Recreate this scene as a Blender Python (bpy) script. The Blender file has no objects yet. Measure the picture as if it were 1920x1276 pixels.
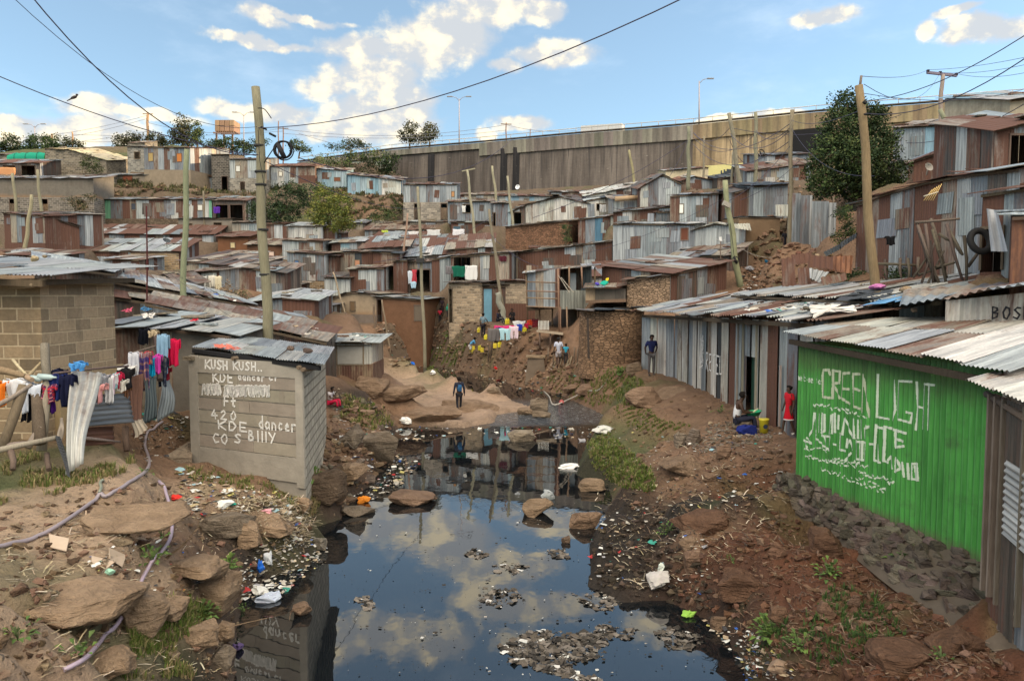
import bpy,bmesh,math,random
import numpy as np
from mathutils import Vector,Matrix,noise as mn
R=math.radians
random.seed(7)
S=bpy.context.scene
COL=S.collection

# ------------------------------------------------------------------ camera
cam_data=bpy.data.cameras.new("camera")
cam=bpy.data.objects.new("camera",cam_data)
COL.objects.link(cam)
PITCH=R(3.6)
F=1400.0
cam.location=(0,0,5)
cam.rotation_euler=(R(90)-PITCH,0,0)
cam_data.sensor_width=36
cam_data.lens=F/1920*36
cam_data.clip_start=0.1
cam_data.clip_end=9000
S.camera=cam

def ray(px,py):
 xc=(px-960)/F;yc=(638-py)/F
 return Vector((xc,math.cos(PITCH)+math.sin(PITCH)*yc,-math.sin(PITCH)+math.cos(PITCH)*yc))
def P(px,py,D):                       # the point on that sight line D metres north of the bridge
 d=ray(px,py);return Vector((d.x*D/d.y,D,5+d.z*D/d.y))
def Z(px,py,z=0.0):                   # the point of that sight line at height z
 d=ray(px,py);t=(z-5)/d.z;return Vector((d.x*t,d.y*t,z))

# ------------------------------------------------------------------ light
SUN_EL,SUN_ROT=R(9),R(84)
S.view_settings.view_transform='Standard'
S.view_settings.look='None'
S.view_settings.exposure=1.85
S.view_settings.gamma=1
sun_l=bpy.data.lights.new("sun",'SUN');sun_l.energy=2.0;sun_l.angle=R(.6);sun_l.color=(1,.74,.45)
sun=bpy.data.objects.new("sun",sun_l);COL.objects.link(sun)
sd=Vector((math.sin(SUN_ROT)*math.cos(SUN_EL),math.cos(SUN_ROT)*math.cos(SUN_EL),math.sin(SUN_EL)))
sun.rotation_euler=sd.to_track_quat('Z','Y').to_euler()
sun.location=(60,0,40)

def mk(nt,typ,ins=None,**props):
 n=nt.nodes.new(typ)
 for k,v in props.items():setattr(n,k,v)
 for k,v in (ins or {}).items():
  s=n.inputs[k]
  if isinstance(v,bpy.types.NodeSocket):nt.links.new(v,s)
  elif isinstance(v,(tuple,list))and s.type=='RGBA' and len(v)==3:s.default_value=(*v,1)
  else:s.default_value=v
 return n
def ma(nt,op,a,b=0.0,c=0.0,clamp=False):
 n=mk(nt,'ShaderNodeMath',{0:a,1:b,2:c},operation=op,use_clamp=clamp);return n.outputs[0]
def mix(nt,f,a,b,mode='MIX'):
 n=mk(nt,'ShaderNodeMix',data_type='RGBA',blend_type=mode,clamp_factor=True)
 for i,v in ((0,f),(6,a),(7,b)):
  s=n.inputs[i]
  if isinstance(v,bpy.types.NodeSocket):nt.links.new(v,s)
  elif isinstance(v,(tuple,list)):s.default_value=(*v[:3],1)
  else:s.default_value=v
 return n.outputs[2]
def nz(nt,vec,scale,detail=4,rough=.6,dist=0.0):
 n=mk(nt,'ShaderNodeTexNoise',{'Vector':vec,'Scale':scale,'Detail':detail,'Roughness':rough,'Distortion':dist});return n.outputs['Fac']
def mapping(nt,vec,scale=(1,1,1),loc=(0,0,0)):
 return mk(nt,'ShaderNodeMapping',{'Vector':vec,'Scale':scale,'Location':loc}).outputs[0]
def sstep(nt,v,a,b):
 return mk(nt,'ShaderNodeMapRange',{'Value':v,'From Min':a,'From Max':b},interpolation_type='SMOOTHSTEP').outputs[0]

# ------------------------------------------------------------------ sky with evening clouds
W=bpy.data.worlds.new("World");S.world=W;W.use_nodes=True
nt=W.node_tree;nt.nodes.clear()
sky=mk(nt,'ShaderNodeTexSky',sky_type='NISHITA',sun_disc=False,sun_elevation=R(24),sun_rotation=SUN_ROT,altitude=1600,air_density=1.0,dust_density=.6,ozone_density=1.6)
tc=mk(nt,'ShaderNodeTexCoord').outputs['Generated']
sep=mk(nt,'ShaderNodeSeparateXYZ',{0:tc})
az=ma(nt,'ARCTAN2',sep.outputs[0],sep.outputs[1])
el=ma(nt,'ARCSINE',sep.outputs[2])
co=mk(nt,'ShaderNodeCombineXYZ',{0:az,1:el,2:0.0}).outputs[0]
w1=mk(nt,'ShaderNodeTexNoise',{'Vector':co,'Scale':9.0,'Detail':5.0,'Roughness':.6}).outputs['Color']
wv=mk(nt,'ShaderNodeVectorMath',{0:w1,1:(.5,.5,.5)},operation='SUBTRACT').outputs[0]
wv=mk(nt,'ShaderNodeVectorMath',{0:wv,'Scale':.05},operation='SCALE').outputs[0]
cw=mk(nt,'ShaderNodeVectorMath',{0:co,1:wv},operation='ADD').outputs[0]
blobs=[(700,210,105,50),(655,240,110,34),(735,228,85,44),(765,185,62,46),(610,160,60,26),(720,140,110,42),(790,85,90,50),(860,50,85,60),(915,5,85,40),(690,85,90,26),(1012,18,44,20),(1030,98,95,24),(945,125,34,18),
 (170,192,48,16),(185,246,95,32),(60,250,66,18),(545,208,60,24),(440,200,70,18),(480,76,95,9),(500,40,50,14),(985,232,62,15),(910,252,24,12),(1545,28,48,15),(1738,54,20,18),(1855,52,75,20),
 (250,212,110,12),(20,220,50,12),(560,30,90,9),(1380,230,160,12),(1800,25,40,8),(1330,-120,160,36),(700,-140,240,44),(200,-120,170,20),(1005,-60,200,26),(2300,120,200,50),(-500,150,200,60),(-300,20,150,30),(2600,-100,220,50)]
fld=None
for (bx,by,ax,ay)in blobs:
 d=ray(bx,by).normalized()
 c0=(math.atan2(d.x,d.y),math.asin(d.z),0)
 q=mk(nt,'ShaderNodeVectorMath',{0:cw,1:c0},operation='SUBTRACT').outputs[0]
 q=mk(nt,'ShaderNodeVectorMath',{0:q,1:(F/ax,F/ay,0)},operation='MULTIPLY').outputs[0]
 q=ma(nt,'SUBTRACT',1.0,mk(nt,'ShaderNodeVectorMath',{0:q},operation='LENGTH').outputs['Value'])
 fld=q if fld is None else ma(nt,'SMOOTH_MAX',fld,q,.25)
n1=nz(nt,mapping(nt,co,(1,1.35,1)),13.0,9,.57)
n2=nz(nt,mapping(nt,co,(1,1.35,1),(-.022,-.012,0)),13.0,9,.57)
n3=nz(nt,co,7.0,3,.5)
dens=sstep(nt,ma(nt,'ADD',fld,ma(nt,'MULTIPLY',ma(nt,'SUBTRACT',n1,.5),1.9)),-.20,.42)
rel=ma(nt,'MULTIPLY_ADD',ma(nt,'SUBTRACT',n1,n2),3.6,.5)
shade=ma(nt,'ADD',rel,ma(nt,'MULTIPLY',ma(nt,'SUBTRACT',n3,.5),1.1))
lowc=sstep(nt,el,.30,.05)
shade=ma(nt,'ADD',ma(nt,'MULTIPLY',shade,.8),ma(nt,'MULTIPLY',lowc,.30),clamp=True)
ccol=mix(nt,sstep(nt,shade,.25,.85),(3.6,3.75,3.9),(8.0,6.8,4.6))
# thin high veil
veil=ma(nt,'MULTIPLY',sstep(nt,nz(nt,mapping(nt,co,(1,2.4,1)),4.0,6,.6),.5,.8),.35)
skyc=mix(nt,.18,mix(nt,1.0,sky.outputs[0],(1.06,1.16,1.08),'MULTIPLY'),(4.2,5.1,5.6))
skyc=mix(nt,veil,skyc,(5.2,6.0,6.8))
fin=mix(nt,ma(nt,'MULTIPLY',dens,.93),skyc,ccol)
# unseen bright cloud added to the sky behind the bridge as warm fill
fillm=sstep(nt,ma(nt,'ADD',ma(nt,'MULTIPLY',sep.outputs[1],-1.0),ma(nt,'MULTIPLY',n3,.5)),.10,.65)
fillm=ma(nt,'MULTIPLY',fillm,sstep(nt,el,.12,.75))
fin=mix(nt,fillm,fin,(25.0,22.0,17.8))
bg=mk(nt,'ShaderNodeBackground',{'Color':fin,'Strength':.055})
nt.links.new(bg.outputs[0],mk(nt,'ShaderNodeOutputWorld').inputs[0])

# ------------------------------------------------------------------ materials
MATS={}
def newmat(name):
 m=bpy.data.materials.new(name);m.use_nodes=True;MATS[name]=m
 t=m.node_tree;t.nodes.clear()
 return m,t
def finish(t,col,rough,bump=None,bs=.5,metal=0.0,bd=.02,spec=.3,extra=None):
 ins={'Base Color':col,'Roughness':rough,'Metallic':metal,'Specular IOR Level':spec}
 ins.update(extra or {})
 b=mk(t,'ShaderNodeBsdfPrincipled',ins)
 if bump is not None:
  bn=mk(t,'ShaderNodeBump',{'Height':bump,'Strength':bs,'Distance':bd})
  t.links.new(bn.outputs[0],b.inputs['Normal'])
 t.links.new(b.outputs[0],mk(t,'ShaderNodeOutputMaterial').inputs[0])
def attr(t,n='Col'):
 a=mk(t,'ShaderNodeAttribute',attribute_name=n);return a.outputs['Color'],a.outputs['Alpha']
def uvc(t):return mk(t,'ShaderNodeTexCoord').outputs['UV']

def tin_mat(name,pitch,bs,wav=.10):
 m,t=newmat(name);c,a=attr(t);uv=uvc(t)
 st=nz(t,mapping(t,uv,(7,.35,1)),1.0,5,.65)
 st2=nz(t,mapping(t,uv,(1.6,.5,1)),1.0,6,.7,.4)
 fine=nz(t,uv,14,5,.7)
 rust=sstep(t,ma(t,'ADD',ma(t,'ADD',ma(t,'MULTIPLY',st,.45),ma(t,'MULTIPLY',st2,.45)),ma(t,'MULTIPLY',a,.62)),.64,.80)
 base=mix(t,1.0,c,mix(t,sstep(t,st,.25,.75),(.50,.50,.51),(1.38,1.37,1.35)),'MULTIPLY')
 base=mix(t,1.0,base,mix(t,fine,(.82,.82,.82),(1.16,1.16,1.16)),'MULTIPLY')
 rc=mix(t,fine,(.038,.018,.015),(.165,.08,.05))
 rc=mix(t,sstep(t,st,.35,.72),rc,(.112,.056,.043))
 col=mix(t,rust,base,rc)
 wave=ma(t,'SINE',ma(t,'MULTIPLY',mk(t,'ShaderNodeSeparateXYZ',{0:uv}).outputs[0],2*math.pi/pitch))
 h=ma(t,'ADD',ma(t,'MULTIPLY',wave,.5),ma(t,'MULTIPLY',fine,.4))
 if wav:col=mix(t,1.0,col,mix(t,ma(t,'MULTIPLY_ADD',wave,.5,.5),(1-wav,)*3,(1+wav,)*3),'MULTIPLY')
 rough=ma(t,'MULTIPLY_ADD',rust,.35,.5)
 finish(t,col,rough,h,bs,ma(t,'MULTIPLY',ma(t,'SUBTRACT',1.0,rust),.25),.02,.35)
tin_mat('tin',.19,.5)
tin_mat('tin_mid',.10,.55,.06)
tin_mat('tin_near',.5,0.05,0)

m,t=newmat('painted_tin');c,a=attr(t);uv=uvc(t)
d1=nz(t,mapping(t,uv,(6,.5,1)),1.0,6,.7);d2=nz(t,uv,2.2,6,.7)
vv=mk(t,'ShaderNodeSeparateXYZ',{0:uv}).outputs[1]
grime=sstep(t,ma(t,'ADD',d2,ma(t,'MULTIPLY',d1,.6)),.82,1.15)
col=mix(t,1.0,c,mix(t,sstep(t,d1,.25,.75),(.45,.5,.5),(1.45,1.35,1.4)),'MULTIPLY')
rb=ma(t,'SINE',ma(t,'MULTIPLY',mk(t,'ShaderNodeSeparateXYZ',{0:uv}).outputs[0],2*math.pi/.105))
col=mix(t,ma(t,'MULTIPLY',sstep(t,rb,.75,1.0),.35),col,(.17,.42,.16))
col=mix(t,ma(t,'MULTIPLY',sstep(t,nz(t,uv,9,6,.8),.64,.70),.6),col,(.20,.21,.18))
col=mix(t,sstep(t,nz(t,mapping(t,uv,(3,1.5,1),(9,4,0)),2.2,7,.75),.66,.72),col,(.13,.085,.05))
col=mix(t,ma(t,'MULTIPLY',grime,.85),col,(.045,.06,.035))
splash=sstep(t,ma(t,'ADD',vv,ma(t,'MULTIPLY',d1,.35)),.36,.14)
col=mix(t,ma(t,'MULTIPLY',splash,.7),col,(.11,.085,.06))
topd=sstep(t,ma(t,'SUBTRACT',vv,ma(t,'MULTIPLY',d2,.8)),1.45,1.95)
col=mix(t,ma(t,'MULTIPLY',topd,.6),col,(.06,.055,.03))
finish(t,col,.55,nz(t,uv,30,4),.15,.1)

def simple(name,rough=.8,var=.25,ns=9,bs=.4,bd=.02,spec=.25,stretch=(1,1,1),coord='Object',metal=0.0):
 m,t=newmat(name);c,a=attr(t)
 v=mk(t,'ShaderNodeTexCoord').outputs[coord]
 n=nz(t,mapping(t,v,stretch),ns,6,.65)
 n0=nz(t,v,ns*.15,3,.5)
 col=mix(t,1.0,c,mix(t,n,(1-var,)*3,(1+var,)*3),'MULTIPLY')
 col=mix(t,1.0,col,mix(t,n0,(1-var*.6,)*3,(1+var*.6,)*3),'MULTIPLY')
 finish(t,col,rough,n,bs,metal,bd,spec)
simple('plain',.75,.18,6,.2)
simple('cloth',.95,.12,30,.25,.01,.1)
simple('wood',.9,.6,5,.5,.015,.15,(9,9,.8))
simple('plastic',.35,.06,6,.05,spec=.5)
simple('skin',.6,.08,20,.1)
simple('cable',.7,.05,8,0)
simple('leafy',.7,.30,1.4,0,spec=.2)
simple('mud',.95,.32,2.6,.7,.04,.1)

m,t=newmat('stone');c,a=attr(t);ob=mk(t,'ShaderNodeTexCoord').outputs['Object']
n=nz(t,ob,3.0,8,.68);nf=nz(t,ob,22,5,.7);la=nz(t,mapping(t,ob,(.8,.8,5)),2.0,5,.6,.6)
ck=sstep(t,mk(t,'ShaderNodeTexVoronoi',{'Vector':mk(t,'ShaderNodeVectorMath',{0:ob,1:mk(t,'ShaderNodeTexNoise',{'Vector':ob,'Scale':2.0}).outputs['Color']},operation='ADD').outputs[0],'Scale':1.7},feature='DISTANCE_TO_EDGE').outputs['Distance'],.0,.03)
col=mix(t,1.0,c,mix(t,n,(.5,.48,.46),(1.5,1.48,1.44)),'MULTIPLY')
col=mix(t,1.0,col,mix(t,nf,(.7,)*3,(1.3,)*3),'MULTIPLY')
col=mix(t,1.0,col,mix(t,sstep(t,la,.35,.65),(.82,.8,.78),(1.15,1.15,1.14)),'MULTIPLY')
col=mix(t,ma(t,'MULTIPLY',ma(t,'SUBTRACT',1.0,ck),.0),col,(.05,.04,.03))
finish(t,col,.92,ma(t,'ADD',ma(t,'ADD',ma(t,'MULTIPLY',n,1.2),ma(t,'MULTIPLY',nf,.35)),ma(t,'MULTIPLY',la,1.3)),1.0,0,.13,.15)

m,t=newmat('grassy');c,a=attr(t)
finish(t,c,.8,spec=.15)

# block masonry, UV in metres
def block_mat(name,bw,bh,mortar,cm,tint=.5,bs=.6,jit=.0):
 m,t=newmat(name);c,a=attr(t);uv=uvc(t)
 uvn=uv
 if jit:
  w=mk(t,'ShaderNodeTexNoise',{'Vector':uv,'Scale':5.0,'Detail':3.0}).outputs['Color']
  w=mk(t,'ShaderNodeVectorMath',{0:mk(t,'ShaderNodeVectorMath',{0:w,1:(.5,.5,.5)},operation='SUBTRACT').outputs[0],'Scale':jit},operation='SCALE').outputs[0]
  uvn=mk(t,'ShaderNodeVectorMath',{0:uv,1:w},operation='ADD').outputs[0]
 br=mk(t,'ShaderNodeTexBrick',{'Vector':uvn,'Color1':(1-tint,)*3,'Color2':(1+tint*.7,1+tint*.6,1+tint*.45),'Mortar':(1,1,1),'Scale':1.0,'Mortar Size':mortar,'Mortar Smooth':.3,'Brick Width':bw,'Row Height':bh,'Bias':0.0})
 n=nz(t,uv,12,6,.7);n0=nz(t,mapping(t,uv,(1.5,.6,1)),1.0,5,.65)
 col=mix(t,1.0,c,br.outputs['Color'],'MULTIPLY')
 col=mix(t,br.outputs['Fac'],col,mix(t,.25,cm,c))
 col=mix(t,1.0,col,mix(t,n,(.6,)*3,(1.4,)*3),'MULTIPLY')
 col=mix(t,ma(t,'MULTIPLY',sstep(t,n0,.5,.8),.55),col,(.085,.075,.062))
 h=ma(t,'ADD',ma(t,'MULTIPLY',br.outputs['Fac'],-1.0),ma(t,'MULTIPLY',n,.6))
 finish(t,col,.93,h,bs,0,.03,.15)
block_mat('block',.42,.2,.018,(.36,.33,.28))
block_mat('quarry_stone',.56,.235,.019,(.46,.37,.25),.36,.8)
block_mat('kiosk_side',.44,.21,.024,(.17,.145,.115),.2,.8)
block_mat('rough_block',.36,.17,.03,(.30,.25,.19),.5,.8,.09)

m,t=newmat('rubble');c,a=attr(t);uv=uvc(t)
sc=mapping(t,uv,(4.6,8.6,1))
w=mk(t,'ShaderNodeTexNoise',{'Vector':sc,'Scale':.9,'Detail':3.0}).outputs['Color']
w=mk(t,'ShaderNodeVectorMath',{0:sc,1:w},operation='ADD').outputs[0]
ve=mk(t,'ShaderNodeTexVoronoi',{'Vector':w,'Scale':1.0},feature='DISTANCE_TO_EDGE',voronoi_dimensions='2D').outputs['Distance']
vc=mk(t,'ShaderNodeTexVoronoi',{'Vector':w,'Scale':1.0},voronoi_dimensions='2D').outputs['Color']
gap=sstep(t,ve,.0,.10);n=nz(t,uv,14,5,.7)
col=mix(t,1.0,c,mix(t,mk(t,'ShaderNodeSeparateColor',{0:vc}).outputs[0],(.62,.6,.58),(1.3,1.25,1.2)),'MULTIPLY')
col=mix(t,gap,(.075,.058,.045),col)
col=mix(t,1.0,col,mix(t,n,(.65,)*3,(1.35,)*3),'MULTIPLY')
finish(t,col,.95,ma(t,'ADD',ma(t,'MULTIPLY',gap,1.0),ma(t,'MULTIPLY',n,.5)),.9,0,.06,.15)

m,t=newmat('plaster');c,a=attr(t);uv=uvc(t)
n=nz(t,uv,4,7,.7);n2_=nz(t,uv,.9,5,.6,.5);st=nz(t,mapping(t,uv,(5,.3,1)),1.0,5,.6)
vv=mk(t,'ShaderNodeSeparateXYZ',{0:uv}).outputs[1]
col=mix(t,1.0,c,mix(t,n,(.62,)*3,(1.38,)*3),'MULTIPLY')
col=mix(t,ma(t,'MULTIPLY',sstep(t,ma(t,'ADD',n2_,ma(t,'MULTIPLY',st,.4)),.65,.95),.55),col,(.10,.085,.07))
col=mix(t,ma(t,'MULTIPLY',sstep(t,ma(t,'ADD',vv,ma(t,'MULTIPLY',n2_,.9)),1.0,.45),.8),col,(.26,.155,.085))
finish(t,col,.92,n,.5,0,.02,.2)

m,t=newmat('concrete_wall');c,a=attr(t);uv=uvc(t)
s1=nz(t,mapping(t,uv,(.55,.035,1)),1.0,6,.7);s2=nz(t,mapping(t,uv,(2.2,.10,1)),1.0,5,.6)
fb=nz(t,mapping(t,uv,(.4,3.5,1)),1.0,5,.75);n=nz(t,uv,3,6,.7)
pan=mk(t,'ShaderNodeTexBrick',{'Vector':uv,'Color1':(.8,.8,.8),'Color2':(1.25,1.25,1.25),'Mortar':(.6,.6,.6),'Scale':1.0,'Mortar Size':.03,'Brick Width':7.3,'Row Height':30.0},offset=0.0).outputs['Color']
col=mix(t,1.0,c,pan,'MULTIPLY')
col=mix(t,1.0,col,mix(t,sstep(t,s1,.3,.7),(.50,.48,.48),(1.45,1.42,1.38)),'MULTIPLY')
col=mix(t,ma(t,'MULTIPLY',sstep(t,s2,.48,.68),.75),col,(.05,.045,.045))
col=mix(t,ma(t,'MULTIPLY',sstep(t,ma(t,'ADD',ma(t,'MULTIPLY',s1,.7),ma(t,'MULTIPLY',s2,.3)),.62,.68),.88),col,(.022,.022,.026))
col=mix(t,1.0,col,mix(t,fb,(.8,)*3,(1.2,)*3),'MULTIPLY')
col=mix(t,ma(t,'MULTIPLY',sstep(t,nz(t,mapping(t,uv,(.8,5,1)),1.0,3,.6),.68,.74),.6),col,(.42,.38,.33))
col=mix(t,1.0,col,mix(t,n,(.75,)*3,(1.25,)*3),'MULTIPLY')
finish(t,col,.9,n,.3,0,.03,.2)

# terrain: Col carries soil colour per vertex
m,t=newmat('soil');c,a=attr(t);ob=mk(t,'ShaderNodeTexCoord').outputs['Object']
n=nz(t,ob,2.2,8,.68);nf=nz(t,ob,16,6,.7)
vo=mk(t,'ShaderNodeTexVoronoi',{'Vector':mk(t,'ShaderNodeVectorMath',{0:ob,1:mk(t,'ShaderNodeTexNoise',{'Vector':ob,'Scale':3.0}).outputs['Color']},operation='ADD').outputs[0],'Scale':5.5})
peb=sstep(t,vo.outputs['Distance'],.30,.10)
pm=ma(t,'MULTIPLY',peb,sstep(t,nz(t,ob,1.3,3),.45,.6))
col=mix(t,1.0,c,mix(t,n,(.5,.48,.46),(1.5,1.5,1.5)),'MULTIPLY')
col=mix(t,1.0,col,mix(t,nf,(.62,)*3,(1.4,)*3),'MULTIPLY')
col=mix(t,ma(t,'MULTIPLY',pm,.55),col,mix(t,mk(t,'ShaderNodeSeparateColor',{0:vo.outputs['Color']}).outputs[0],(.10,.075,.055),(.36,.27,.19)))
h=ma(t,'ADD',ma(t,'ADD',ma(t,'MULTIPLY',n,1.6),ma(t,'MULTIPLY',nf,.5)),ma(t,'MULTIPLY',pm,.5))
finish(t,col,.93,h,1.0,0,.10,.2)

m,t=newmat('river_water');ob=mk(t,'ShaderNodeTexCoord').outputs['Object']
yy=mk(t,'ShaderNodeSeparateXYZ',{0:ob}).outputs[1]
rip=nz(t,mapping(t,ob,(1,.6,1)),1.4,3,.5)
fast=ma(t,'MULTIPLY',sstep(t,yy,27.6,29.5),sstep(t,yy,36,33))
fr=nz(t,ob,7,5,.7)
h=ma(t,'ADD',ma(t,'MULTIPLY',rip,.0035),ma(t,'MULTIPLY',ma(t,'MULTIPLY',fr,fast),.09))
foam=ma(t,'MULTIPLY',ma(t,'MULTIPLY',sstep(t,nz(t,mapping(t,ob,(1,3,1)),4,6,.75),.48,.66),fast),.8)
scum=sstep(t,nz(t,mapping(t,ob,(1,1.5,1)),.8,8,.75),.67,.72)
col=mix(t,foam,mix(t,ma(t,'MULTIPLY',scum,.5),(.006,.008,.010),(.05,.05,.045)),(.45,.45,.43))
finish(t,col,ma(t,'MULTIPLY_ADD',scum,.12,ma(t,'MULTIPLY_ADD',foam,.4,.02)),h,1.0,0,1.0,.62,{'IOR':1.85})

# ------------------------------------------------------------------ mesh helpers
class MB:
 def __init__(s):s.v=[];s.f=[];s.uv=[];s.c=[];s.sm=[]
 def face(s,pts,uv=None,col=(.5,.5,.5,0),sm=False):
  b=len(s.v);s.v.extend([tuple(p)for p in pts]);s.f.append(tuple(range(b,b+len(pts))))
  s.uv.extend(uv if uv else [(0,0)]*len(pts));c=col if len(col)==4 else (*col,0)
  s.c.extend([c]*len(pts));s.sm.append(sm)
 def idx(s,base,ids,uv,col,sm=True):
  s.f.append(tuple(base+i for i in ids));s.uv.extend(uv if uv else [(0,0)]*len(ids));c=col if len(col)==4 else (*col,0)
  s.c.extend([c]*len(ids));s.sm.append(sm)
 def hexa(s,p,col,uvs=1.0):     # p: 4 bottom then 4 top
  for q in ((3,2,1,0),(4,5,6,7),(0,1,5,4),(1,2,6,5),(2,3,7,6),(3,0,4,7)):
   a=[Vector(p[i])for i in q];w=(a[1]-a[0]).length*uvs;h=(a[3]-a[0]).length*uvs
   s.face(a,[(0,0),(w,0),(w,h),(0,h)],col)
 def box(s,c,sx,sy,sz,col,rz=0.0,rx=0.0,ry=0.0):
  M=Matrix.Rotation(rz,3,'Z')@ Matrix.Rotation(ry,3,'Y')@ Matrix.Rotation(rx,3,'X');c=Vector(c)
  s.hexa([c+M@ Vector((x*sx/2,y*sy/2,z*sz/2))for z in (-1,1)for x,y in ((-1,-1),(1,-1),(1,1),(-1,1))],col)
 def bar(s,a,b,w,h,col):      # rectangular bar between two points
  a=Vector(a);b=Vector(b);d=(b-a).normalized();up=Vector((0,0,1))if abs(d.z)<.9 else Vector((0,1,0))
  r=d.cross(up).normalized()*w/2;u=r.cross(d).normalized()*h/2
  s.hexa([a-r-u,a+r-u,b+r-u,b-r-u,a-r+u,a+r+u,b+r+u,b-r+u],col)
 def tube(s,pts,rad,col,n=7,caps=True):
  pts=[Vector(p)for p in pts];m=len(pts)
  if not isinstance(rad,(list,tuple)):rad=[rad]*m
  base=len(s.v);ref=None;L=0
  for i,p in enumerate(pts):
   d=(pts[min(i+1,m-1)]-pts[max(i-1,0)]).normalized()
   if ref is None or abs(ref.dot(d))>.95:ref=Vector((0,0,1))if abs(d.z)<.9 else Vector((1,0,0))
   x=d.cross(ref).normalized();y=x.cross(d).normalized();ref=y
   for k in range(n):
    a=2*math.pi*k/n
    s.v.append(tuple(p+(x*math.cos(a)+y*math.sin(a))*rad[i]))
  for i in range(m-1):
   for k in range(n):
    k2=(k+1)% n
    s.idx(base,(i*n+k,i*n+k2,(i+1)*n+k2,(i+1)*n+k),[(k/n,i),((k+1)/n,i),((k+1)/n,i+1),(k/n,i+1)],col)
  if caps:
   s.idx(base,tuple(range(n-1,-1,-1)),None,col,False);s.idx(base,tuple((m-1)*n+k for k in range(n)),None,col,False)
 def build(s,name,mat,parent=None,loc=None):
  if not s.f:return None
  me=bpy.data.meshes.new(name)
  if loc is None:loc=Vector(parent.location)if parent is not None else Vector((0,0,0))
  V=np.array(s.v,dtype=np.float64).reshape(-1,3)
  if parent is None or parent.get('_pm')is None:V=V-np.array(loc)
  if parent is not None and parent.parent is not None:pass
  me.from_pydata(V.tolist(),[],s.f)
  ul=me.uv_layers.new(name='UVMap');ul.data.foreach_set('uv',np.array(s.uv,dtype=np.float32).ravel())
  ca=me.color_attributes.new('Col','FLOAT_COLOR','CORNER');ca.data.foreach_set('color',np.array(s.c,dtype=np.float32).ravel())
  me.polygons.foreach_set('use_smooth',s.sm)
  if any(s.sm)and len(s.f)>60:
   bm=bmesh.new();bm.from_mesh(me);bmesh.ops.remove_doubles(bm,verts=bm.verts,dist=1e-4);bm.to_mesh(me);bm.free()
  for m_ in (mat if isinstance(mat,(list,tuple))else [mat]):me.materials.append(MATS[m_])
  o=bpy.data.objects.new(name,me);COL.objects.link(o)
  if parent is not None:o.parent=parent
  else:o.location=loc
  return o
def tag(o,label,cat,group=None,kind=None):
 if label:o['label']=label
 if cat:o['category']=cat
 if group:o['group']=group
 if kind:o['kind']=kind
 return o
def root(name,loc,label,cat,group=None):
 o=bpy.data.objects.new(name,None);COL.objects.link(o);o.location=loc;o.empty_display_size=.2
 return tag(o,label,cat,group)
# note: every mesh under a root is stored relative to root.location (sub-parts too: parts sit at the root's origin)
def sub(mb,name,mat,part,rt):     # a sub-part: part sits at its root's origin, so offset by the root
 o=mb.build(name,mat,None,Vector(rt.location));o.location=(0,0,0);o.parent=part;return o
def copy_tree(o,parent=None):
 c=o.copy();COL.objects.link(c)
 if parent is not None:c.parent=parent
 for ch in list(o.children):copy_tree(ch,c)
 return c
def jit(c,a=.1):
 f=1+random.uniform(-a,a);g=1+random.uniform(-a,a)*.3
 return (c[0]*f,c[1]*f*g,c[2]*f,c[3]if len(c)>3 else 0)
PAL={
 'G':[(.25,.28,.305,.26),(.21,.24,.265,.32),(.30,.325,.34,.18),(.17,.19,.21,.38)],
 'L':[(.38,.40,.40,.2),(.33,.355,.365,.26),(.42,.42,.395,.3)],
 'W':[(.53,.52,.475,.24),(.45,.44,.395,.36)],
 'R':[(.20,.155,.135,.74),(.15,.105,.09,.82),(.24,.20,.175,.60),(.12,.075,.062,.92),(.30,.28,.26,.55)],
 'O':[(.34,.15,.07,.45),(.26,.11,.055,.7)],
 'T':[(.27,.235,.19,.42),(.23,.19,.15,.5),(.33,.29,.23,.35)],
 'B':[(.22,.34,.42,.06),(.25,.36,.42,.12),(.30,.38,.42,.1)],
 'E':[(.15,.34,.22,.15)],'K':[(.05,.055,.06,.2)],'D':[(.12,.105,.09,.35),(.09,.08,.07,.4)],
 'C':[(.07,.16,.24,.1)],'Y':[(.55,.47,.30,.15)],
}

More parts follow.
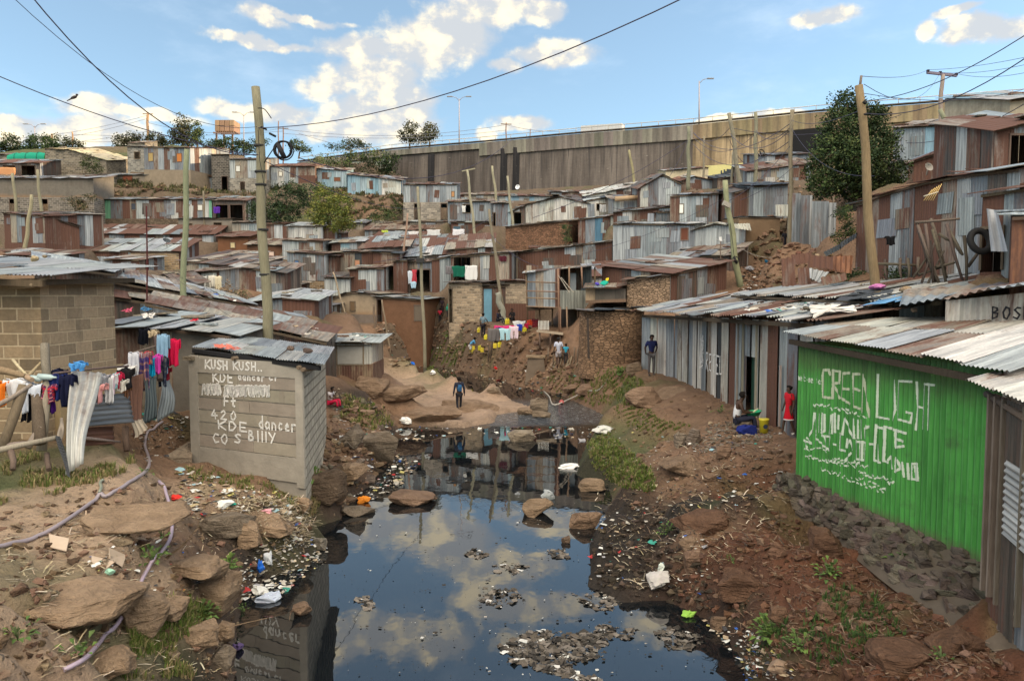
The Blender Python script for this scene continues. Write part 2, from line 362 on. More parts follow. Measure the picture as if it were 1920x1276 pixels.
# ------------------------------------------------------------------ terrain control points
SOILC={'p':(.34,.25,.175),'r':(.135,.062,.038),'k':(.030,.026,.023),'b':(.19,.12,.078),'g':(.085,.10,.045),'t':(.33,.24,.175),'o':(.20,.125,.082),'h':(.125,.092,.066)}
CT=[]
def ct(x,y,z,c='b'):CT.append((x,y,z,*SOILC[c]))
def ctz(px,py,z,c='b'):v=Z(px,py,z);ct(v.x,v.y,z,c)
def ctd(px,py,D,c='b'):v=P(px,py,D);ct(v.x,v.y,v.z,c)
for a in [(0,1276,1.9,'p'),(200,1276,1.75,'p'),(330,1276,1.3,'b'),(400,1240,.8,'b'),(425,1200,.4,'b'),(0,1150,1.95,'p'),(150,1150,1.9,'t'),(250,1130,1.8,'t'),(330,1150,1.1,'g'),(290,1200,1.35,'g'),
    (0,1000,2.0,'p'),(200,1000,1.95,'p'),(300,1030,1.85,'t'),(400,1000,1.5,'b'),(430,1080,1.1,'t'),(420,1140,.9,'t'),(560,950,.8,'b'),(590,970,.45,'b'),(480,1000,1.0,'b'),(470,1040,.5,'k'),
    (0,900,2.1,'g'),(130,900,2.05,'p'),(200,900,2.05,'p'),(280,850,1.65,'b'),(355,880,1.3,'b'),(340,800,1.55,'k'),(330,760,1.75,'k'),(60,850,2.1,'g'),(430,920,1.2,'p'),(500,935,1.05,'b'),(570,940,.85,'k'),
    (640,870,.7,'b'),(680,810,.7,'b'),(640,780,1.2,'b'),(640,745,1.5,'k'),(700,750,1.0,'b'),(720,725,.2,'t'),(770,760,.26,'t'),(850,745,.2,'t'),(900,765,.2,'t'),(850,790,.12,'t'),(780,715,.08,'t'),(880,740,.06,'t'),(830,725,.06,'t'),(940,752,.08,'t'),(960,762,.1,'t'),(720,790,.12,'b'),
    (1150,870,.45,'g'),(1130,830,.4,'g'),(1180,850,.8,'g'),(1250,900,1.1,'b'),(1200,960,.45,'k'),(1250,1000,.65,'k'),(1180,1020,.15,'k'),(1170,1090,.12,'k'),(1330,1000,.95,'b'),(1400,930,1.45,'k'),(1300,950,1.0,'k'),(1380,1000,1.2,'r'),(1470,900,1.6,'b'),
    (1500,870,1.65,'b'),(1430,840,1.6,'o'),(1350,830,1.45,'o'),(1300,870,1.3,'o'),(1250,830,1.2,'o'),(1160,770,.7,'g'),(1200,760,1.2,'o'),(1260,770,1.5,'o'),(1250,720,1.68,'o'),(1221,708,1.72,'o'),(1150,700,1.6,'o'),(1180,725,1.3,'g'),(1300,740,1.7,'b'),(1380,800,1.6,'o'),(1450,790,1.65,'o'),
    (1270,1110,.25,'r'),(1330,1100,.6,'r'),(1400,1150,.65,'r'),(1370,1215,.1,'r'),(1440,1230,.4,'r'),(1500,1150,.95,'r'),(1600,1200,1.05,'r'),(1500,1276,.6,'r'),(1700,1276,1.1,'r'),(1850,1250,1.3,'r'),(1600,1060,1.15,'r'),(1750,1150,1.15,'r'),(1920,1230,1.4,'r'),(1470,970,1.15,'r'),(1540,1010,1.15,'r'),
    (1100,720,1.2,'b'),(1040,715,.9,'b'),(1000,700,1.2,'b'),(1060,755,.5,'b')]:ctz(*a)
for a in [(830,606,48,'o'),(990,612,47,'o'),(700,612,50,'o'),(900,640,43,'o'),(980,655,41,'o'),(880,674,39,'o'),(1047,692,35.5,'o'),(1085,690,34,'o'),(960,690,36,'b'),(930,665,40,'o'),(800,655,44,'g'),(830,680,40.5,'g'),(740,640,47,'b'),(740,670,45,'b'),(780,625,47,'b'),
    (450,552,44,'b'),(500,560,42,'b'),(600,600,46,'b'),(620,620,40,'b'),(660,640,38,'b'),(1427,505,50,'o'),(1373,549,48,'o'),(1440,540,44,'o'),(1480,472,50,'o'),(1420,470,54,'o'),(1500,520,40,'b'),(1580,500,34,'b'),(1650,520,28,'b'),(1300,575,38,'o'),(1350,560,40,'o'),
    (700,390,84,'b'),(730,400,82,'g'),(600,400,82,'g'),(540,405,82,'g'),(240,370,96,'g'),(280,375,96,'b'),(180,410,84,'b'),(1600,400,44,'b'),(1560,440,40,'b'),(1650,380,44,'b'),(1700,330,52,'b'),(1800,330,44,'b'),(1550,330,70,'b'),
    (0,350,92,'b'),(0,300,125,'g'),(200,295,125,'g'),(400,290,128,'g'),(600,292,140,'g'),(100,288,150,'g'),(300,285,160,'g'),(500,285,160,'g'),(80,440,62,'b'),(0,470,50,'b'),(60,500,40,'b'),(250,530,38,'b'),(400,520,50,'b')]:ctd(*a)
for a in [(-60,60,12),(-60,100,20),(-95,130,27),(-40,20,4.5),(-30,10,3.4),(-15,5,2.2),(-20,18,3),(-30,30,4.5),(-8,3,1.9),(-10,-20,2),(10,-20,1.6),(-6,-5,1.6),(7,3,1.3),(10,9,1.7),(15,5,2),(11,14,2.2),(14,20,3.4),(25,10,5),(22,22,6),(40,20,12),(36,36,11),(50,40,17),(75,60,26),(95,90,32),(60,5,18),(120,40,40),(120,90,42),(120,130,42),(120,0,36),  # unseen hill far right raised so it shades the valley from the low sun
    (-110,60,16),(-130,150,29),(0,160,29),(40,150,29),(80,140,30),(100,120,34),(-60,160,32),(0,400,30),(-300,400,34),(300,400,34),(0,2500,40),(-1500,2000,50),(1500,2000,50),(-9,-60,2),(9,-60,2),(-200,0,20),(200,0,40)]:ct(*a)

RIV=[(440,1276),(440,1200),(452,1125),(500,1085),(580,1060),(612,1012),(585,990),(640,972),(655,935),(705,905),(700,880),(745,852),(735,822),(748,799),(868,802),(925,792),(930,777),(1003,767),(940,745),(880,736),(830,719),(760,707),(690,706),(600,700),
    (600,694),(720,690),(800,684),(855,692),(910,702),(968,722),(1048,738),(1105,764),(1150,785),(1150,800),(1118,812),(1100,835),(1088,862),(1082,890),(1140,912),(1150,935),(1135,960),(1140,985),(1108,1008),(1108,1060),(1102,1098),(1165,1128),(1250,1125),(1318,1158),(1358,1190),(1385,1230),(1400,1276)]
RIVW=[(Z(*p).x,Z(*p).y)for p in RIV]
i0=24
RIVW=[(-3.6,-60.0)]+RIVW[:i0]+[(-25.0,45.5),(-25.0,47.5)]+RIVW[i0:]+[(5.5,-60.0)]
RP=np.array(RIVW)

def vnoise(x,y,seed=0):               # smooth value noise, vectorised
 xi=np.floor(x).astype(np.int64);yi=np.floor(y).astype(np.int64);fx=x-xi;fy=y-yi
 fx=fx*fx*(3-2*fx);fy=fy*fy*(3-2*fy)
 def h(a,b):
  n=(a*374761393+b*668265263+seed*1274126177)&0x7fffffff
  n=((n^(n>> 13))*1274126177)&0x7fffffff
  return ((n^(n>> 16))&0xffff)/65535.0
 return (h(xi,yi)*(1-fx)+h(xi+1,yi)*fx)*(1-fy)+(h(xi,yi+1)*(1-fx)+h(xi+1,yi+1)*fx)*fy-.5
def fbm(x,y,seed=0,o=4):
 r=0;a=1
 for i in range(o):r=r+a*vnoise(x*2**i+i*13.1,y*2**i+i*7.7,seed+i);a*= .5
 return r
def river_sd(x,y):                      # >0 on land, <0 in water
 d=np.full(x.shape,1e9);ins=np.zeros(x.shape,bool);n=len(RP)
 for i in range(n):
  ax,ay=RP[i];bx,by=RP[(i+1)% n];dx,dy=bx-ax,by-ay
  t=np.clip(((x-ax)*dx+(y-ay)*dy)/(dx*dx+dy*dy+1e-12),0,1)
  d=np.minimum(d,np.hypot(x-ax-t*dx,y-ay-t*dy))
  c=((ay>y)!=(by>y))&(x<(bx-ax)*(y-ay)/((by-ay)+1e-12)+ax);ins^= c
 return np.where(ins,-d,d)
def terr(x,y,col=False):
 x=np.atleast_1d(np.asarray(x,float));y=np.atleast_1d(np.asarray(y,float))
 C=TC;z=np.zeros(x.shape);cc=np.zeros(x.shape+(3,))
 for s in range(0,len(x),4000):
  dx=x[s:s+4000,None]-C[None,:,0];dy=y[s:s+4000,None]-C[None,:,1]
  d2=dx*dx+dy*dy+.02
  k=9;ix=np.argpartition(d2,k,axis=1)[:,:k];dd=np.take_along_axis(d2,ix,1)
  far=dd.max(axis=1,keepdims=True)*1.01
  w=np.maximum(0,1/np.sqrt(dd)-1/np.sqrt(far))**2.2+1e-9
  w/= w.sum(axis=1,keepdims=True)
  z[s:s+4000]=(w*C[:,2][ix]).sum(axis=1)
  if col:cc[s:s+4000]=(w[:,:,None]*C[:,3:6][ix]).sum(axis=1)
 r=np.hypot(x,y);sd=river_sd(x,y)
 am=np.clip(r/60,.12,1.2)
 land=z+fbm(x*.9,y*.9,3,5)*.16+np.abs(fbm(x*2.3,y*2.3,13,4))*.16*np.clip(1-(r-40)/30,0,1)-.03+fbm(x*.18,y*.18,9,3)*np.clip(r-40,0,60)/60*.5*(r<112)
 # stepped rock ledges near the water
 led=fbm(x*.7,y*.7,21,4)*.5+land;led=np.round(led/.28)*.28
 nearw=np.clip(1-sd/4.0,0,1)*np.clip(1-(r-20)/20,0,1)
 land=land*(1-.45*nearw)+(.45*nearw)*(led-fbm(x*.7,y*.7,21,4)*.3)
 bank=.015+np.maximum(sd,0)*(1.0+1.1*(fbm(x*1.1,y*1.1,5,3)+.5))*(1+1.4*np.clip((y-41)/3,0,1))+fbm(x*4,y*4,8,3)*.05
 zz=np.where(sd>0,np.minimum(np.maximum(land,.02),bank),-.04+np.maximum(sd,-1.0)*.5)
 if not col:return zz
 nn=fbm(x*.8,y*.8,31,4)
 f=np.clip(1-(sd+nn*.8)/.55,0,1)[...,None]*np.clip((r<28)*1.0,.25,1)[...,None]
 cc=cc*(1-f*.8)+np.array(SOILC['k'])*f*.8
 g=np.clip((fbm(x*.5,y*.5,77,4)-.22)*6,0,1)[...,None]*.45
 cc=cc*(1-g)+np.array(SOILC['g'])*g
 return zz,cc
def tz(x,y):return float(terr([x],[y])[0])
def G(px,py,dmax=90):                  # where that sight line meets the ground
 d=ray(px,py);ts=np.geomspace(4,dmax,260)/d.y
 zr=5+d.z*ts;g=terr(d.x*ts,d.y*ts)
 k=np.argmax((zr<g)|(zr<0))
 if not ((zr<g)|(zr<0)).any():k=len(ts)-1
 t=ts[k]
 return Vector((d.x*t,d.y*t,max(float(g[k]),0)))

# ------------------------------------------------------------------ walls, roofs, shacks
def cum_pal(spec,i):
 spec=spec.upper()
 k=spec[1:][i%(len(spec)-1)]if spec[0]=='=' else random.choice(spec)
 if k in 'RD' and random.random()<.3:k=random.choice('GTGL')
 return random.choice(PAL[k])
def wall(mb,A,B,top,bot,spec,w=.75,holes=(),off=.012,rag=.03,cor=0,flat=None,uv0=0.0):
 A=Vector(A);B=Vector(B);h=Vector((B.x-A.x,B.y-A.y,0));L=h.length
 if L<.05:return
 h=h/L;n=Vector((h.y,-h.x,0))
 br=[0.0]
 if w:
  while br[-1]<L-w*.6:br.append(min(L,br[-1]+w*random.uniform(.75,1.2)))
 if br[-1]<L:br.append(L)
 hole=[(a*L,b*L,z0,z1)for a,b,z0,z1 in holes]
 for a,b,_,_ in hole:
  br=[q for q in br if not (abs(q-a)<.12 or abs(q-b)<.12)or q in (0.0,L)]+[max(a,0.01),min(b,L-.01)]
 br=sorted(set(br));z0b=min(bot(0),bot(1))
 for i in range(len(br)-1):
  a,b=br[i],br[i+1]
  c=jit(cum_pal(spec,i),.08)if flat is None else flat
  o=off*(1 if i% 2 else .15)if w else 0
  ru=random.uniform(0,40)if w else uv0;rv=random.uniform(0,40)if (w and flat is None)else 0
  rb=random.uniform(-rag,rag)if w else 0
  mid=(a+b)/2;hs=sorted([(z0,z1)for ha,hb,z0,z1 in hole if ha-.02<= mid<= hb+.02])
  segs=[];cur=None
  for (z0,z1)in hs:segs.append((cur,z0));cur=z1
  segs.append((cur,None))
  k=max(1,int((b-a)/(.0127 if cor==1 else .03)))if cor else max(1,int((b-a)/1.5))
  for (s0,s1)in segs:
   for j in range(k):
    u0=a+(b-a)*j/k;u1=a+(b-a)*(j+1)/k
    def pt(u,zf,kind):
     oo=o
     if cor:oo+= .011*math.sin(u*2*math.pi/.076)if cor==1 else .02*math.sin(u*2*math.pi/.18)
     p=A+h*u+n*oo;f=u/L
     p.z=zf if zf is not None else ((bot(f)+rb)if kind==0 else top(f));return p
    p0,p1,p2,p3=pt(u0,s0,0),pt(u1,s0,0),pt(u1,s1,1),pt(u0,s1,1)
    if p3.z-p0.z<.01 and p2.z-p1.z<.01:continue
    mb.face([p0,p1,p2,p3],[(u0+ru,p0.z-z0b+rv),(u1+ru,p1.z-z0b+rv),(u1+ru,p2.z-z0b+rv),(u0+ru,p3.z-z0b+rv)],c,sm=bool(cor))
def strips(mb,a,b,c,d,spec,w=.8,jt=.10,th=.02,cor=0,off=.018,wob=.0,cross=1):
 """roof skin: strips run from edge a-b to edge d-c"""
 a,b,c,d=map(Vector,(a,b,c,d));L=(b-a).length;n=max(1,round(L/w));up=(b-a).cross(d-a).normalized()
 if up.z<0:up=-up
 ln=((d-a).length+(c-b).length)/2
 for i in range(n):
  rows=max(1,round(ln/2.4))if cross else 1
  for r in range(rows):
   f0=(i-.04)/n;f1=(i+1.04)/n;g0=r/rows-(.03 if r else 0);g1=(r+1)/rows
   g0=g0+(random.uniform(-jt,jt)/ln if r==0 else 0);g1=g1+(random.uniform(-jt,jt)/ln if r==rows-1 else 0)
   o=off*(i% 2)+.012*(rows-r)+random.uniform(0,.01)
   cc=jit(cum_pal(spec,i+r),.12);ru,rv=random.uniform(0,50),random.uniform(0,50)
   k=max(1,int(L/n/.0127))if cor==1 else (max(1,int(L/n/.03))if cor==2 else 1)
   tw=[random.uniform(-wob,wob)for _ in range(4)]
   gs=[g0+(g1-g0)*q/(4 if cor else 1)for q in range((4 if cor else 1)+1)]
   grid=[]
   for g in gs:
    row=[]
    for j in range(k+1):
     f=f0+(f1-f0)*j/k;t_=(g-g0)/(g1-g0+1e-9);s_=j/k
     p=(a*(1-f)+b*f)*(1-g)+(d*(1-f)+c*f)*g
     oo=o+(tw[0]*(1-s_)+tw[1]*s_)*(1-t_)+(tw[2]*(1-s_)+tw[3]*s_)*t_
     if cor:oo+= .012*math.sin(f*L*2*math.pi/.076)if cor==1 else .024*math.sin(f*L*2*math.pi/.18)
     row.append((p+up*oo,(f*L+ru,g*ln+rv)))
    grid.append(row)
   for q in range(len(gs)-1):
    for j in range(k):
     A_,B_,C_,D_=grid[q][j],grid[q][j+1],grid[q+1][j+1],grid[q+1][j]
     mb.face([A_[0],B_[0],C_[0],D_[0]],[A_[1],B_[1],C_[1],D_[1]],cc,sm=bool(cor))
   if not cor:
    e=[grid[0][0][0],grid[0][-1][0],grid[-1][-1][0],grid[-1][0][0]];lo=[p-up*th for p in e]
    for q in range(4):mb.face([lo[q],lo[(q+1)% 4],e[(q+1)% 4],e[q]],None,tuple(x*.6 for x in cc[:3])+(cc[3],))
    mb.face(lo[::-1],None,cc)
def pair(v):return v if isinstance(v,(tuple,list))else (v,v)
SH={}
def shack(label,x,yt,yb,D,dep=4,wal='G',roof='g',rh=0,low=None,doors=(),wins=(),peak=None,over=.25,name='tin_shack',cat='shack',group='tin shacks of the settlement',
    wmat='tin',flat=None,rmat='tin',sheetw=.75,down=1.2,ctrl=True,soil='b',back=True,cor=0,rcor=0,rjt=.1,topfn=None,hid=False,ltop=None):
 yt=pair(yt);yb=pair(yb);D=pair(D)
 A=P(x[0],yb[0],D[0]);B=P(x[1],yb[1],D[1]);ta=P(x[0],yt[0],D[0]).z;tb=P(x[1],yt[1],D[1]).z
 h=Vector((B.x-A.x,B.y-A.y,0));L=h.length;h.normalize();n=Vector((h.y,-h.x,0));bk=-n*dep
 rt=root(name,(A+B)/2+bk*.5,label,cat,group)
 rt.location.z=min(A.z,B.z)
 if peak:
  pz=P(x[0]+(x[1]-x[0])*peak[0],peak[1],D[0]+(D[1]-D[0])*peak[0]).z
  top=lambda f:ta+(pz-ta)*f/peak[0]if f<peak[0]else pz+(tb-pz)*(f-peak[0])/(1-peak[0])
 elif topfn:top=lambda f:ta+(tb-ta)*f+topfn(f)
 else:top=lambda f:ta+(tb-ta)*f
 bot=lambda f:A.z+(B.z-A.z)*f
 lowf=lambda f:bot(f)-down
 M=P((x[0]+x[1])/2,(yt[0]+yt[1])/2-rh,(D[0]+D[1])/2+dep)
 rise=M.z-(ta+tb)/2-(0 if rh>0 else .15)
 rise=max(-1.4,min(2.2,rise))
 H=lambda f,v:bot(f)+(top(f)-bot(f))*v
 holes=[]
 for (f0,f1,hh,kind)in doors:
  if kind=='open':holes.append((f0,f1,bot((f0+f1)/2)-.05,H((f0+f1)/2,hh)))
 for (f0,f1,v0,v1,kind)in wins:
  if kind in ('open','grille'):holes.append((f0,f1,H((f0+f1)/2,v0),H((f0+f1)/2,v1)))
 mb=MB()
 if low:
  lf,lmat,lcol=low;split=lambda f:bot(f)+(top(f)-bot(f))*lf
  hu=[(a,b,max(z0,split(.5)+.01),z1)for a,b,z0,z1 in holes if z1>split(.5)+.05];hl=[(a,b,z0,min(z1,split(.5)-.01))for a,b,z0,z1 in holes if z0<split(.5)-.05]
 else:split=lowf;hu=holes
 wood_w=sheetw if wmat.startswith('tin')or wmat in ('wood','painted_tin')else None
 kw=dict(w=wood_w,cor=cor,flat=flat)
 if low is None:split2=lambda f:lowf(f)
 else:split2=split
 wall(mb,A,B,top,split2,wal,holes=hu,**kw)
 def side(p,q,t0,b0,lo0):
  wall(mb,p,q,lambda f:t0+rise*f,lambda f:lo0,wal,uv0=3.3,**kw)
 s_r=top(1);s_l=top(0)
 wall(mb,B,B+bk,lambda f:s_r+rise*f,lambda f:split2(1),wal,uv0=3.3,**kw)
 wall(mb,A+bk,A,lambda f:s_l+rise*(1-f),lambda f:split2(0),wal,uv0=7.7,**kw)
 if back:
  wall(mb,B+bk,A+bk,lambda f:top(1-f)+rise,lambda f:split2(.5),wal,w=wood_w,flat=flat)
 if wmat.startswith('tin')and L>2.2:
  z_lo=split2(.5)if low else bot(.5)
  for _ in range(int(L/1.1)):
   pw,ph=random.uniform(.4,1.0),random.uniform(.5,1.5);f=random.uniform(.02,.98-pw/L);g=f+pw/L
   if any(f<q[1]+.02 and g>q[0]-.02 for q in list(doors)+list(wins)):continue
   zt0=min(top(f),top(g))-random.uniform(.03,.9);zb0=max(zt0-ph,z_lo-.1);sk=random.uniform(-.05,.05);o_=n*random.uniform(.025,.04);tl=h*random.uniform(-.08,.08)
   if zt0-zb0<.3:continue
   p,q=A+h*(L*f)+o_,A+h*(L*g)+o_;cc=jit(random.choice(PAL[random.choice('RTGDGLG')]),.15);ru=random.uniform(0,40)
   mb.face([(p.x,p.y,zb0),(q.x,q.y,zb0+sk),(q.x+tl.x,q.y+tl.y,zt0+sk),(p.x+tl.x,p.y+tl.y,zt0)],[(ru,0),(ru+pw,0),(ru+pw,zt0-zb0),(ru,zt0-zb0)],cc)
 mb.build('wall',wmat,rt)
 if low:
  ml=MB();e=.03;An=A+n*e-h*e;Bn=B+n*e+h*e
  wall(ml,An,Bn,split,lowf,'D',w=None,flat=lcol,holes=hl)
  wall(ml,Bn,Bn+bk,lambda f:split(1),lambda f:lowf(1),'D',w=None,flat=lcol,uv0=2.2)
  wall(ml,An+bk,An,lambda f:split(0),lambda f:lowf(0),'D',w=None,flat=lcol,uv0=5.2)
  ml.face([An+Vector((0,0,split(0)-An.z)),Bn+Vector((0,0,split(1)-Bn.z)),B+Vector((0,0,split(1)-B.z)),A+Vector((0,0,split(0)-A.z))],None,lcol)
  ml.build('lower_wall',lmat,rt)
 # roof
 mr=MB();N=8 if (peak or topfn)else 1;cuts=[i/N for i in range(N+1)]
 if peak:cuts=[0,peak[0],1]
 for i in range(len(cuts)-1):
  f0,f1=cuts[i],cuts[i+1];e0=-over/L if i==0 else 0;e1=over/L if i==len(cuts)-2 else 0
  def rp(f,g,e):
   p=A+h*(L*(f+e));p=p+n*(over if g==0 else 0)+(bk-n*over if g else Vector());sl=(top(1)-top(0))*0
   p.z=top(f)+(rise*(1+over/dep)if g else-rise*over/dep)+.05
   if peak and e:p.z-= .12
   return p
  strips(mr,rp(f0,0,e0),rp(f1,0,e1),rp(f1,1,e1),rp(f0,1,e0),roof,cor=rcor,jt=rjt*1.5,wob=.05)
 if D[0]<95 and not rcor:       # loose sheets, planks and stones lying on the roof skin
  for _ in range(int(L*.7)+1):
   f,g=random.random(),random.uniform(.05,.8);p=A+h*(L*f)+bk*g;p.z=top(f)+rise*g+.10;yw=math.atan2(h.y,h.x)+random.uniform(-.4,.4)
   mr.box(p,random.uniform(.3,1.3),random.uniform(.08,.6),random.uniform(.03,.10),jit(random.choice(PAL[random.choice('TDRGDT')]),.2),yw,random.uniform(-.06,.06),random.uniform(-.08,.08))
 mr.build('roof',rmat,rt)
 me_=MB()
 for i in range(len(cuts)-1):
  a=A+h*(L*cuts[i])+n*(over*.4);b=A+h*(L*cuts[i+1])+n*(over*.4);a.z=top(cuts[i])-.03;b.z=top(cuts[i+1])-.03
  me_.bar(a,b,.05,.07,jit((.10,.075,.055),.2))
 me_.build('eave_beam','wood',rt)
 # doors and windows
 def panel(mbx,f0,f1,z0,z1,o,th,col):
  a=A+h*(L*f0)+n*o;b=A+h*(L*f1)+n*o
  mbx.hexa([(a.x,a.y,z0),(b.x,b.y,z0),(b.x-n.x*th,b.y-n.y*th,z0),(a.x-n.x*th,a.y-n.y*th,z0),(a.x,a.y,z1),(b.x,b.y,z1),(b.x-n.x*th,b.y-n.y*th,z1),(a.x-n.x*th,a.y-n.y*th,z1)],col)
 for (f0,f1,hh,kind)in doors:
  z0,z1=bot((f0+f1)/2),H((f0+f1)/2,hh);e=.05/L;fr=MB();cw_=jit((.12,.09,.07),.2)
  panel(fr,f0-e,f0+e*.2,z0,z1,.05,.07,cw_);panel(fr,f1-e*.2,f1+e,z0,z1,.05,.07,cw_);panel(fr,f0-e,f1+e,z1-.02,z1+.06,.055,.08,cw_)
  fo=fr.build('door_frame','wood',rt)
  if kind!='open':
   dm=MB();panel(dm,f0+e*.3,f1-e*.3,z0+.02,z1-.03,.035,.02,kind);dm.build('door','painted' if False else 'plain',rt)
 for (f0,f1,v0,v1,kind)in wins:
  z0,z1=H((f0+f1)/2,v0),H((f0+f1)/2,v1);e=.045/L;fr=MB();cw_=jit((.16,.12,.09),.2)
  for q in ((f0-e,f0+e*.2,z0,z1),(f1-e*.2,f1+e,z0,z1),(f0-e,f1+e,z1,z1+.05),(f0-e,f1+e,z0-.05,z0)):panel(fr,*q,.05,.07,cw_)
  if kind=='grille':
   for q in range(1,4):f=f0+(f1-f0)*q/4;panel(fr,f-e*.2,f+e*.2,z0,z1,.02,.015,cw_)
  wo=fr.build('window','wood',rt)
  if not isinstance(kind,str):
   pm=MB();panel(pm,f0+e*.2,f1-e*.2,z0+.01,z1-.01,.03,.012,kind);sub(pm,'shutter','plain',wo,rt)
 if ctrl:
  if soil=='b' and D[0]>50:soil='h'
  ct(A.x,A.y,A.z-.02,soil);ct(B.x,B.y,B.z-.02,soil);Cc=(A+B)/2+n*.5;ct(Cc.x,Cc.y,(A.z+B.z)/2-.05,soil)
  for q in (A+bk,B+bk):ct(q.x,q.y,(A.z+B.z)/2+.05,soil)
  if D[0]>60:q=(A+B)/2+bk;ct(q.x,q.y,(A.z+B.z)/2+.05,soil)
 SH[label]=dict(root=rt,A=A,B=B,h=h,n=n,L=L,top=top,bot=bot,dep=dep,rise=rise)
 return rt
def qroof(label,c0,c1,c2,c3,roof='rg',drop=2.0,wal='D',name='low_shack',cat='shack',group='tin shacks of the settlement',w=.8,wmat='tin',rcor=0,wins=(),zb=None,wob=.03,jt=.15,ins=.25,skip=()):
 c=[P(*q)for q in (c0,c1,c2,c3)]
 m=sum(c,Vector())/4;zb=zb if zb is not None else m.z-drop
 rt=root(name,(m.x,m.y,zb),label,cat,group)
 mr=MB();strips(mr,*c,roof,w=w,cor=rcor,wob=wob,jt=jt);mr.build('roof','tin_near' if rcor else 'tin',rt)
 mw=MB();q=[m+(p-m)*(1-ins/(p-m).length)for p in c]
 for p,o in zip(q,c):p.z=o.z-.06
 for i in range(4):
  if i in skip:continue
  a,b=q[i],q[(i+1)% 4]
  # orient outward
  hn=Vector((b.y-a.y,-(b.x-a.x),0));
  if hn.dot((a+b)/2-m)<0:a,b=b,a
  wall(mw,a,b,lambda f:a.z+(b.z-a.z)*f,lambda f:zb-.6,wal,w=.8 if wmat=='tin' else None)
 mw.build('wall',wmat,rt)
 me_=MB();me_.bar(c[0]-Vector((0,0,.07)),c[1]-Vector((0,0,.07)),.06,.08,(.09,.07,.05));me_.build('eave_beam','wood',rt)
 for p in q:ct(p.x,p.y,zb,'b')
 return rt

# ------------------------------------------------------------------ retaining wall of the road
conc=(.115,.10,.09);tan=(.31,.24,.15);pale=(.24,.225,.195)
WX=[(560,306),(735,283),(900,270),(1080,254),(1300,237),(1530,214),(1850,190),(2100,172)]
def wx(px,ytop):D=26*F/(550-ytop);return P(px,ytop,D)
rw=root('retaining_wall',(20,118,22),'long high concrete retaining wall of the road, streaked dark brown and tan','wall')
mw=MB();mp=MB();mr_=MB();um=0
for i in range(len(WX)-1):
 a,b=wx(*WX[i]),wx(*WX[i+1]);a.z=b.z=31;L=(b-a).length
 c=(.26,.28,.24)if i==0 else conc if WX[i][0]<1290 else tan
 n=Vector((b.y-a.y,-(b.x-a.x),0)).normalized()
 parts=[(0,1)]if WX[i][0]!=1300 else [(0,1)]
 kk=12
 for j in range(kk):
  p,q=a.lerp(b,j/kk),a.lerp(b,(j+1)/kk)
  zb=14;bat=n*.9
  if WX[i][0]==560:zb=27.5
  if WX[i][0]==1530:pass
  mw.face([Vector((p.x,p.y,zb))+bat,Vector((q.x,q.y,zb))+bat,Vector((q.x,q.y,29.6)),Vector((p.x,p.y,29.6))],[(um+L*j/kk,0),(um+L*(j+1)/kk,0),(um+L*(j+1)/kk,15),(um+L*j/kk,15)],c)
  pc=pale if WX[i][0]<1290 else (.34,.27,.17);o=n*.35
  z0=28.5 if WX[i][0]>= 900 else 29.7
  A_=Vector((p.x,p.y,z0))+o;B_=Vector((q.x,q.y,z0))+o;C_=Vector((q.x,q.y,30.7))+o;D_=Vector((p.x,p.y,30.7))+o
  mp.hexa([A_,B_,B_-n*.6,A_-n*.6,D_,C_,C_-n*.6,D_-n*.6],jit(pc,.25),1)
  C_.z=D_.z=30.9
  mp.hexa([D_+n*.12,C_+n*.12,C_-n*.7,D_-n*.7,D_+n*.12+Vector((0,0,.14)),C_+n*.12+Vector((0,0,.14)),C_-n*.7+Vector((0,0,.14)),D_-n*.7+Vector((0,0,.14))],jit((.16,.14,.12),.2))
 k=int(L/2.5)
 for j in range(k):
  p=a.lerp(b,j/k);mr_.tube([Vector((p.x,p.y,31)),Vector((p.x,p.y,31.75))],.05,(.35,.33,.30),5)
 mr_.tube([Vector((a.x,a.y,31.7)),Vector((b.x,b.y,31.7))],.06,(.40,.38,.34),5)
 if WX[i][0]<1290:      # buttress-like drainage shafts
  for px in (948,972)if WX[i][0]==900 else ((812,)if WX[i][0]==735 else ()):
   f=(px-WX[i][0])/(WX[i+1][0]-WX[i][0]);p=a.lerp(b,f)
   mw.bar(Vector((p.x,p.y,16))+n*1.0,Vector((p.x,p.y,29.4))+n*.25,1.1,.25,(.03,.03,.034))
 zf=22.0 if WX[i][0]>= 700 else 28.6
 for j in range(6):
  p=a.lerp(b,j/6)
  for dy,z_ in ((2.0,zf),(6,zf-.7),(12,zf-2),(18,zf-3.2),(-8,29.2),(-14,29.4)):ct(p.x+n.x*dy,p.y+n.y*dy,z_,'h' if dy>0 else 'g')
 um+= L
w0=mw.build('wall','concrete_wall',rw);w1_=mp.build('parapet','concrete_wall',rw);mr_.build('railing','plain',rw)
# underpass opening: solid block on the wall, inner shade put into its black colour
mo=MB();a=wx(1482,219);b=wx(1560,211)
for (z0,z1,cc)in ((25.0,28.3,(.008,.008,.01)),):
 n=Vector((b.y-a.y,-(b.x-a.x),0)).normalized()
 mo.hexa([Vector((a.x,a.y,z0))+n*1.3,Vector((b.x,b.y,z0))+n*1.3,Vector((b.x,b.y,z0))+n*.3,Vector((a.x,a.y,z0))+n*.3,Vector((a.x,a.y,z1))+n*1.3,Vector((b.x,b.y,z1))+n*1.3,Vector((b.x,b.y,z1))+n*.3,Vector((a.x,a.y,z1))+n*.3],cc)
mo.build('underpass_shade','plain',rw)
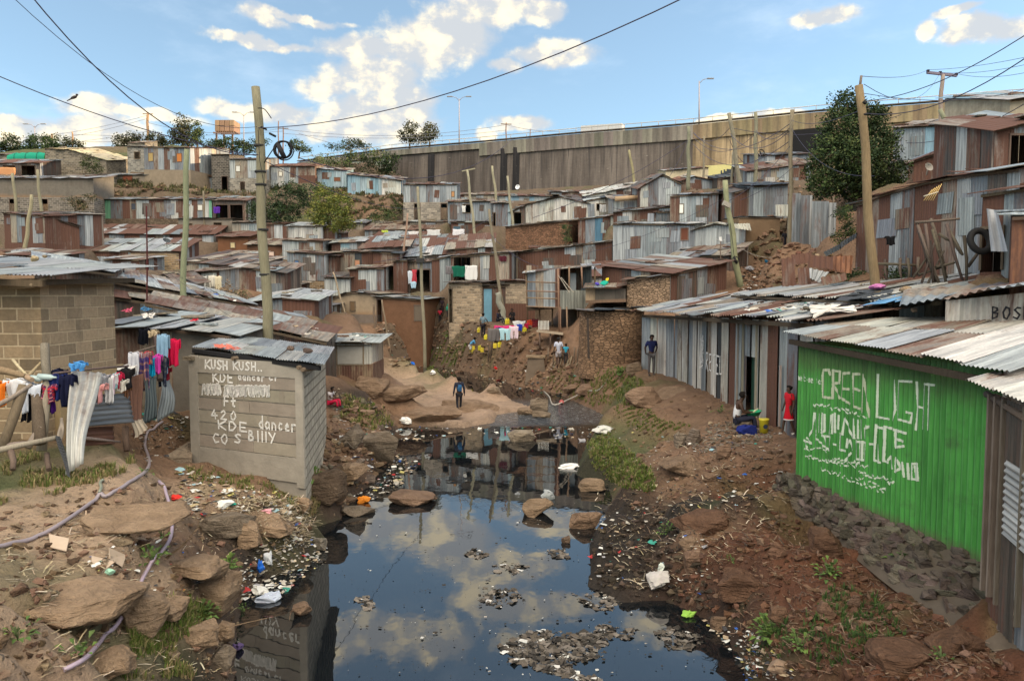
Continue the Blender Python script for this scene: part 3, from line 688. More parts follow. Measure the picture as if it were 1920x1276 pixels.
# mural band at the foot of the tan wall: yellow sky, dark skyline
mm=MB();a=wx(1322,235);b=wx(1425,224);n=Vector((b.y-a.y,-(b.x-a.x),0)).normalized()*.75
mm.face([Vector((a.x,a.y,22.2))+n,Vector((b.x,b.y,22.2))+n,Vector((b.x,b.y,24.3))+n*.82,Vector((a.x,a.y,24.3))+n*.82],None,(.55,.50,.22))
for j in range(24):
 f=.3+.66*j/24;p=a.lerp(b,f);q=a.lerp(b,f+.027);hh=22.9+1.1*abs(math.sin(j*1.7))*(.4+.6*math.sin(j/24*3.14))
 mm.face([Vector((p.x,p.y,22.2))+n*1.04,Vector((q.x,q.y,22.2))+n*1.04,Vector((q.x,q.y,hh))+n*.98,Vector((p.x,p.y,hh))+n*.98],None,(.035,.045,.06))
mm.build('mural','plain',rw)
# road deck behind it
md=MB()
for i in range(len(WX)-1):
 a,b=wx(*WX[i]),wx(*WX[i+1]);n=Vector((b.y-a.y,-(b.x-a.x),0)).normalized()
 md.hexa([Vector((a.x,a.y,29.0))-n*.4,Vector((b.x,b.y,29.0))-n*.4,Vector((b.x,b.y,29.0))-n*16,Vector((a.x,a.y,29.0))-n*16,Vector((a.x,a.y,30.6))-n*.4,Vector((b.x,b.y,30.6))-n*.4,Vector((b.x,b.y,30.6))-n*16,Vector((a.x,a.y,30.6))-n*16],(.06,.06,.062))
o=md.build('road','plain');tag(o,'asphalt road running along the top of the retaining wall',None,None,'structure')

# ------------------------------------------------------------------ the settlement, far rows first
bl='block';BG=(.20,.185,.165);DK='open'
shack('long grey concrete building with two small dark windows and sooty upper band',(-60,178),335,426,(74,76),6,'D','gD',4,wmat='plaster',flat=(.15,.135,.115),low=(.62,bl,(.155,.14,.125)),wins=[(.33,.39,.34,.58,DK),(.57,.63,.34,.58,DK),(.86,.92,.36,.55,DK)],name='block_building',cat='building',group='block houses of the settlement')
shack('dark open market shed with clothes, behind green tarpaulin truck',(-40,76),306,334,86,4,'D','gR',6,doors=[(.1,.3,.85,DK),(.4,.6,.85,DK),(.7,.92,.85,DK)])
shack('grey block house with lit gable left of the roadside bushes',(86,200),(278,300),332,92,6,'D','Y',2,wmat=bl,flat=(.19,.165,.13),peak=(.42,281),name='block_house',cat='house',group='block houses of the settlement')
shack('low mud house with a rust red door beneath the tall tin house',(203,277),328,352,90,4,'D','Dg',3,wmat='mud',flat=(.20,.165,.13),doors=[(.38,.62,.95,(.20,.06,.03))],name='mud_house',cat='house',group='mud and stone houses')
shack('tall narrow grey block house with one small window, up left skyline',(240,273),275,325,92,5,'D','g',0,wmat=bl,flat=(.23,.225,.21),wins=[(.4,.7,.55,.8,'grille')],name='block_house',cat='house',group='block houses of the settlement')
shack('two storey tin and mud house with sunlit right side on the skyline',(272,358),(276,278),352,(90,88),7,'GGT','DR',0,low=(.45,'mud',(.235,.19,.14)),wins=[(.10,.2,.66,.86,(.35,.25,.1)),(.72,.82,.66,.86,(.45,.16,.04))],name='two_storey_house',cat='house')
shack('dark soot stained block house between the two storey tin houses',(398,432),290,364,90,5,'D','D',0,wmat=bl,flat=(.10,.092,.085),doors=[(.55,.85,.45,DK)],name='block_house',cat='house',group='block houses of the settlement')
shack('pale tin storey on grey block base directly behind the big left pole',(432,497),299,365,88,5,'GLT','RD',2,low=(.47,bl,(.24,.225,.2)),wins=[(.18,.30,.66,.82,(.6,.6,.55)),(.3,.42,.12,.36,'grille')],name='two_storey_house',cat='house')
shack('pale grey tin shack with a white window left of the pale blue one',(508,560),312,357,90,4,'GL','OR',4,wins=[(.3,.42,.6,.78,(.7,.68,.6))])
shack('shack half tarpaulin half rust between pale grey and blue shacks',(560,591),312,346,89,4,'T','OR',3,low=(.5,'tin',(.10,.045,.035,.8)))
shack('bright blue tin shack under the leafy bank left of the retaining wall',(590,650),(316,320),356,90,4,'B','RT',3,wins=[(.62,.8,.45,.62,(.18,.07,.04))])
shack('long pale blue tin shack with thin brown roof edge',(652,716),(327,334),367,88,5,'B','T',3)
shack('short whitish tin shack at the right end of the blue row',(716,752),(334,339),366,87,4,'BLW','TR',5)
shack('light tin storey on grey block ground floor with two dark doorways',(757,857),346,412,80,5,'GGB','RD',3,low=(.50,bl,(.27,.245,.215)),doors=[(.20,.31,.46,DK),(.70,.81,.46,DK)],wins=[(.90,.95,.66,.8,(.42,.22,.1))],name='two_storey_house',cat='house')
shack('low pale strip shack at the foot of the brown retaining wall',(860,942),365,380,92,4,'LT','T',3)
shack('low pale blue shack below the wall right of the thin pole',(936,1032),(367,368),384,90,4,'BL','TR',3)
shack('dull tin shack with dark open slot below the wall centre',(1032,1112),360,384,90,4,'GT','DR',2,wins=[(.02,.2,.3,.8,DK)])
shack('cream walled low building under the tan part of retaining wall',(1248,1328),(320,314),338,92,5,'D','R',1,wmat='plaster',flat=(.50,.43,.30),name='low_building',cat='building',group=None)
shack('rust sided shack with curved roof and turquoise window beside the big tree',(1422,1516),(292,288),332,74,5,'=GGRGG','D',2,wins=[(.33,.44,.4,.66,(.20,.42,.45))])
shack('grey shack tucked behind the crossed leaning poles, upper right',(1278,1345),(338,340),366,80,4,'GT','RO',4,peak=(.35,331))
shack('low grey shack with black roof below the painted wall',(1345,1422),(335,328),358,78,4,'TD','DK',4)
shack('rusty roofed shack just left of the big tree trunk',(1400,1520),(322,306),350,68,4,'RGT','RT',9)
# left middle rows
shack('long row house patched with red, green and white tin panels',(184,398),374,424,(79,78),4,'=LERGRTLLRRGLRGRR','gT',3,low=(.28,'rubble',(.16,.125,.095)),wins=[(.30,.34,.62,.85,(.05,.06,.08)),(.88,.92,.6,.8,(.6,.6,.55))],name='row_house',cat='house')
shack('open wooden stall with purple clothes and tools at the row end',(400,462),376,415,78,4,'D','gT',7,doors=[(.08,.45,.8,DK),(.52,.9,.8,DK)],name='wooden_stall',cat='stall',group=None)
shack('grey mud house with barred window below the open stall',(335,436),410,440,76,4,'D','D',0,wmat='mud',flat=(.20,.175,.145),wins=[(.16,.26,.3,.7,'grille'),(.66,.8,.25,.75,'grille')],name='mud_house',cat='house',group='mud and stone houses')
shack('small house with a bright white tin front left of the big pole',(436,486),417,442,75,4,'LLT','T',2,name='tin_shack')
shack('dull rust shack with white post just right of the big pole',(498,538),420,446,74,4,'RTR','RT',3)
shack('tall rust streaked tin house with white patches on the left',(10,86),(399,406),470,(60,58),5,'=RTDRRL','RD',2,low=(.22,'tin',(.13,.055,.04,.9)),name='tin_house',cat='house')
shack('grey sided lean to with blue board behind rust streaked house',(86,150),(405,425),466,(58.5,60),4,'=RRRTD','D',2)
shack('long low house under rusty brown roof band below patched row',(160,400),(438,440),449,(71,72),4,'R','R',16,name='row_house',cat='house')
shack('brown mud house with small pale window under brown roof',(409,466),444,478,70,4,'D','R',9,wmat='mud',flat=(.165,.08,.045),wins=[(.42,.56,.4,.68,(.55,.45,.25))],name='mud_house',cat='house',group='mud and stone houses')
shack('small reddish mud hut with white window right behind big pole',(464,530),(458,460),492,68,3.5,'D','T',10,wmat='mud',flat=(.14,.075,.048),wins=[(.62,.76,.35,.62,(.65,.5,.42))],name='mud_hut',cat='hut',group='mud and stone houses')
shack('long house half rust panels half yellow stone under patched roof',(95,338),(471,471),506,(60,61),5,'R','=RRRRTLLLLLL',22,low=None,name='row_house',cat='house')
shack('yellowish stone end of the long patched roof house',(246,336),473,508,(60.2,60.9),.6,'D','T',0,wmat='rough_block',flat=(.36,.26,.155),over=.05,name='stone_wall_bay',cat='wall',group=None)
shack('dark shed with grey planks below small mud hut',(340,462),(490,500),(528,530),(52,51),5,'DGDT','TD',16)
shack('weathered wooden shed with tan roof behind the big pole base',(440,534),(500,512),(545,548),(50,50),4,'=TRDTD','TD',14)
shack('small hut hung with white curtains left of the leaning bush',(352,412),(512,508),552,42,3,'=DWRWRW','T',7,name='hut',cat='hut',group=None)
shack('little gabled shed with blue trimmed edge among the left roofs',(252,338),(535,532),556,38,3,'G','gT',6,peak=(.72,514))
shack('low shed with pale gabled tin roof right of the big pole',(455,590),(566,562),590,40,4,'=RDGRR','L',16,peak=(.55,558))
# centre stack
shack('top tier grey tin cabin with red curtain beside yellow green tree',(541,605),424,448,68,4,'L','L',6,wins=[],name='tin_cabin',cat='cabin',group='stacked grey tin cabins')
shack('red brown tin box between the tree trunk and grey cabin',(593,628),428,452,68.5,3,'R','T',2)
shack('middle tier pale grey tin cabin with wide brown roof edge',(530,606),(450,453),486,65,4,'=LLGGT','T',4,name='tin_cabin',cat='cabin',group='stacked grey tin cabins')
shack('lowest tier grey tin cabin with blue shutter on mud brick base',(540,611),(472,477),546,59,5,'GL','T',3,low=(.27,'rough_block',(.20,.145,.09)),wins=[(.19,.30,.60,.79,(.03,.13,.30))],name='tin_cabin',cat='cabin',group='stacked grey tin cabins')
shack('narrow rusty shed squeezed right of the lowest grey cabin',(609,632),480,530,60,3,'RT','D',2)
shack('rust red house with orange box front and dark doorway',(630,702),(474,472),512,61,5,'=RTKR','T',4,wins=[(.50,.62,.25,.62,(.45,.22,.13))],name='tin_house',cat='house')
shack('rust and plank house with black sagging roof above laundry',(700,748),(472,476),500,60,6,'RT','KD',5)
shack('grey tin front leaning hut with stick resting against it',(609,656),(520,522),(562,566),55,4,'GL','D',9)
shack('square grey tin cabin with one rust red panel',(656,721),(505,503),552,55.5,5,'=RLLGG','T',7,name='tin_cabin',cat='cabin',group='stacked grey tin cabins')
shack('rust red corner house with slanted grey post above earth path',(738,764),(490,488),548,57,5,'RGR','D',2)
shack('dark open fronted shack with red and white laundry hanging',(762,812),(492,490),548,57.5,4,'DG','T',4,doors=[(.12,.88,.75,DK)])
shack('tall rust plank house right of the laundry front',(810,848),(487,480),548,56,5,'RT','D',3)
shack('long rusty tin house with green and white cloths on its balcony',(846,955),(481,474),527,(55,54),6,'=RGKTLRTRGGR','DT',4,doors=[(.05,.34,.95,DK)],name='tin_house',cat='house')
shack('stone ground floor under the balcony with dark doorway',(842,903),530,603,(50.5,50),5,'D','D',2,wmat='rough_block',flat=(.31,.245,.175),doors=[(.0,.1,.85,DK)],down=3.2,name='stone_house',cat='house',group='mud and stone houses')
shack('narrow wooden store behind the bright blue door',(903,948),536,604,(50.3,51),4,'DT','D',2,doors=[(.08,.42,.93,(.16,.34,.46))],name='wooden_store',cat='shed',group=None)
shack('pale plastered wall room above rusted corrugated panels',(946,1002),(527,528),604,(51,51.5),5,'D','R',2,wmat='rough_block',flat=(.36,.30,.23),low=(.46,'tin',(.13,.055,.04,.95)),name='stone_house',cat='house',group='mud and stone houses')
shack('mud plastered curved roof house with small wooden shutter',(620,706),(562,553),606,(53,52),5,'D','DT',3,wmat='plaster',flat=(.30,.235,.165),low=(.3,'mud',(.17,.14,.12)),wins=[(.44,.54,.42,.7,(.14,.09,.05))],topfn=lambda f:.35*math.sin(f*3.14),name='mud_house',cat='house',group='mud and stone houses')
shack('red brown mud house with lean to roof beside the utility pole',(706,796),(556,562),602,(52,51),5,'D','GL',5,wmat='mud',flat=(.155,.085,.052),doors=[(.80,.97,.72,(.13,.105,.08)),(.02,.12,.9,DK)],down=3.4,name='mud_house',cat='house',group='mud and stone houses')
# roofs between
shack('long shack under sun bleached tan roof below the brick doorways',(684,846),(431,430),444,76,5,'DR','T',15,name='row_house',cat='house')
shack('row shack with white washing under brown roof, centre left',(700,850),(447,446),458,71,4.5,'DT','RRRG',12,name='row_house',cat='house')
shack('shack with bright rust roof left of the centre pole',(678,764),(466,461),476,64,4.5,'DR','R',20,name='row_house',cat='house')
shack('small shack with pale front edge under yellow green tree',(622,680),(456,453),472,66,4,'=DBD','TL',9)
shack('shack with faded grey blue patched roof beside centre pole',(764,840),(481,476),492,62,5,'D','=GGLRR',30,name='row_house',cat='house')
shack('shack under ribbed rust roof left of the thin leaning pole',(840,922),(468,462),480,62,5,'DR','R',24,name='row_house',cat='house')
shack('grey blue tin cabin with black opening and white curtain',(840,922),378,416,75,4,'G','T',3,wins=[(.34,.52,.45,.85,DK)],name='tin_cabin',cat='cabin')
shack('rust walled room below grey blue cabin with white sheet',(846,926),417,442,73,4,'R','D',2,wins=[(.05,.22,.25,.7,(.05,.10,.14))])
shack('narrow two storey grey tin slot house between thin poles',(924,958),381,426,72,4,'GB','T',2,doors=[(.02,.14,.6,DK)])
shack('white gabled tin house in the middle of the hillside',(985,1101),(384,381),(417,413),(72,70),6,'W','D',3,peak=(.56,369),name='gabled_house',cat='house')
shack('dark side lean to left of the white gabled house',(958,986),(398,384),424,72,4,'DT','D',2,doors=[(.2,.7,.8,DK)])
shack('whitish house with a barred black opening and hanging cloth',(1100,1152),(377,368),408,70,4,'W','DK',3,wins=[(.36,.66,.40,.72,DK)],name='tin_house',cat='house')
shack('pale tin house with a log lying along its roof edge',(1150,1203),(374,369),(402,398),66,4,'L','RT',5,name='tin_house',cat='house')
shack('white roofed lean to sloping up towards the wall, centre right',(1098,1204),(368,346),384,74,4,'W','W',6)
shack('grey gabled house with dark red panels at both ends',(1200,1276),(352,345),(394,390),64,5,'=RGGLGR','DT',2,peak=(.55,328),name='gabled_house',cat='house')
shack('stick and mud walled hut with horizontal twigs, centre',(948,1066),(425,414),(466,462),(64,62),4,'D','DT',2,wmat='rubble',flat=(.20,.115,.075),name='mud_hut',cat='hut',group='mud and stone houses')
shack('shack with blue, red and white painted planks beside twig wall',(1084,1150),(412,404),(454,448),(62,61),4,'=RGCOWTRT','LT',2)
shack('rust heap shed beneath the gabled house with red panels',(1150,1258),(398,388),(420,416),(60,58),4,'R','RD',4)
shack('large blue grey tin house with window at left of stack, right slope',(1256,1346),(368,364),(418,414),(57,56),6,'=TGGLGG','D',2,wins=[(.20,.28,.35,.68,(.75,.75,.70))],name='tin_house',cat='house')
shack('big grey tin house above the brown mud bank',(1412,1476),(350,345),406,(52,52),5,'G','K',3,name='tin_house',cat='house')
shack('narrow rust red house left of the big grey one above mud bank',(1376,1413),(362,352),420,53,4,'RT','KD',3)
shack('mud stone base with a row of white discs below grey house',(1385,1462),408,448,51,4,'D','D',0,wmat='mud',flat=(.20,.135,.085),over=.05,name='mud_base_wall',cat='wall',group=None)
shack('wide blue grey tin house with rusty hatch, right slope',(1149,1302),(420,421),(485,480),(52,50),6,'G','L',2,wins=[(.84,.92,.52,.88,(.14,.05,.03))],low=None,name='tin_house',cat='house')
shack('stone walled basement with green door under the wide grey tin house',(1152,1262),486,520,(52.4,51),4,'D','D',0,wmat='rubble',flat=(.24,.15,.10),over=.05,doors=[(.38,.48,.8,(.02,.16,.09))],name='stone_basement',cat='basement',group=None)
shack('grey tin house under a bright white roof edge behind green pole',(1302,1397),(430,424),(464,462),(50,49),6,'GGL','W',2,peak=(.4,420),name='tin_house',cat='house')
shack('upper shed with grey fan shaped roof beside the green pole',(1252,1374),(484,478),(515,505),(47,45),4,'D','TG',19)
shack('stone walled house with long tan roof, middle right',(1175,1257),(525,515),(582,578),(40,39),5,'D','TLT',14,wmat='rubble',flat=(.30,.22,.155),name='stone_house',cat='house',group='mud and stone houses')
shack('rust and grey panelled house end with red curled sheet, middle right',(1257,1362),(515,490),(574,542),(39,42),5,'=RRDGTRTGG','LTR',12,name='tin_house',cat='house')
shack('long rust panel house with roof line climbing right, centre',(953,1147),(476,452),(522,500),(57,54),5,'RRT','TL',3,name='row_house',cat='house')
shack('dark red roofed shed between rust row and wide grey house',(1110,1190),(520,512),534,47,5,'R','R',24)
# right upper slope
shack('rust streaked vertical panel house on the right skyline',(1811,1893),(232,203),296,(40,38),6,'=RTRTTRTRRLRT','D',2,name='tin_house',cat='house')
shack('blue grey tin house right behind the big tree',(1674,1812),(240,233),296,(53,50),6,'=GGGBGGBG','DT',3,name='tin_house',cat='house')
shack('dark red planked gable hut under the leaning pole',(1712,1892),(302,290),345,(36,34),5,'R','RD',5,peak=(.62,268),name='gabled_hut',cat='hut',group=None)
shack('house end with white upper wall at far right edge of the skyline',(1890,1990),(188,176),300,33,5,'D','BL',2,wmat='plaster',flat=(.42,.37,.28),name='house',cat='house',group=None)
shack('sagging rust roofed porch at the far right edge',(1862,1960),(246,222),330,28,4,'RDT','R',12,doors=[(.3,.7,.8,DK)])
shack('huge weathered rust tin house under sweeping dark roof, right',(1622,1905),(376,318),(512,520),(27,21),7,'=RORRRRTLGDGRTRR','RD',2,sheetw=.62,topfn=lambda f:.18*math.sin(f*3.1),name='tin_house',cat='house',wmat='tin_mid')
shack('low dark entrance with flapping sheets beside the huge rust house',(1838,1935),(366,352),(505,510),(19.5,18.5),3,'=RRDR','RL',4,doors=[(.02,.42,.55,DK)],wmat='tin_mid')
shack('orange brown corrugated panel shed at the right edge',(1893,1990),(408,404),528,(16.5,16),2.5,'OR','L',2,wmat='tin_mid')
shack('brown lean to with turned up rust roof left of huge rust house',(1604,1650),(384,374),505,(29,28),4,'RD','R',3,wmat='tin_mid')

for (lb,x,yt,yb,D,dep,w_,r_,rh,nm)in [
 ('plain brown shed filling the gap under the lit two storey house',(356,400),(330,332),362,91,4,'DT','RD',3,'a'),('half hidden grey shed behind the patched row, right end',(462,510),(392,394),420,80,4,'GD','T',4,'a'),
 ('little dark shack below the yellow green tree, right side',(655,684),(418,418),432,78,4,'D','G',5,'a'),('low shed with striped cloth front below two storey brick house',(758,842),(416,416),432,78.5,3,'DT','DT',3,'a'),
 ('rusty strip of shacks between the brown roofs, left centre',(560,640),(436,438),452,70,3,'RD','T',3,'a'),('brown shed wedged above the long patched roof house',(400,470),(478,482),498,62,4,'RT','TD',8,'a'),
 ('low rust shed left of the leaning curtain hut',(196,262),(486,488),506,56,4,'R','LT',7,'a'),('dull tin shed below the rust streaked house, left edge',(-30,95),(476,484),502,50,4,'DR','RTL',10,'a'),
 ('grey roofed shed right of the small mud hut',(528,560),(532,534),558,54,3,'DR','T',5,'a'),('dark shed between mud plastered house and pale gabled roof',(585,622),(572,574),600,50,3,'D','D',4,'a'),
 ('brown roofed shed behind the laundry shack',(745,842),(458,456),474,66,4,'DR','RRT',12,'a'),('rust shed above the long sloping rust row',(1000,1110),(466,462),482,60,4,'RT','TR',5,'a'),
 ('narrow dark lean to right of the stone walled house row',(1355,1392),(468,466),500,47,3,'DG','D',4,'a'),('rust patched shed above the rust heap',(1204,1262),(396,392),412,60,3,'RG','RT',3,'a'),
 ('small grey shed left of the big blue grey house',(1232,1260),(398,398),420,58,3,'GD','T',3,'a'),('brown shed under the far right sagging porch',(1895,1990),(330,322),372,25,3,'RD','R',5,'a'),
 ('dark tin shed below the tall blue grey house, upper right',(1640,1720),(312,306),348,48,4,'GD','DT',5,'a'),('grey block shed low behind the skyline sapling',(120,205),(330,330),352,88,4,'D','TD',4,'b'),
 ('flat roofed grey block house on the left skyline edge',(-30,60),(290,290),312,100,5,'D','D',2,'b'),('pale low building on the skyline right of white truck',(240,272),(268,268),284,140,5,'D','T',3,'b')]:
 if nm=='a':shack(lb,x,yt,yb,D,dep,w_,r_,rh)
 else:shack(lb,x,yt,yb,D,dep,w_,r_,rh,wmat=bl,flat=(.19,.175,.15),name='block_house',cat='house',group='block houses of the settlement')
# upright grey sheets standing as a fence, right slope
fr=root('tin_fence',P(1520,455,41),'fence of tall upright grey tin sheets between pole and big tree','fence')
mf=MB()
for (xa,xb,y0,y1,D)in ((1484,1500,362,448,43),(1500,1521,366,452,42.6),(1521,1541,377,462,41),(1541,1552,377,464,41.1),(1552,1566,380,466,41)):
 wall(mf,P(xa,y1,D),P(xb,y1,D),lambda f:P(xa,y0,D).z,lambda f:P(xa,y1,D).z-.7,'GGL',w=.6)
mf.build('panel','tin',fr);mb=MB()
for xa,D in ((1486,43.2),(1521,42.9),(1563,41.2)):mb=MB();mb.tube([P(xa,460,D),P(xa,368,D)],.05,(.14,.11,.08),6);mb.build('post','wood',fr)
for q in ((1490,452,42.5),(1521,458,42),(1560,468,41)):ctd(*q,'o')

# ------------------------------------------------------------------ low foreground roofs on the left
qroof('long rusty roof running down behind the painted kiosk',(272,567,23.5),(612,641,25.5),(642,612,29.5),(290,545,28),'TTR',2.0)
qroof('weathered brown roof strip between the two left poles',(196,553,25),(600,612,30),(565,590,34),(196,522,32),'TTRg'.upper(),2.2)
qroof('pale patched tin roof stretching right from the block house',(200,524,27),(484,574,33),(430,548,39),(205,497,36),'LLTG',2.4)
qroof('pale blue tin roof with green strip left above the block house',(60,492,22),(214,512,26),(236,500,34),(60,470,32),'LLG',2.4)
shack('dark corrugated shed wall behind the washing line',(202,326),(611,616),765,(20,20),3,'T','LG',22,wmat='tin_mid',down=.6,sheetw=.8,ctrl=True,rjt=.2)
shack('grey mud plastered shed between washing line and painted kiosk',(326,436),(617,630),(765,762),(20,20),3,'D','LG',20,wmat='mud',flat=(.17,.155,.135),down=.6,name='mud_shed',cat='shed',group=None,rjt=.2)
shack('whitewashed corrugated latrine hut perched on the stream bank',(622,698),(640,642),(716,708),(29,29),2.5,'WT','L',12,wmat='tin_mid',name='latrine_hut',cat='hut',group=None,down=1.0,wins=[(.15,.78,.42,.88,(.34,.33,.30))],over=.35,low=(.4,'tin_mid',(.34,.26,.17,.5)))

# ------------------------------------------------------------------ hand painted lettering (strokes on a unit cell)
GL={
 'K':[[(0,1),(0,0)],[(.75,1),(.05,.5),(.8,0)]],'U':[[(0,1),(.03,.25),(.3,0),(.6,.2),(.65,1)]],'S':[[(.7,.9),(.35,1),(.08,.78),(.35,.52),(.62,.3),(.38,0),(0,.1)]],
 'H':[[(0,1),(0,0)],[(.65,1),(.65,0)],[(0,.5),(.65,.5)]],'D':[[(0,1),(0,0),(.4,.05),(.72,.5),(.4,.95),(0,1)]],'E':[[(.65,1),(0,1),(0,0),(.65,0)],[(0,.5),(.5,.5)]],
 'd':[[(.55,1),(.55,0)],[(.55,.35),(.3,.55),(.02,.3),(.25,0),(.55,.2)]],'a':[[(.5,.5),(.25,.55),(0,.28),(.2,0),(.48,.2)],[(.5,.5),(.55,0)]],'n':[[(0,.55),(0,0)],[(0,.4),(.28,.56),(.5,.38),(.5,0)]],
 'c':[[(.48,.48),(.2,.56),(0,.28),(.2,.02),(.5,.1)]],'e':[[(.02,.28),(.48,.32),(.3,.56),(.02,.35),(.15,.02),(.5,.08)]],'r':[[(0,.55),(0,0)],[(0,.35),(.25,.55),(.45,.5)]],
 'F':[[(.6,1),(.08,1),(0,0)],[(0,.5),(.5,.5)]],'t':[[(.2,.9),(.15,.1),(.45,0)],[(0,.6),(.5,.62)]],'4':[[(.4,1),(0,.35),(.65,.38)],[(.45,.65),(.45,0)]],'2':[[(0,.8),(.3,1),(.55,.75),(0,0),(.65,.02)]],
 '0':[[(.3,1),(0,.6),(.05,.15),(.35,0),(.6,.4),(.5,.85),(.3,1)]],'C':[[(.65,.85),(.3,1),(0,.5),(.25,0),(.7,.15)]],'O':[[(.35,1),(0,.6),(.08,.1),(.45,0),(.7,.45),(.6,.9),(.35,1)]],
 'B':[[(0,1),(0,0),(.5,.08),(.55,.42),(0,.52),(.45,.65),(.42,.95),(0,1)]],'I':[[(.1,1),(.1,0)]],'l':[[(.1,1),(.1,0)]],'Y':[[(0,1),(.35,.5)],[(.75,1),(.2,0)]],
 'G':[[(.65,.95),(.1,1),(0,.6),(0,.05),(.6,0),(.65,.4),(.35,.42)]],'R':[[(0,0),(0,1),(.55,.95),(.55,.55),(.02,.5),(.65,0)]],'N':[[(0,0),(0,1),(.6,0),(.6,1)]],'L':[[(0,1),(0,0),(.6,.02)]],'T':[[(0,1),(.75,1)],[(.38,1),(.38,0)]],
 'w':[[(0,.55),(.15,0),(.3,.5),(.45,0),(.6,.55)]],'o':[[(.25,.55),(0,.28),(.25,0),(.5,.28),(.25,.55)]],'m':[[(0,0),(0,.55),(.25,.5),(.28,0)],[(.28,.45),(.5,.55),(.58,0)]],':':[[(.1,.5),(.1,.4)],[(.1,.15),(.1,.05)]],
 'A':[[(0,0),(.35,1),(.65,0)],[(.12,.4),(.55,.4)]],'M':[[(0,0),(.05,1),(.35,.3),(.65,1),(.7,0)]],'V':[[(0,1),(.3,0),(.6,1)]],'P':[[(0,0),(0,1),(.6,.9),(.55,.5),(0,.48)]],'-':[[(0,.5),(.5,.5)]],'.':[[(.1,.08),(.1,0)]],'J':[[(.5,1),(.5,.2),(.2,0),(0,.2)]],
 'g':[[(.5,.5),(.2,.55),(0,.3),(.25,.05),(.5,.25)],[(.5,.55),(.45,-.3),(.1,-.35)]],'i':[[(.1,.5),(.1,0)],[(.1,.8),(.1,.72)]],'Z':[[(0,1),(.6,1),(0,0),(.65,0)]],'X':[[(0,1),(.6,0)],[(.6,1),(0,0)]],
}
def write(mb,text,u0,v0,wd,ht,mapf,col,sw=.03,gapf=1.25,jx=.04,slant=0.0,seg=.03,ca=.65):
 """paint text as thin ribbons; mapf(u, v) gives the surface point"""
 u=u0
 for chh in text:
  if chh==' ':u+= wd*.9;continue
  for st in GL.get(chh,GL['I']):
   pts=[((u+x*wd+random.uniform(-jx,jx)*wd+slant*y*ht),v0+y*ht+random.uniform(-jx,jx)*ht)for x,y in st]
   stroke(mb,pts,sw,mapf,col,seg)
  u+= wd*((.45 if chh in 'Il:.i' else 1.0)*gapf*.85)
def stroke(mb,pts,sw,mapf,col,seg=.03):
 for (a,b)in zip(pts[:-1],pts[1:]):
  dx,dy=b[0]-a[0],b[1]-a[1];L=math.hypot(dx,dy)
  if L<1e-5:continue
  nx_,ny_=-dy/L*sw/2,dx/L*sw/2;ex,ey=dx/L*sw*.35,dy/L*sw*.35
  k=max(1,int(L/seg));q=[(a[0]-ex+(dx+2*ex)*i/k,a[1]-ey+(dy+2*ey)*i/k)for i in range(k+1)]
  ws=[random.uniform(.75,1.15)for _ in q];r=3 if seg<.02 else 1
  for i in range(k):
   for t in range(r):
    s0,s1=-1+2*t/r,-1+2*(t+1)/r
    P4=[mapf(q[i][0]+nx_*s0*ws[i],q[i][1]+ny_*s0*ws[i]),mapf(q[i+1][0]+nx_*s0*ws[i+1],q[i+1][1]+ny_*s0*ws[i+1]),mapf(q[i+1][0]+nx_*s1*ws[i+1],q[i+1][1]+ny_*s1*ws[i+1]),mapf(q[i][0]+nx_*s1*ws[i],q[i][1]+ny_*s1*ws[i])]
    mb.face(P4,None,col)
def planemap(A,B,ztop0=None,off=.004):     # u metres from A towards B, v metres above A (follows the base line slope)
 A=Vector(A);B=Vector(B);h=Vector((B.x-A.x,B.y-A.y,0));L=h.length;h.normalize();n=Vector((h.y,-h.x,0))
 return lambda u,v:A+h*u+n*off+Vector((0,0,v+(B.z-A.z)*u/L))
WHITE=(.72,.71,.68)

# ------------------------------------------------------------------ painted kiosk
KA,KB=P(362,868,16.6),P(574,928,15.2);KAt,KBt=P(362,664,16.6),P(576,688,15.2)
h=Vector((KB.x-KA.x,KB.y-KA.y,0));KL=h.length;h.normalize();kn=Vector((h.y,-h.x,0))
KC=P(612,790,19.3);KCt=P(614,672,19.3);KD=KA+(KC-KB);KDt=KD.copy();KDt.z=3.7
kr=root('painted_kiosk',((KA.x+KC.x)/2,(KA.y+KC.y)/2,.9),'small concrete kiosk with white hand painted words and pale tin roof by the stream','kiosk')
mb=MB();PC=(.30,.275,.235)
wall(mb,KA,KB,lambda f:KAt.z+(KBt.z-KAt.z)*f,lambda f:KA.z+(KB.z-KA.z)*f-.5,'D',w=None,flat=PC)
wall(mb,KD,KA,lambda f:KDt.z+(KAt.z-KDt.z)*f,lambda f:KA.z-.5,'D',w=None,flat=PC,uv0=4)
wall(mb,KC,KD,lambda f:KCt.z,lambda f:KA.z-.4,'D',w=None,flat=PC,uv0=9)
mb.build('front_wall','plaster',kr)
mb=MB();wall(mb,KB,KC,lambda f:KBt.z+(KCt.z-KBt.z)*f,lambda f:KB.z-.5+.5*f,'D',w=None,flat=(.40,.37,.31));mb.build('side_wall','kiosk_side',kr)
KBh=Vector((KB.x,KB.y,KA.z));km=planemap(KA,KBh,off=.0)
mb=MB()                    # raised frame and horizontal boards of block courses
H0=KAt.z-KA.z-.02
def kbox(u0,u1,v0,v1,d,col,b=mb):
 p=[km(u0,v0),km(u1,v0),km(u1,v1),km(u0,v1)]
 b.hexa([p[0]+kn*d,p[1]+kn*d,p[1]+kn*.001,p[0]+kn*.001,p[3]+kn*d,p[2]+kn*d,p[2]+kn*.001,p[3]+kn*.001],col)
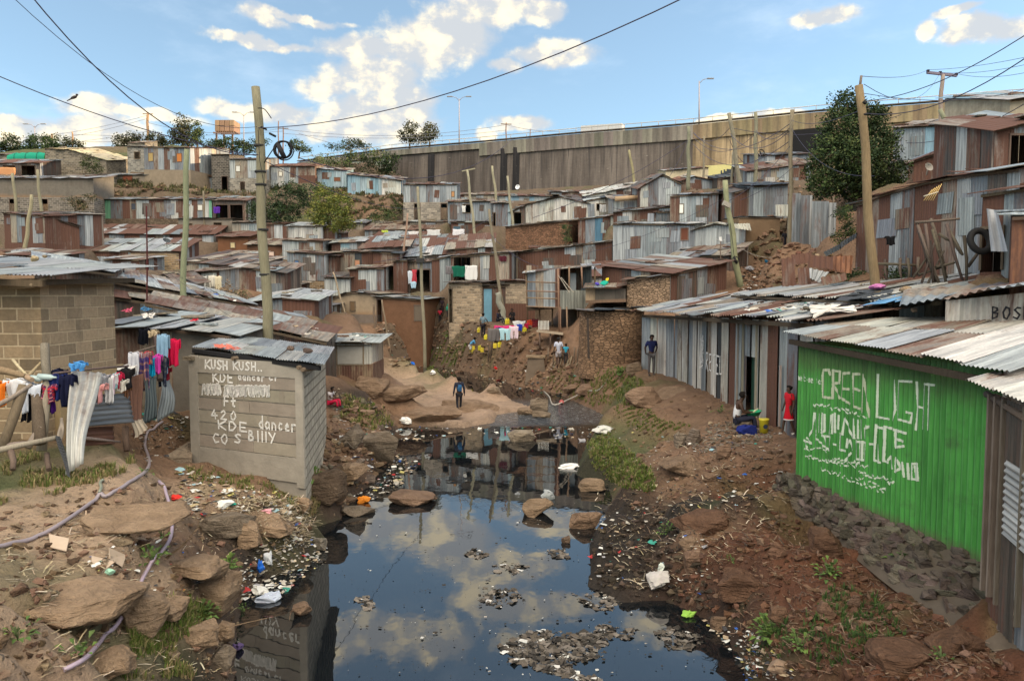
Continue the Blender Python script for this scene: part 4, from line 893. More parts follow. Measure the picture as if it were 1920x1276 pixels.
def kp(px,py):            # photo pixel -> (along, up) on the kiosk front
 d=ray(px,py);t=(KA-Vector((0,0,5))).dot(kn)/d.dot(kn);p=Vector((0,0,5))+d*t
 u=(p-KA).dot(h);return u,p.z-KA.z
V0=kp(450,845)[1];V1=kp(450,702)[1]
kbox(0,.26,.0,H0,.05,PC);kbox(KL-.2,KL,-.2,H0-.05,.05,PC);kbox(.26,KL-.2,V1,H0-.04,.045,PC);kbox(.26,KL-.2,-.1,V0,.045,PC)
for i in range(6):
 dv=(V1-V0)/6;v=V0+i*dv;nb=[0.26]+sorted(random.uniform(.45,KL-.4)for _ in range(3))+[KL-.2]
 for a,b in zip(nb[:-1],nb[1:]):kbox(a+.003,b-.003,v+.016,v+dv-.008,random.uniform(.02,.028),jit((.265,.235,.19),.12))
mb.build('block_courses','mud',kr)
mb=MB();kw_=planemap(KA,KBh,off=.052);kw2=planemap(KA,KBh,off=.0335)
def kt(text,x0,y0,x1,y1,mp,sw=.034,g=1.2):   # text box in photo pixels: left base, right top
 u0,v0=kp(x0,y0);u1=kp(x1,y1)[0];v1=kp(x0,y1)[1];n_=sum((.45 if c in 'Il:.i' else 1.0)for c in text)*g*.85
 write(mb,text,u0,v0,(u1-u0)/n_,(v1-v0),mp,WHITE,sw,g)
kt('KUSH',389,690,433,674,kw_,.045);kt('KUSH..',441,692,497,677,kw_,.034)
kt('KDE',402,714,443,697,kw2,.042);kt('dancer',449,711,502,696,kw2,.034);kt('cr',507,712,530,697,kw2,.034)
kt('Ft',423,760,450,742,kw2,.04);kt('420',399,783,453,767,kw2,.04,1.35)
kt('KDE',412,803,473,787,kw2,.04,1.35);kt('dancer',488,802,562,778,kw2,.038,1.15)
kt('CO',402,828,433,811,kw2,.04);kt('S',443,829,458,812,kw2,.04);kt('BIllY',469,824,523,806,kw2,.04,1.3)
for (x0,x1,y0,y1,nn)in ((383,415,719,738,34),(423,508,722,741,90)):     # painted over words
 for k in range(nn):
  xa=x0+(x1-x0)*k/nn;stroke(mb,[kp(xa,y0+random.uniform(-1,3)),kp(xa+random.uniform(-4,5),y1+random.uniform(-3,2))],.036,kw2,jit(WHITE,.08))
mb.build('painted_lettering','plain',kr)
mb=MB();rz=Vector((0,0,.0))
strips(mb,P(358,652,16.8),P(606,686,14.85),P(626,652,19.9),P(432,628,21.4),'=GLLGL',w=.62,cor=1,wob=.02,jt=.12,cross=1);mb.build('roof','tin_near',kr)
mb=MB();mb.bar(P(362,657,16.75),P(600,690,14.9),.06,.09,(.02,.02,.022));mb.build('eave_beam','wood',kr)
for px,py,D in ((444,671,16.0),(566,688,15.15),(574,692,15.1)):
 mb=MB();p=P(px,py,D);mb.tube([p+kn*.12,p-kn*.4],.045,(.14,.105,.075),8);mb.build('rafter_end','wood',kr)
mb=MB();kbox(-.1,.2,H0-.1,H0-.02,.12,(.2,.17,.13),mb);mb.build('corner_capstone','stone',kr)
for p in (KA,KB):ct(p.x+.1,p.y-.3,p.z-.02,'b')
ct(KA.x,KA.y,KA.z,'b');ct((KA.x+KB.x)/2,(KA.y+KB.y)/2,(KA.z+KB.z)/2,'b');ct(KC.x,KC.y,1.2,'b');ct(KD.x,KD.y,1.4,'b');ct((KA.x+KC.x)/2,(KA.y+KC.y)/2,1.1)

# ------------------------------------------------------------------ stone block house, left
HX0,HX1,HY0,HY1=-16.0,-8.83,14.0,16.6
hr=root('stone_block_house',((HX0+HX1)/2,15.3,2.2),'large brown quarry stone block house with pale tin roof at the left edge','house')
mb=MB();SC=(.25,.19,.125)
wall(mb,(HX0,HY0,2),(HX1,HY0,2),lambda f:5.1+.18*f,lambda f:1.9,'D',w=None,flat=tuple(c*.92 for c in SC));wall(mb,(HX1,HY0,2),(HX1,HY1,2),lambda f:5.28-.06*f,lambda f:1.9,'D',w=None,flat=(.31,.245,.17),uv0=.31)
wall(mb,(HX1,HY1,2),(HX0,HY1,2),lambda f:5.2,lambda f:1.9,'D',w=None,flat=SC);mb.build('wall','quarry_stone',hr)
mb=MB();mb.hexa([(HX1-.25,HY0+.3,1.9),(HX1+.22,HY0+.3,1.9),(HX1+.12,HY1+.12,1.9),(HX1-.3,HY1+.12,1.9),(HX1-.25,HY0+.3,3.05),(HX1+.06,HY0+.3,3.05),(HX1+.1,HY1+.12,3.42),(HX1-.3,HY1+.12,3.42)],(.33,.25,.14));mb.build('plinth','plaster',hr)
mb=MB();strips(mb,(-16.5,13.5,5.62),(-8.3,13.3,5.27),(-8.2,17.3,5.62),(-16.5,17.5,6.15),'=LLLGLLWGLL',w=.8,cor=1,wob=.035,jt=.3);mb.build('roof','tin_near',hr)
mb=MB();mb.bar((-16.3,13.75,5.42),(-8.5,13.6,5.18),.1,.12,(.10,.075,.05));mb.bar((-8.6,13.6,5.2),(-8.6,17.0,5.3),.08,.1,(.09,.07,.05));mb.build('eave_beam','wood',hr)
mb=MB();mb.tube([P(20,538,13.8),P(62,534,13.6),P(92,518,13.7)],[.05,.06,.03],(.22,.17,.115),8);mb.build('rafter_log','wood',hr)
for x in (-16,-12,-9):ct(x,13.7,2.25,'b');ct(x,16.5,2.5,'b')
ct(-8.3,15,2.3);ct(-8.3,17,2.35)

# ------------------------------------------------------------------ long tin row, right
QA,QB=P(1265,700,30),P(1524,790,16.4);QA.z=1.75;QB.z=1.68
qr=root('long_tin_shack',((QA.x+QB.x)/2+3,23,1.7),'long row shack of whitewashed, grey and rusty upright sheets, right bank','shack','tin shacks of the settlement')
mb=MB();ztop=lambda f:4.16+.22*f
holes=[(.665,.73,1.6,3.25)]
wall(mb,QA,QB,lambda f:ztop(f)-.02,lambda f:1.55+.06*math.sin(f*40),'=GWDWGWWGTWKWOGGGLWWRG',w=.62,holes=holes,cor=2,off=.05,rag=.07)
Q0=P(1203,668,31.5);Q0.z=1.8;wall(mb,Q0,QA,lambda f:4.1,lambda f:1.6,'=GWWGRD',w=.45,cor=2,off=.04)
wall(mb,QB,QB+Vector((6,0,0)),lambda f:ztop(1),lambda f:1.6,'G',w=.8,cor=2)
mb.build('wall','tin_near',qr)
mb=MB();hq=Vector((QB.x-QA.x,QB.y-QA.y,0));QL=hq.length;hq.normalize();nq=Vector((hq.y,-hq.x,0))
mb.hexa([QA+hq*QL*.665-nq*.12,QA+hq*QL*.73-nq*.02,QA+hq*QL*.73-nq*.06,QA+hq*QL*.665-nq*.16]+[p+Vector((0,0,1.5))for p in (QA+hq*QL*.665-nq*.12,QA+hq*QL*.73-nq*.02,QA+hq*QL*.73-nq*.06,QA+hq*QL*.665-nq*.16)],(.02,.075,.05));mb.build('door','tin_mid',qr)
for f,w_,zz_ in ((.655,.05,2.4),(.738,.05,2.5),(.62,.04,2.45),(.87,.04,1.5)):
 mb=MB();p=QA+hq*QL*f+nq*.09;mb.bar(p,p+Vector((0,0,zz_)),w_,.05,jit((.36,.32,.26),.3));mb.build('upright_batten','wood',qr)
mb=MB();qm=planemap(QA,QB,off=.085);write(mb,'RETEL',QL*.37,.75,.36,.55,qm,WHITE,.055,1.3,.08);write(mb,'D',QL*.955,.95,.3,.6,qm,WHITE,.05,1.2,.05);write(mb,'ll',QL*.955,1.85,.2,.25,qm,WHITE,.05)
for k in range(26):stroke(mb,[(QL*.325+random.uniform(-.25,.25),1.1+random.uniform(-.4,.9)),(QL*.325+random.uniform(-.25,.25),1.0+random.uniform(-.4,.9))],.05,qm,WHITE)
mb.build('chalk_marks','plain',qr)
mb=MB();strips(mb,P(1186,584,31.8),P(1540,606,15.6),P(2020,520,22),P(1330,552,37),'=RLLGLRLGTLGLLTRLGLRLT',w=.78,cor=2,wob=.06,jt=.35,off=.03);mb.build('roof','tin_near',qr)
mb=MB();mb.bar(P(1205,592,31.5),P(1526,611,16.2),.08,.1,(.07,.055,.04));mb.build('eave_beam','wood',qr)
for q in [(QA.x,QA.y),(QB.x,QB.y),((QA.x+QB.x)/2,(QA.y+QB.y)/2),(Q0.x,Q0.y),(QA.x*.75+QB.x*.25,QA.y*.75+QB.y*.25),(QA.x*.25+QB.x*.75,QA.y*.25+QB.y*.75)]:
 ct(q[0],q[1],1.68,'o');ct(q[0]+4,q[1],1.9,'b')
for q in ((12,20,2.2),(14,26,2.6),(12,32,3),(10,36,3.4),(17,22,2.5),(20,26,3.6)):ct(*q)
qroof('pale tin roof sheets behind the long row, below scrap heap',(1372,552,30),(1690,566,17.5),(1990,503,20),(1585,521,31),'LGTLR',2.2,w=.8,rcor=2)
qroof('dark rusty roof strip climbing from stone wall to green pole',(1268,574,35),(1420,566,27),(1560,533,31),(1385,551,38),'RTLR',2.0,w=.8,rcor=2)

# boseri shack
BA,BB=P(1772,600,14.5),P(1990,606,13.4);BA.z=2.0;BB.z=2.0
br_=root('lettered_shack',((BA.x+BB.x)/2,15,2),'dirty white tin shack lettered in black above the green shack roof','shack','tin shacks of the settlement')
mb=MB();wall(mb,BA,BB,lambda f:4.86+.22*f,lambda f:1.8,'W',w=.8,cor=2,off=.01);mb.build('wall','tin_near',br_)
mb=MB();bm=planemap(BA,BB,off=.045);write(mb,'BOSERI',.78,4.535-2.0,.145,.215,bm,(.02,.02,.025),.030,1.32,.05);mb.build('lettering','plain',br_)
mb=MB();strips(mb,P(1690,578,15.4),P(1960,528,13.0),P(2160,512,17),P(1700,545,18.5),'GLTG',w=.8,cor=2,wob=.05,jt=.2);mb.build('roof','tin_near',br_)
ct(BA.x,BA.y,1.9);ct(BB.x,BB.y,1.9)

# ------------------------------------------------------------------ green shack
GA,GB=P(1492,886,13.9),P(1866,1066,9.35);GA.z=1.62;GB.z=1.55
gr=root('green_shack',((GA.x+GB.x)/2+2,(GA.y+GB.y)/2+1,1.6),'bright green corrugated shack with white painted words on a stone footing','shack')
hg=Vector((GB.x-GA.x,GB.y-GA.y,0));GLn=hg.length;hg.normalize();ng=Vector((hg.y,-hg.x,0))
GREEN=(.062,.275,.052)
gtop=lambda f:4.12-.08*f
mb=MB();k=int(GLn/.0125)
def gw(u):return .011*math.sin(u*2*math.pi/.105)+.012*math.sin(u*1.3)
for i in range(k):
 u0,u1=GLn*i/k,GLn*(i+1)/k
 p=[GA+hg*u+ng*gw(u)for u in (u0,u1)];pn=int(u0/.98);tone=(1.0,.93,1.08,.97,1.1)[pn% 5]
 c=tuple(x*tone for x in GREEN);vs=[0,.8,1.6,2.6]
 for j in range(3):
  f=u0/GLn;za,zb=1.4+(gtop(f)-1.4)*j/3,1.4+(gtop(f)-1.4)*(j+1)/3
  mb.face([(p[0].x,p[0].y,za),(p[1].x,p[1].y,za),(p[1].x,p[1].y,zb),(p[0].x,p[0].y,zb)],[(u0,za-1.5),(u1,za-1.5),(u1,zb-1.5),(u0,zb-1.5)],c,True)
wall(mb,GA+Vector((3.8,.6,0)),GA,lambda f:4.1,lambda f:1.4,'D',w=None,flat=GREEN,cor=0)
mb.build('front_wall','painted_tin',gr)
gm=lambda u,v:GA+hg*u+ng*(gw(u)+.005)+Vector((0,0,v))
def gproj(px,py):         # photo pixel -> wall coordinates
 d=ray(px,py);o=Vector((0,0,5));t=(GA-o).dot(ng)/d.dot(ng);p=o+d*t;return ((p-GA).dot(hg),p.z-GA.z)
gpix=lambda px,py:gm(*gproj(px,py))
GW=(.52,.60,.48)
mb=MB()
def gs(pts,w=.045,c=GW,n=1):
 q=[gproj(1490+x/4.5556,680+y/4.5556)for x,y in pts];stroke(mb,q,w*.85,gm,c,.012)
GWd=(.42,.47,.33)
for st in ([(308,100),(300,60),(250,62),(245,110),(245,290),(330,300),(330,220)],[(335,300),(335,65),(395,75),(390,170),(340,175)],[(345,185),(392,300)],[(480,85),(420,90),(415,200),(405,300),(480,350)],[(418,220),(475,225)],[(562,95),(505,95),(505,200),(510,370),(560,390)],[(508,215),(560,235)],[(580,420),(590,100)],[(592,110),(640,460)]):gs(st,.055,GWd)
for st in ([(715,100),(705,460),(810,480)],[(855,150),(860,400),(838,490)],[(995,160),(885,155),(880,480),(985,510),(1000,430),(950,420)],[(1040,165),(1045,400),(1030,570)],[(1050,370),(1090,385)],[(1105,200),(1090,560)],[(1100,180),(1190,190)],[(1140,200),(1130,570)]):gs(st,.042)
wm_=[gproj(1498,710),gproj(1538,714)];write(mb,'welcome to:',wm_[0][0],wm_[0][1]-.02,.082,.13,gm,GW,.016,1.1,.04,0,.012)
for st in ([(175,430),(160,560),(130,620)],[(180,430),(190,590)],[(215,440),(210,590)],[(240,430),(235,600),(262,580),(262,440)],[(300,610),(320,450)],[(330,440),(325,600)],[(352,430),(352,590)],[(385,450),(380,560)],[(430,480),(415,610)],[(440,470),(500,640)],[(510,480),(515,640)],[(548,490),(548,640)],[(572,490),(575,640)],[(610,540),(635,545),(600,560),(605,640)],
     [(700,530),(690,700)],[(700,545),(760,560),(765,640)],[(770,545),(830,560)],[(775,560),(765,820)],[(850,570),(945,600)],[(860,580),(860,720),(930,710)],[(862,645),(925,670)]):gs(st,.05)
for st in ([(110,640),(150,690),(85,660),(110,720)],[(190,610),(180,710)],[(185,640),(240,690)],[(235,620),(310,630),(300,740),(240,700)],[(260,630),(280,740)],[(335,690),(360,700)],[(395,600),(390,740),(440,750)],[(455,650),(450,720),(480,660),(500,740)],[(530,660),(535,820),(600,830),(610,680),(530,670)],[(560,670),(560,820)],[(585,670),(580,820)],[(640,690),(680,695)],[(690,690),(685,830),(730,850)],[(715,700),(720,850)],[(760,720),(750,830),(800,850)],[(800,830),(820,800),(835,900)],[(860,810),(855,930),(900,900),(880,830)],[(920,850),(930,970)],[(965,860),(970,990)],[(1000,860),(1000,990),(1050,1000),(1045,860),(1000,860)],[(1020,880),(1030,990)],[(440,830),(485,770)]):gs(st,.045)
random.seed(5)
for (ya,yb,xa,xb,nn,wob)in ((350,400,165,480,20,14),(730,745,85,310,12,12),(790,860,90,380,26,10),(860,880,380,640,18,14),(900,1000,230,520,16,22),(930,1010,550,850,24,22),(1000,1090,530,780,24,34),(820,850,320,560,16,12),(400,470,400,640,10,14)):
 for i in range(nn):
  f=i/nn;x=xa+(xb-xa)*f;y=ya+(yb-ya)*f+random.uniform(-wob,wob)
  gs([(x,y),(x+random.uniform(4,16),y+random.uniform(-12,22))],random.uniform(.02,.04))
random.seed(11)
mb.build('painted_lettering','plain',gr)
mb=MB();strips(mb,P(1468,624,14.1),P(1886,702,8.9),P(2180,590,12.5),P(1612,598,17.5),'=LTWLTWLRWTL',w=.72,cor=1,wob=.02,jt=.06,cross=1);mb.build('roof','tin_near',gr)
mb=MB();mb.bar(P(1482,640,14.0),P(1862,716,9.2),.07,.09,(.05,.04,.03));mb.build('eave_beam','wood',gr)
# stone footing under it (a retaining wall of dark stones)
fo=root('stone_footing',(GB.x-1,10.5,1),'sloping dark dry stone footing wall under the green shack','wall')
F0=[P(1462,898,14.4),P(1492,884,13.95),P(1560,925,12.8),P(1650,965,11.6),P(1760,1015,10.4),P(1875,1066,9.3),P(1960,1110,8.6)]
F1=[(1452,930,.95),(1490,970,.95),(1560,1010,.98),(1650,1085,1.0),(1760,1170,1.0),(1850,1210,1.05),(1960,1290,1.05)]
F1=[Z(a,b,c)for a,b,c in F1]
mb=MB()
for i in range(6):
 for j in range(4):
  t0,t1=j/4,(j+1)/4
  a,b=F0[i].lerp(F1[i],t0),F0[i+1].lerp(F1[i+1],t0);c,d=F0[i+1].lerp(F1[i+1],t1),F0[i].lerp(F1[i],t1)
  L=(F0[i]-F0[i+1]).length;mb.face([d,c,b,a],[(i*1.3,1-t1),(i*1.3+1.3,1-t1),(i*1.3+1.3,1-t0),(i*1.3,1-t0)],(.10,.082,.065))
 mb.face([F0[i],F0[i+1],F0[i+1]+Vector((1.0,.5,.0)),F0[i]+Vector((1.0,.5,.0))],None,(.18,.12,.08))
mb.build('mortar_core','mud',fo)
def stone_mesh(rad,sx,sy,sz,seed,sub=2,rough=.28,flat=.0):
 bm=bmesh.new();bmesh.ops.create_icosphere(bm,subdivisions=sub,radius=1.0)
 cuts=[];rnd=random.Random(seed)
 for _ in range(10):
  v=Vector((rnd.gauss(0,1),rnd.gauss(0,1),rnd.gauss(0,1))).normalized();cuts.append((v,rnd.uniform(.58,.86)))
 for v in bm.verts:
  p=v.co.copy();p=p.lerp(p/max(abs(p.x),abs(p.y),abs(p.z))*.86,.5);p*= 1+rough*mn.noise(p*1.3+Vector((seed*3.1,0,0)))+rough*.4*mn.noise(p*3.7+Vector((0,seed*1.7,0)))+(rough*.35*(abs(mn.noise(Vector((p.x*2.2,p.y*2.2,p.z*6))+Vector((seed,0,0))))-.3)if sub>2 else 0)
  for n_,d_ in cuts:
   q=p.dot(n_)
   if q>d_:p-= n_*(q-d_)*.9
  v.co=Vector((p.x*sx,p.y*sy,p.z*sz))*rad
 V=[tuple(v.co)for v in bm.verts];Fc=[tuple(v.index for v in f.verts)for f in bm.faces];bm.free();return V,Fc
def hull_mesh(rad,sx,sy,sz,seed,n=13,det=0):
 rnd=random.Random(seed);bm=bmesh.new();off=Vector((seed*1.7,seed*.3,0))
 for _ in range(n):
  v=Vector((rnd.uniform(-1,1),rnd.uniform(-1,1),rnd.uniform(-1,1)));v=v/max(.001,(abs(v.x)**3+abs(v.y)**3+abs(v.z)**3)**(1/3))*rnd.uniform(.82,1.02);bm.verts.new(v)
 r_=bmesh.ops.convex_hull(bm,input=bm.verts);bmesh.ops.delete(bm,geom=list({g for g in r_['geom_interior']+r_['geom_unused']if isinstance(g,bmesh.types.BMVert)}),context='VERTS')
 if det:
  bmesh.ops.bevel(bm,geom=list(bm.edges),offset=.07,segments=2,profile=.6,affect='EDGES')
  bmesh.ops.triangulate(bm,faces=bm.faces);bmesh.ops.subdivide_edges(bm,edges=[e for e in bm.edges if e.calc_length()>.22],cuts=det,use_grid_fill=True);bmesh.ops.triangulate(bm,faces=bm.faces)
  for v in bm.verts:
   p=v.co;d=mn.fractal(p*1.6+off,1,2,5)*.13+(round((p.z+mn.noise(p*2+off)*.25)*4)/4-p.z)*-.12*abs(mn.noise(Vector((p.x,p.y,p.z*3))+off));v.co=p*(1+d)
 for v in bm.verts:v.co=Vector((v.co.x*sx,v.co.y*sy,v.co.z*sz))*rad
 bm.verts.index_update();V=[tuple(v.co)for v in bm.verts];Fc=[tuple(v.index for v in f.verts)for f in bm.faces];bm.free();return V,Fc
HC={}
def add_hull(mb,loc,rad,sc,seed,col,rot=None,n=11,det=0):
 if det:V,Fc=hull_mesh(1,*sc,seed,n,det)
 else:
  k=(seed% 61,n)
  if k not in HC:HC[k]=hull_mesh(1,1,1,1,k[0],n,0)
  V,Fc=HC[k];V=[(x*sc[0],y*sc[1],z*sc[2])for x,y,z in V]
 M=(rot or Matrix.Rotation(random.uniform(0,6.28),3,'Z'));b=len(mb.v);loc=Vector(loc)
 for v in V:mb.v.append(tuple(M@(Vector(v)*rad)+loc))
 for f in Fc:mb.idx(b,f,None,col,False)
def add_stone(mb,loc,rad,sc,seed,col,rot=None,sub=2,rough=.28,smooth=False):
 V,Fc=stone_mesh(rad,*sc,seed,sub,rough);M=(rot or Matrix.Rotation(random.uniform(0,6.28),3,'Z'));b=len(mb.v);loc=Vector(loc)
 for v in V:mb.v.append(tuple(M@ Vector(v)+loc))
 for f in Fc:mb.idx(b,f,None,col,smooth)
for i in range(6):
 n_=int((F0[i]-F0[i+1]).length/.15)+1
 for k in range(n_):
  for j in range(6):
   if random.random()<.12:continue
   f=(k+random.uniform(.1,.9))/n_;t=(j+random.uniform(.1,.9))/6
   if t>.86:continue
   p=(F0[i]*(1-f)+F0[i+1]*f)*(1-t)+(F1[i]*(1-f)+F1[i+1]*f)*t;r=random.uniform(.08,.17)
   mbs=MB();add_hull(mbs,p,r,(1.25,.8,.85),random.randint(0,999),jit((.15,.128,.108),.4),Matrix.Rotation(random.uniform(-.4,.4)+math.atan2(hg.y,hg.x),3,'Z')@ Matrix.Rotation(random.uniform(-.4,.4),3,'Y'))
   if i<6 and r>.14:mbs.build('stone','stone',fo)
   else:
    if 'pk' not in globals()or pk is None:pk=MB()
    b=len(pk.v);pk.v.extend(mbs.v);pk.f.extend(tuple(b+q for q in f_)for f_ in mbs.f);pk.uv.extend(mbs.uv);pk.c.extend(mbs.c);pk.sm.extend(mbs.sm)
sc_=pk.build('packing_stones','stone',fo);sc_['kind']='stuff'
for a in F0:q=a-ng*1.1;ct(q.x,q.y,a.z-.05,'b')
for a in F1:ct(a.x,a.y,a.z-.12,'r');q=a+ng*.25;ct(q.x,q.y,a.z-.18,'r');q=a-ng*.3;ct(q.x,q.y,a.z,'r')

# grey shack at the right edge
RA,RB=P(1853,1040,8.5),P(1935,1185,7.3);RA.z=1.55;RB.z=1.5
rr=root('grey_edge_shack',(RA.x+1.2,7.6,1.5),'grey weathered board and tin shack with pale ribbed roof at right edge','shack')
mb=MB();wall(mb,RA,RB+(RB-RA)*.8,lambda f:3.86-.05*f,lambda f:1.3,'=TDG',w=.5,cor=1,off=.03);wall(mb,RA+Vector((2,.5,0)),RA,lambda f:3.8,lambda f:1.4,'D',w=None)
mb.build('wall','tin_near',rr)
mb=MB();hR=(RB-RA);hR.z=0;hR.normalize();nR=Vector((hR.y,-hR.x,0))
for f in (.0,.12,.26,.62):p=RA+hR*f*1.6+nR*.03;mb.bar(p,p+Vector((0,0,2.3)),.09,.03,jit((.17,.14,.115),.2));mb.build('board','wood',rr);mb=MB()
mb=MB();pA=RA+hR*.55+nR*.06
for i in range(60):
 z0=2.4+i*.0135;z1=z0+.0135;o0,o1=.012*math.sin(z0*82),.012*math.sin(z1*82);q=pA+nR*o0;q1=pA+nR*o1;e=hR*1.6
 mb.face([(q.x,q.y,z0),(q.x+e.x,q.y+e.y,z0-.05),(q1.x+e.x,q1.y+e.y,z1-.05),(q1.x,q1.y,z1)],[(z0,0),(z0,1.6),(z1,1.6),(z1,0)],(.40,.40,.39,.15),True)
mb.build('patch_sheet','tin_near',rr)
mb=MB();strips(mb,P(1810,714,8.6),P(1990,790,6.8),P(2250,720,8.5),P(1900,690,10.2),'WLW',w=.7,cor=1,wob=.02,jt=.05,cross=0);mb.build('roof','tin_near',rr)
mb=MB();mb.tube([P(1850,738,8.7),P(1935,792,7.4)],.04,(.13,.10,.08),7);mb.build('eave_beam','wood',rr)
ct(RA.x,RA.y,1.5,'r');ct(RB.x,RB.y,1.45,'r');ct(RA.x+2,RA.y,1.7);ct(RB.x+1.5,RB.y,1.7)

# ------------------------------------------------------------------ round stone hut in the middle
NC=P(1146,682,35.0);NC.z=1.75;NR=1.42
nr=root('round_stone_hut',NC,'rounded rubble stone hut with black patched roof on the far bank','hut')
mb=MB();K=28
for i in range(K):
 a0,a1=2*math.pi*i/K,2*math.pi*(i+1)/K;r0=NR*(1.05);r1=NR*1.0
 f=lambda a,r,z:(NC.x+math.cos(a)*r*1.06,NC.y+math.sin(a)*r,z)
 mb.face([f(a0,r0,1.1),f(a1,r0,1.1),f(a1,r1,4.18),f(a0,r1,4.18)],[(a0*NR,0),(a1*NR,0),(a1*NR,3.1),(a0*NR,3.1)],(.235,.155,.10))
mb.build('wall','rubble',nr)
mb=MB();strips(mb,P(1080,583,33.3),P(1218,578,33.3),P(1222,577,37),P(1085,580,37),'KDK',w=.8,wob=.08,jt=.3);mb.build('roof','tin',nr)
mb=MB();mb.bar(P(1104,672,33.4),P(1102,596,33.5),.09,.06,(.05,.04,.035));mb.build('wall_post','wood',nr)
ct(NC.x,NC.y,1.75,'o');ct(NC.x-1.5,NC.y-1.5,1.72,'o');ct(NC.x+1.5,NC.y-1.2,1.8,'o');ct(NC.x,NC.y+2,2.2,'b')

# ------------------------------------------------------------------ stilted cabin
sr=root('stilted_cabin',P(1050,600,43),'cabin on stilts with pole lattice front and open porch, centre','cabin')
A,B=P(989,576,42),P(1050,576,41.5);Cx=P(1118,566,42.5)
mb=MB();wall(mb,A,B,lambda f:P(989,512,42).z+.25*f,lambda f:A.z,'=GTGR',w=.6);wall(mb,A+Vector((0,3,0)),A,lambda f:P(989,512,42).z,lambda f:A.z,'D',w=.8);wall(mb,Cx+Vector((0,2.6,0)),A+Vector((0,3,0)),lambda f:P(1118,500,42).z+.2,lambda f:A.z,'GT',w=.8)
mb.build('wall','tin',sr)
mb=MB();wall(mb,B,Cx,lambda f:B.z+.95,lambda f:B.z-.1,'L',w=None,flat=(.33,.35,.32,.12));mb.build('porch_parapet','tin',sr)
mb=MB();strips(mb,P(980,512,41.6),P(1126,498,42),P(1126,495,45.5),P(984,507,45.5),'DTD',w=.8);mb.build('roof','tin',sr)
mb=MB();mb.hexa([A+Vector((0,0,-.2)),Cx+Vector((0,0,-.2)),Cx+Vector((0,3,-.2)),A+Vector((0,3,-.2)),A,Cx,Cx+Vector((0,3,0)),A+Vector((0,3,0))],(.08,.06,.045));mb.build('floor','wood',sr)
for px,y0,y1,D in ((988,508,600,41.9),(1009,508,578,41.9),(1021,506,578,41.85),(1048,503,632,41.3),(1052,575,640,41.3),(1068,500,566,41.8),(1092,500,540,41.9),(1116,500,545,42.3),(1064,575,655,41.0),(1010,575,615,43),(1083,570,620,42.5),(1035,575,612,43)):
 mb=MB();mb.tube([P(px+random.uniform(-2,2),y0,D),P(px+random.uniform(-1,4),y1,D)],.05,jit((.20,.135,.09),.25),6);mb.build('post','wood',sr)
for y0,y1 in ((528,530),(545,547),(558,560),(574,577)):
 mb=MB();mb.tube([P(986,y0,41.7),P(1049,y1,41.3)],.035,jit((.20,.135,.09),.2),5);mb.build('rail','wood',sr)
for q in ((1047,516,1067,548),(1052,520,1075,548)):
 mb=MB();mb.bar(P(q[0],q[1],41.3),P(q[2],q[3],41.4),.12,.03,(.42,.38,.32));mb.build('brace','wood',sr)
mb=MB();wall(mb,P(1069,549,42.6),P(1080,549,42.6),lambda f:P(1069,512,42.6).z,lambda f:P(1069,549,42.6).z,'L',w=None,flat=(.28,.31,.33,.1));mb.build('door','plain',sr)
ct(P(1050,600,43).x,43,3.0,'b');ct(P(1010,605,43).x,43.5,3.1,'b')
# wooden hutch stall with plank sides
er=root('plank_stall',P(1135,568,40),'dark plank stall platform with plastic bags on top, beside stone walled house','stall')
mb=MB();mb.hexa([P(1098,563,39.5),P(1174,560,39.5),P(1174,560,41.5),P(1098,563,41.5),P(1098,568,39.5),P(1174,566,39.5),P(1174,566,41.5),P(1098,568,41.5)],(.15,.10,.07));mb.build('platform','wood',er)
mb=MB();wall(mb,P(1098,563,40),P(1116,562,40),lambda f:P(1098,536,40).z,lambda f:P(1098,563,40).z,'W',w=None,flat=(.4,.3,.2));mb.build('shelf_front','wood',er)
mb=MB();wall(mb,P(1116,562,39.9),P(1173,560,39.9),lambda f:P(1116,541,40).z,lambda f:P(1116,562,40).z,'D',w=.5,flat=None);mb.build('plank_front','wood',er)
mb=MB();strips(mb,P(1094,541,39.5),P(1176,536,39.5),P(1178,530,41.6),P(1098,532,41.6),'GDT',w=.6,wob=.04);mb.build('roof','tin',er)

# ------------------------------------------------------------------ build the terrain sheet
TC=np.array([c for c in CT])
ys=np.concatenate([np.linspace(-60,0,20,endpoint=False),np.linspace(0,5,24,endpoint=False),5*(30**(np.linspace(0,1,430)))[:-1],np.geomspace(150,3200,26)])
nx=440
gx=np.linspace(-1,1,nx);ag=np.abs(gx)[None,:];yp=np.maximum(ys,0)[:,None]
# dense columns where the photo looks, wide ones beyond
XX=np.sign(gx)[None,:]*np.where(ag<.88,(8+.8*yp)*ag/.88,(8+.8*yp)+((ag-.88)/.12)**2*(130+.6*yp));YY=np.repeat(ys[:,None],nx,1)
zz,cc=terr(XX.ravel(),YY.ravel(),True)
NV=len(zz);V=np.stack([XX.ravel(),YY.ravel(),zz],1)
i=np.arange(len(ys)-1)[:,None]*nx+np.arange(nx-1)[None,:]
Fq=np.stack([i,i+1,i+nx+1,i+nx],-1).reshape(-1,4)
me=bpy.data.meshes.new('ground');me.vertices.add(NV);me.vertices.foreach_set('co',V.ravel())
me.loops.add(Fq.size);me.loops.foreach_set('vertex_index',Fq.ravel());me.polygons.add(len(Fq));me.polygons.foreach_set('loop_start',np.arange(0,Fq.size,4));me.polygons.foreach_set('loop_total',np.full(len(Fq),4))
me.update(calc_edges=True)
ca=me.color_attributes.new('Col','FLOAT_COLOR','POINT');ca.data.foreach_set('color',np.concatenate([cc,np.ones((NV,1))],1).astype(np.float32).ravel())
me.polygons.foreach_set('use_smooth',[True]*len(Fq));me.materials.append(MATS['soil'])
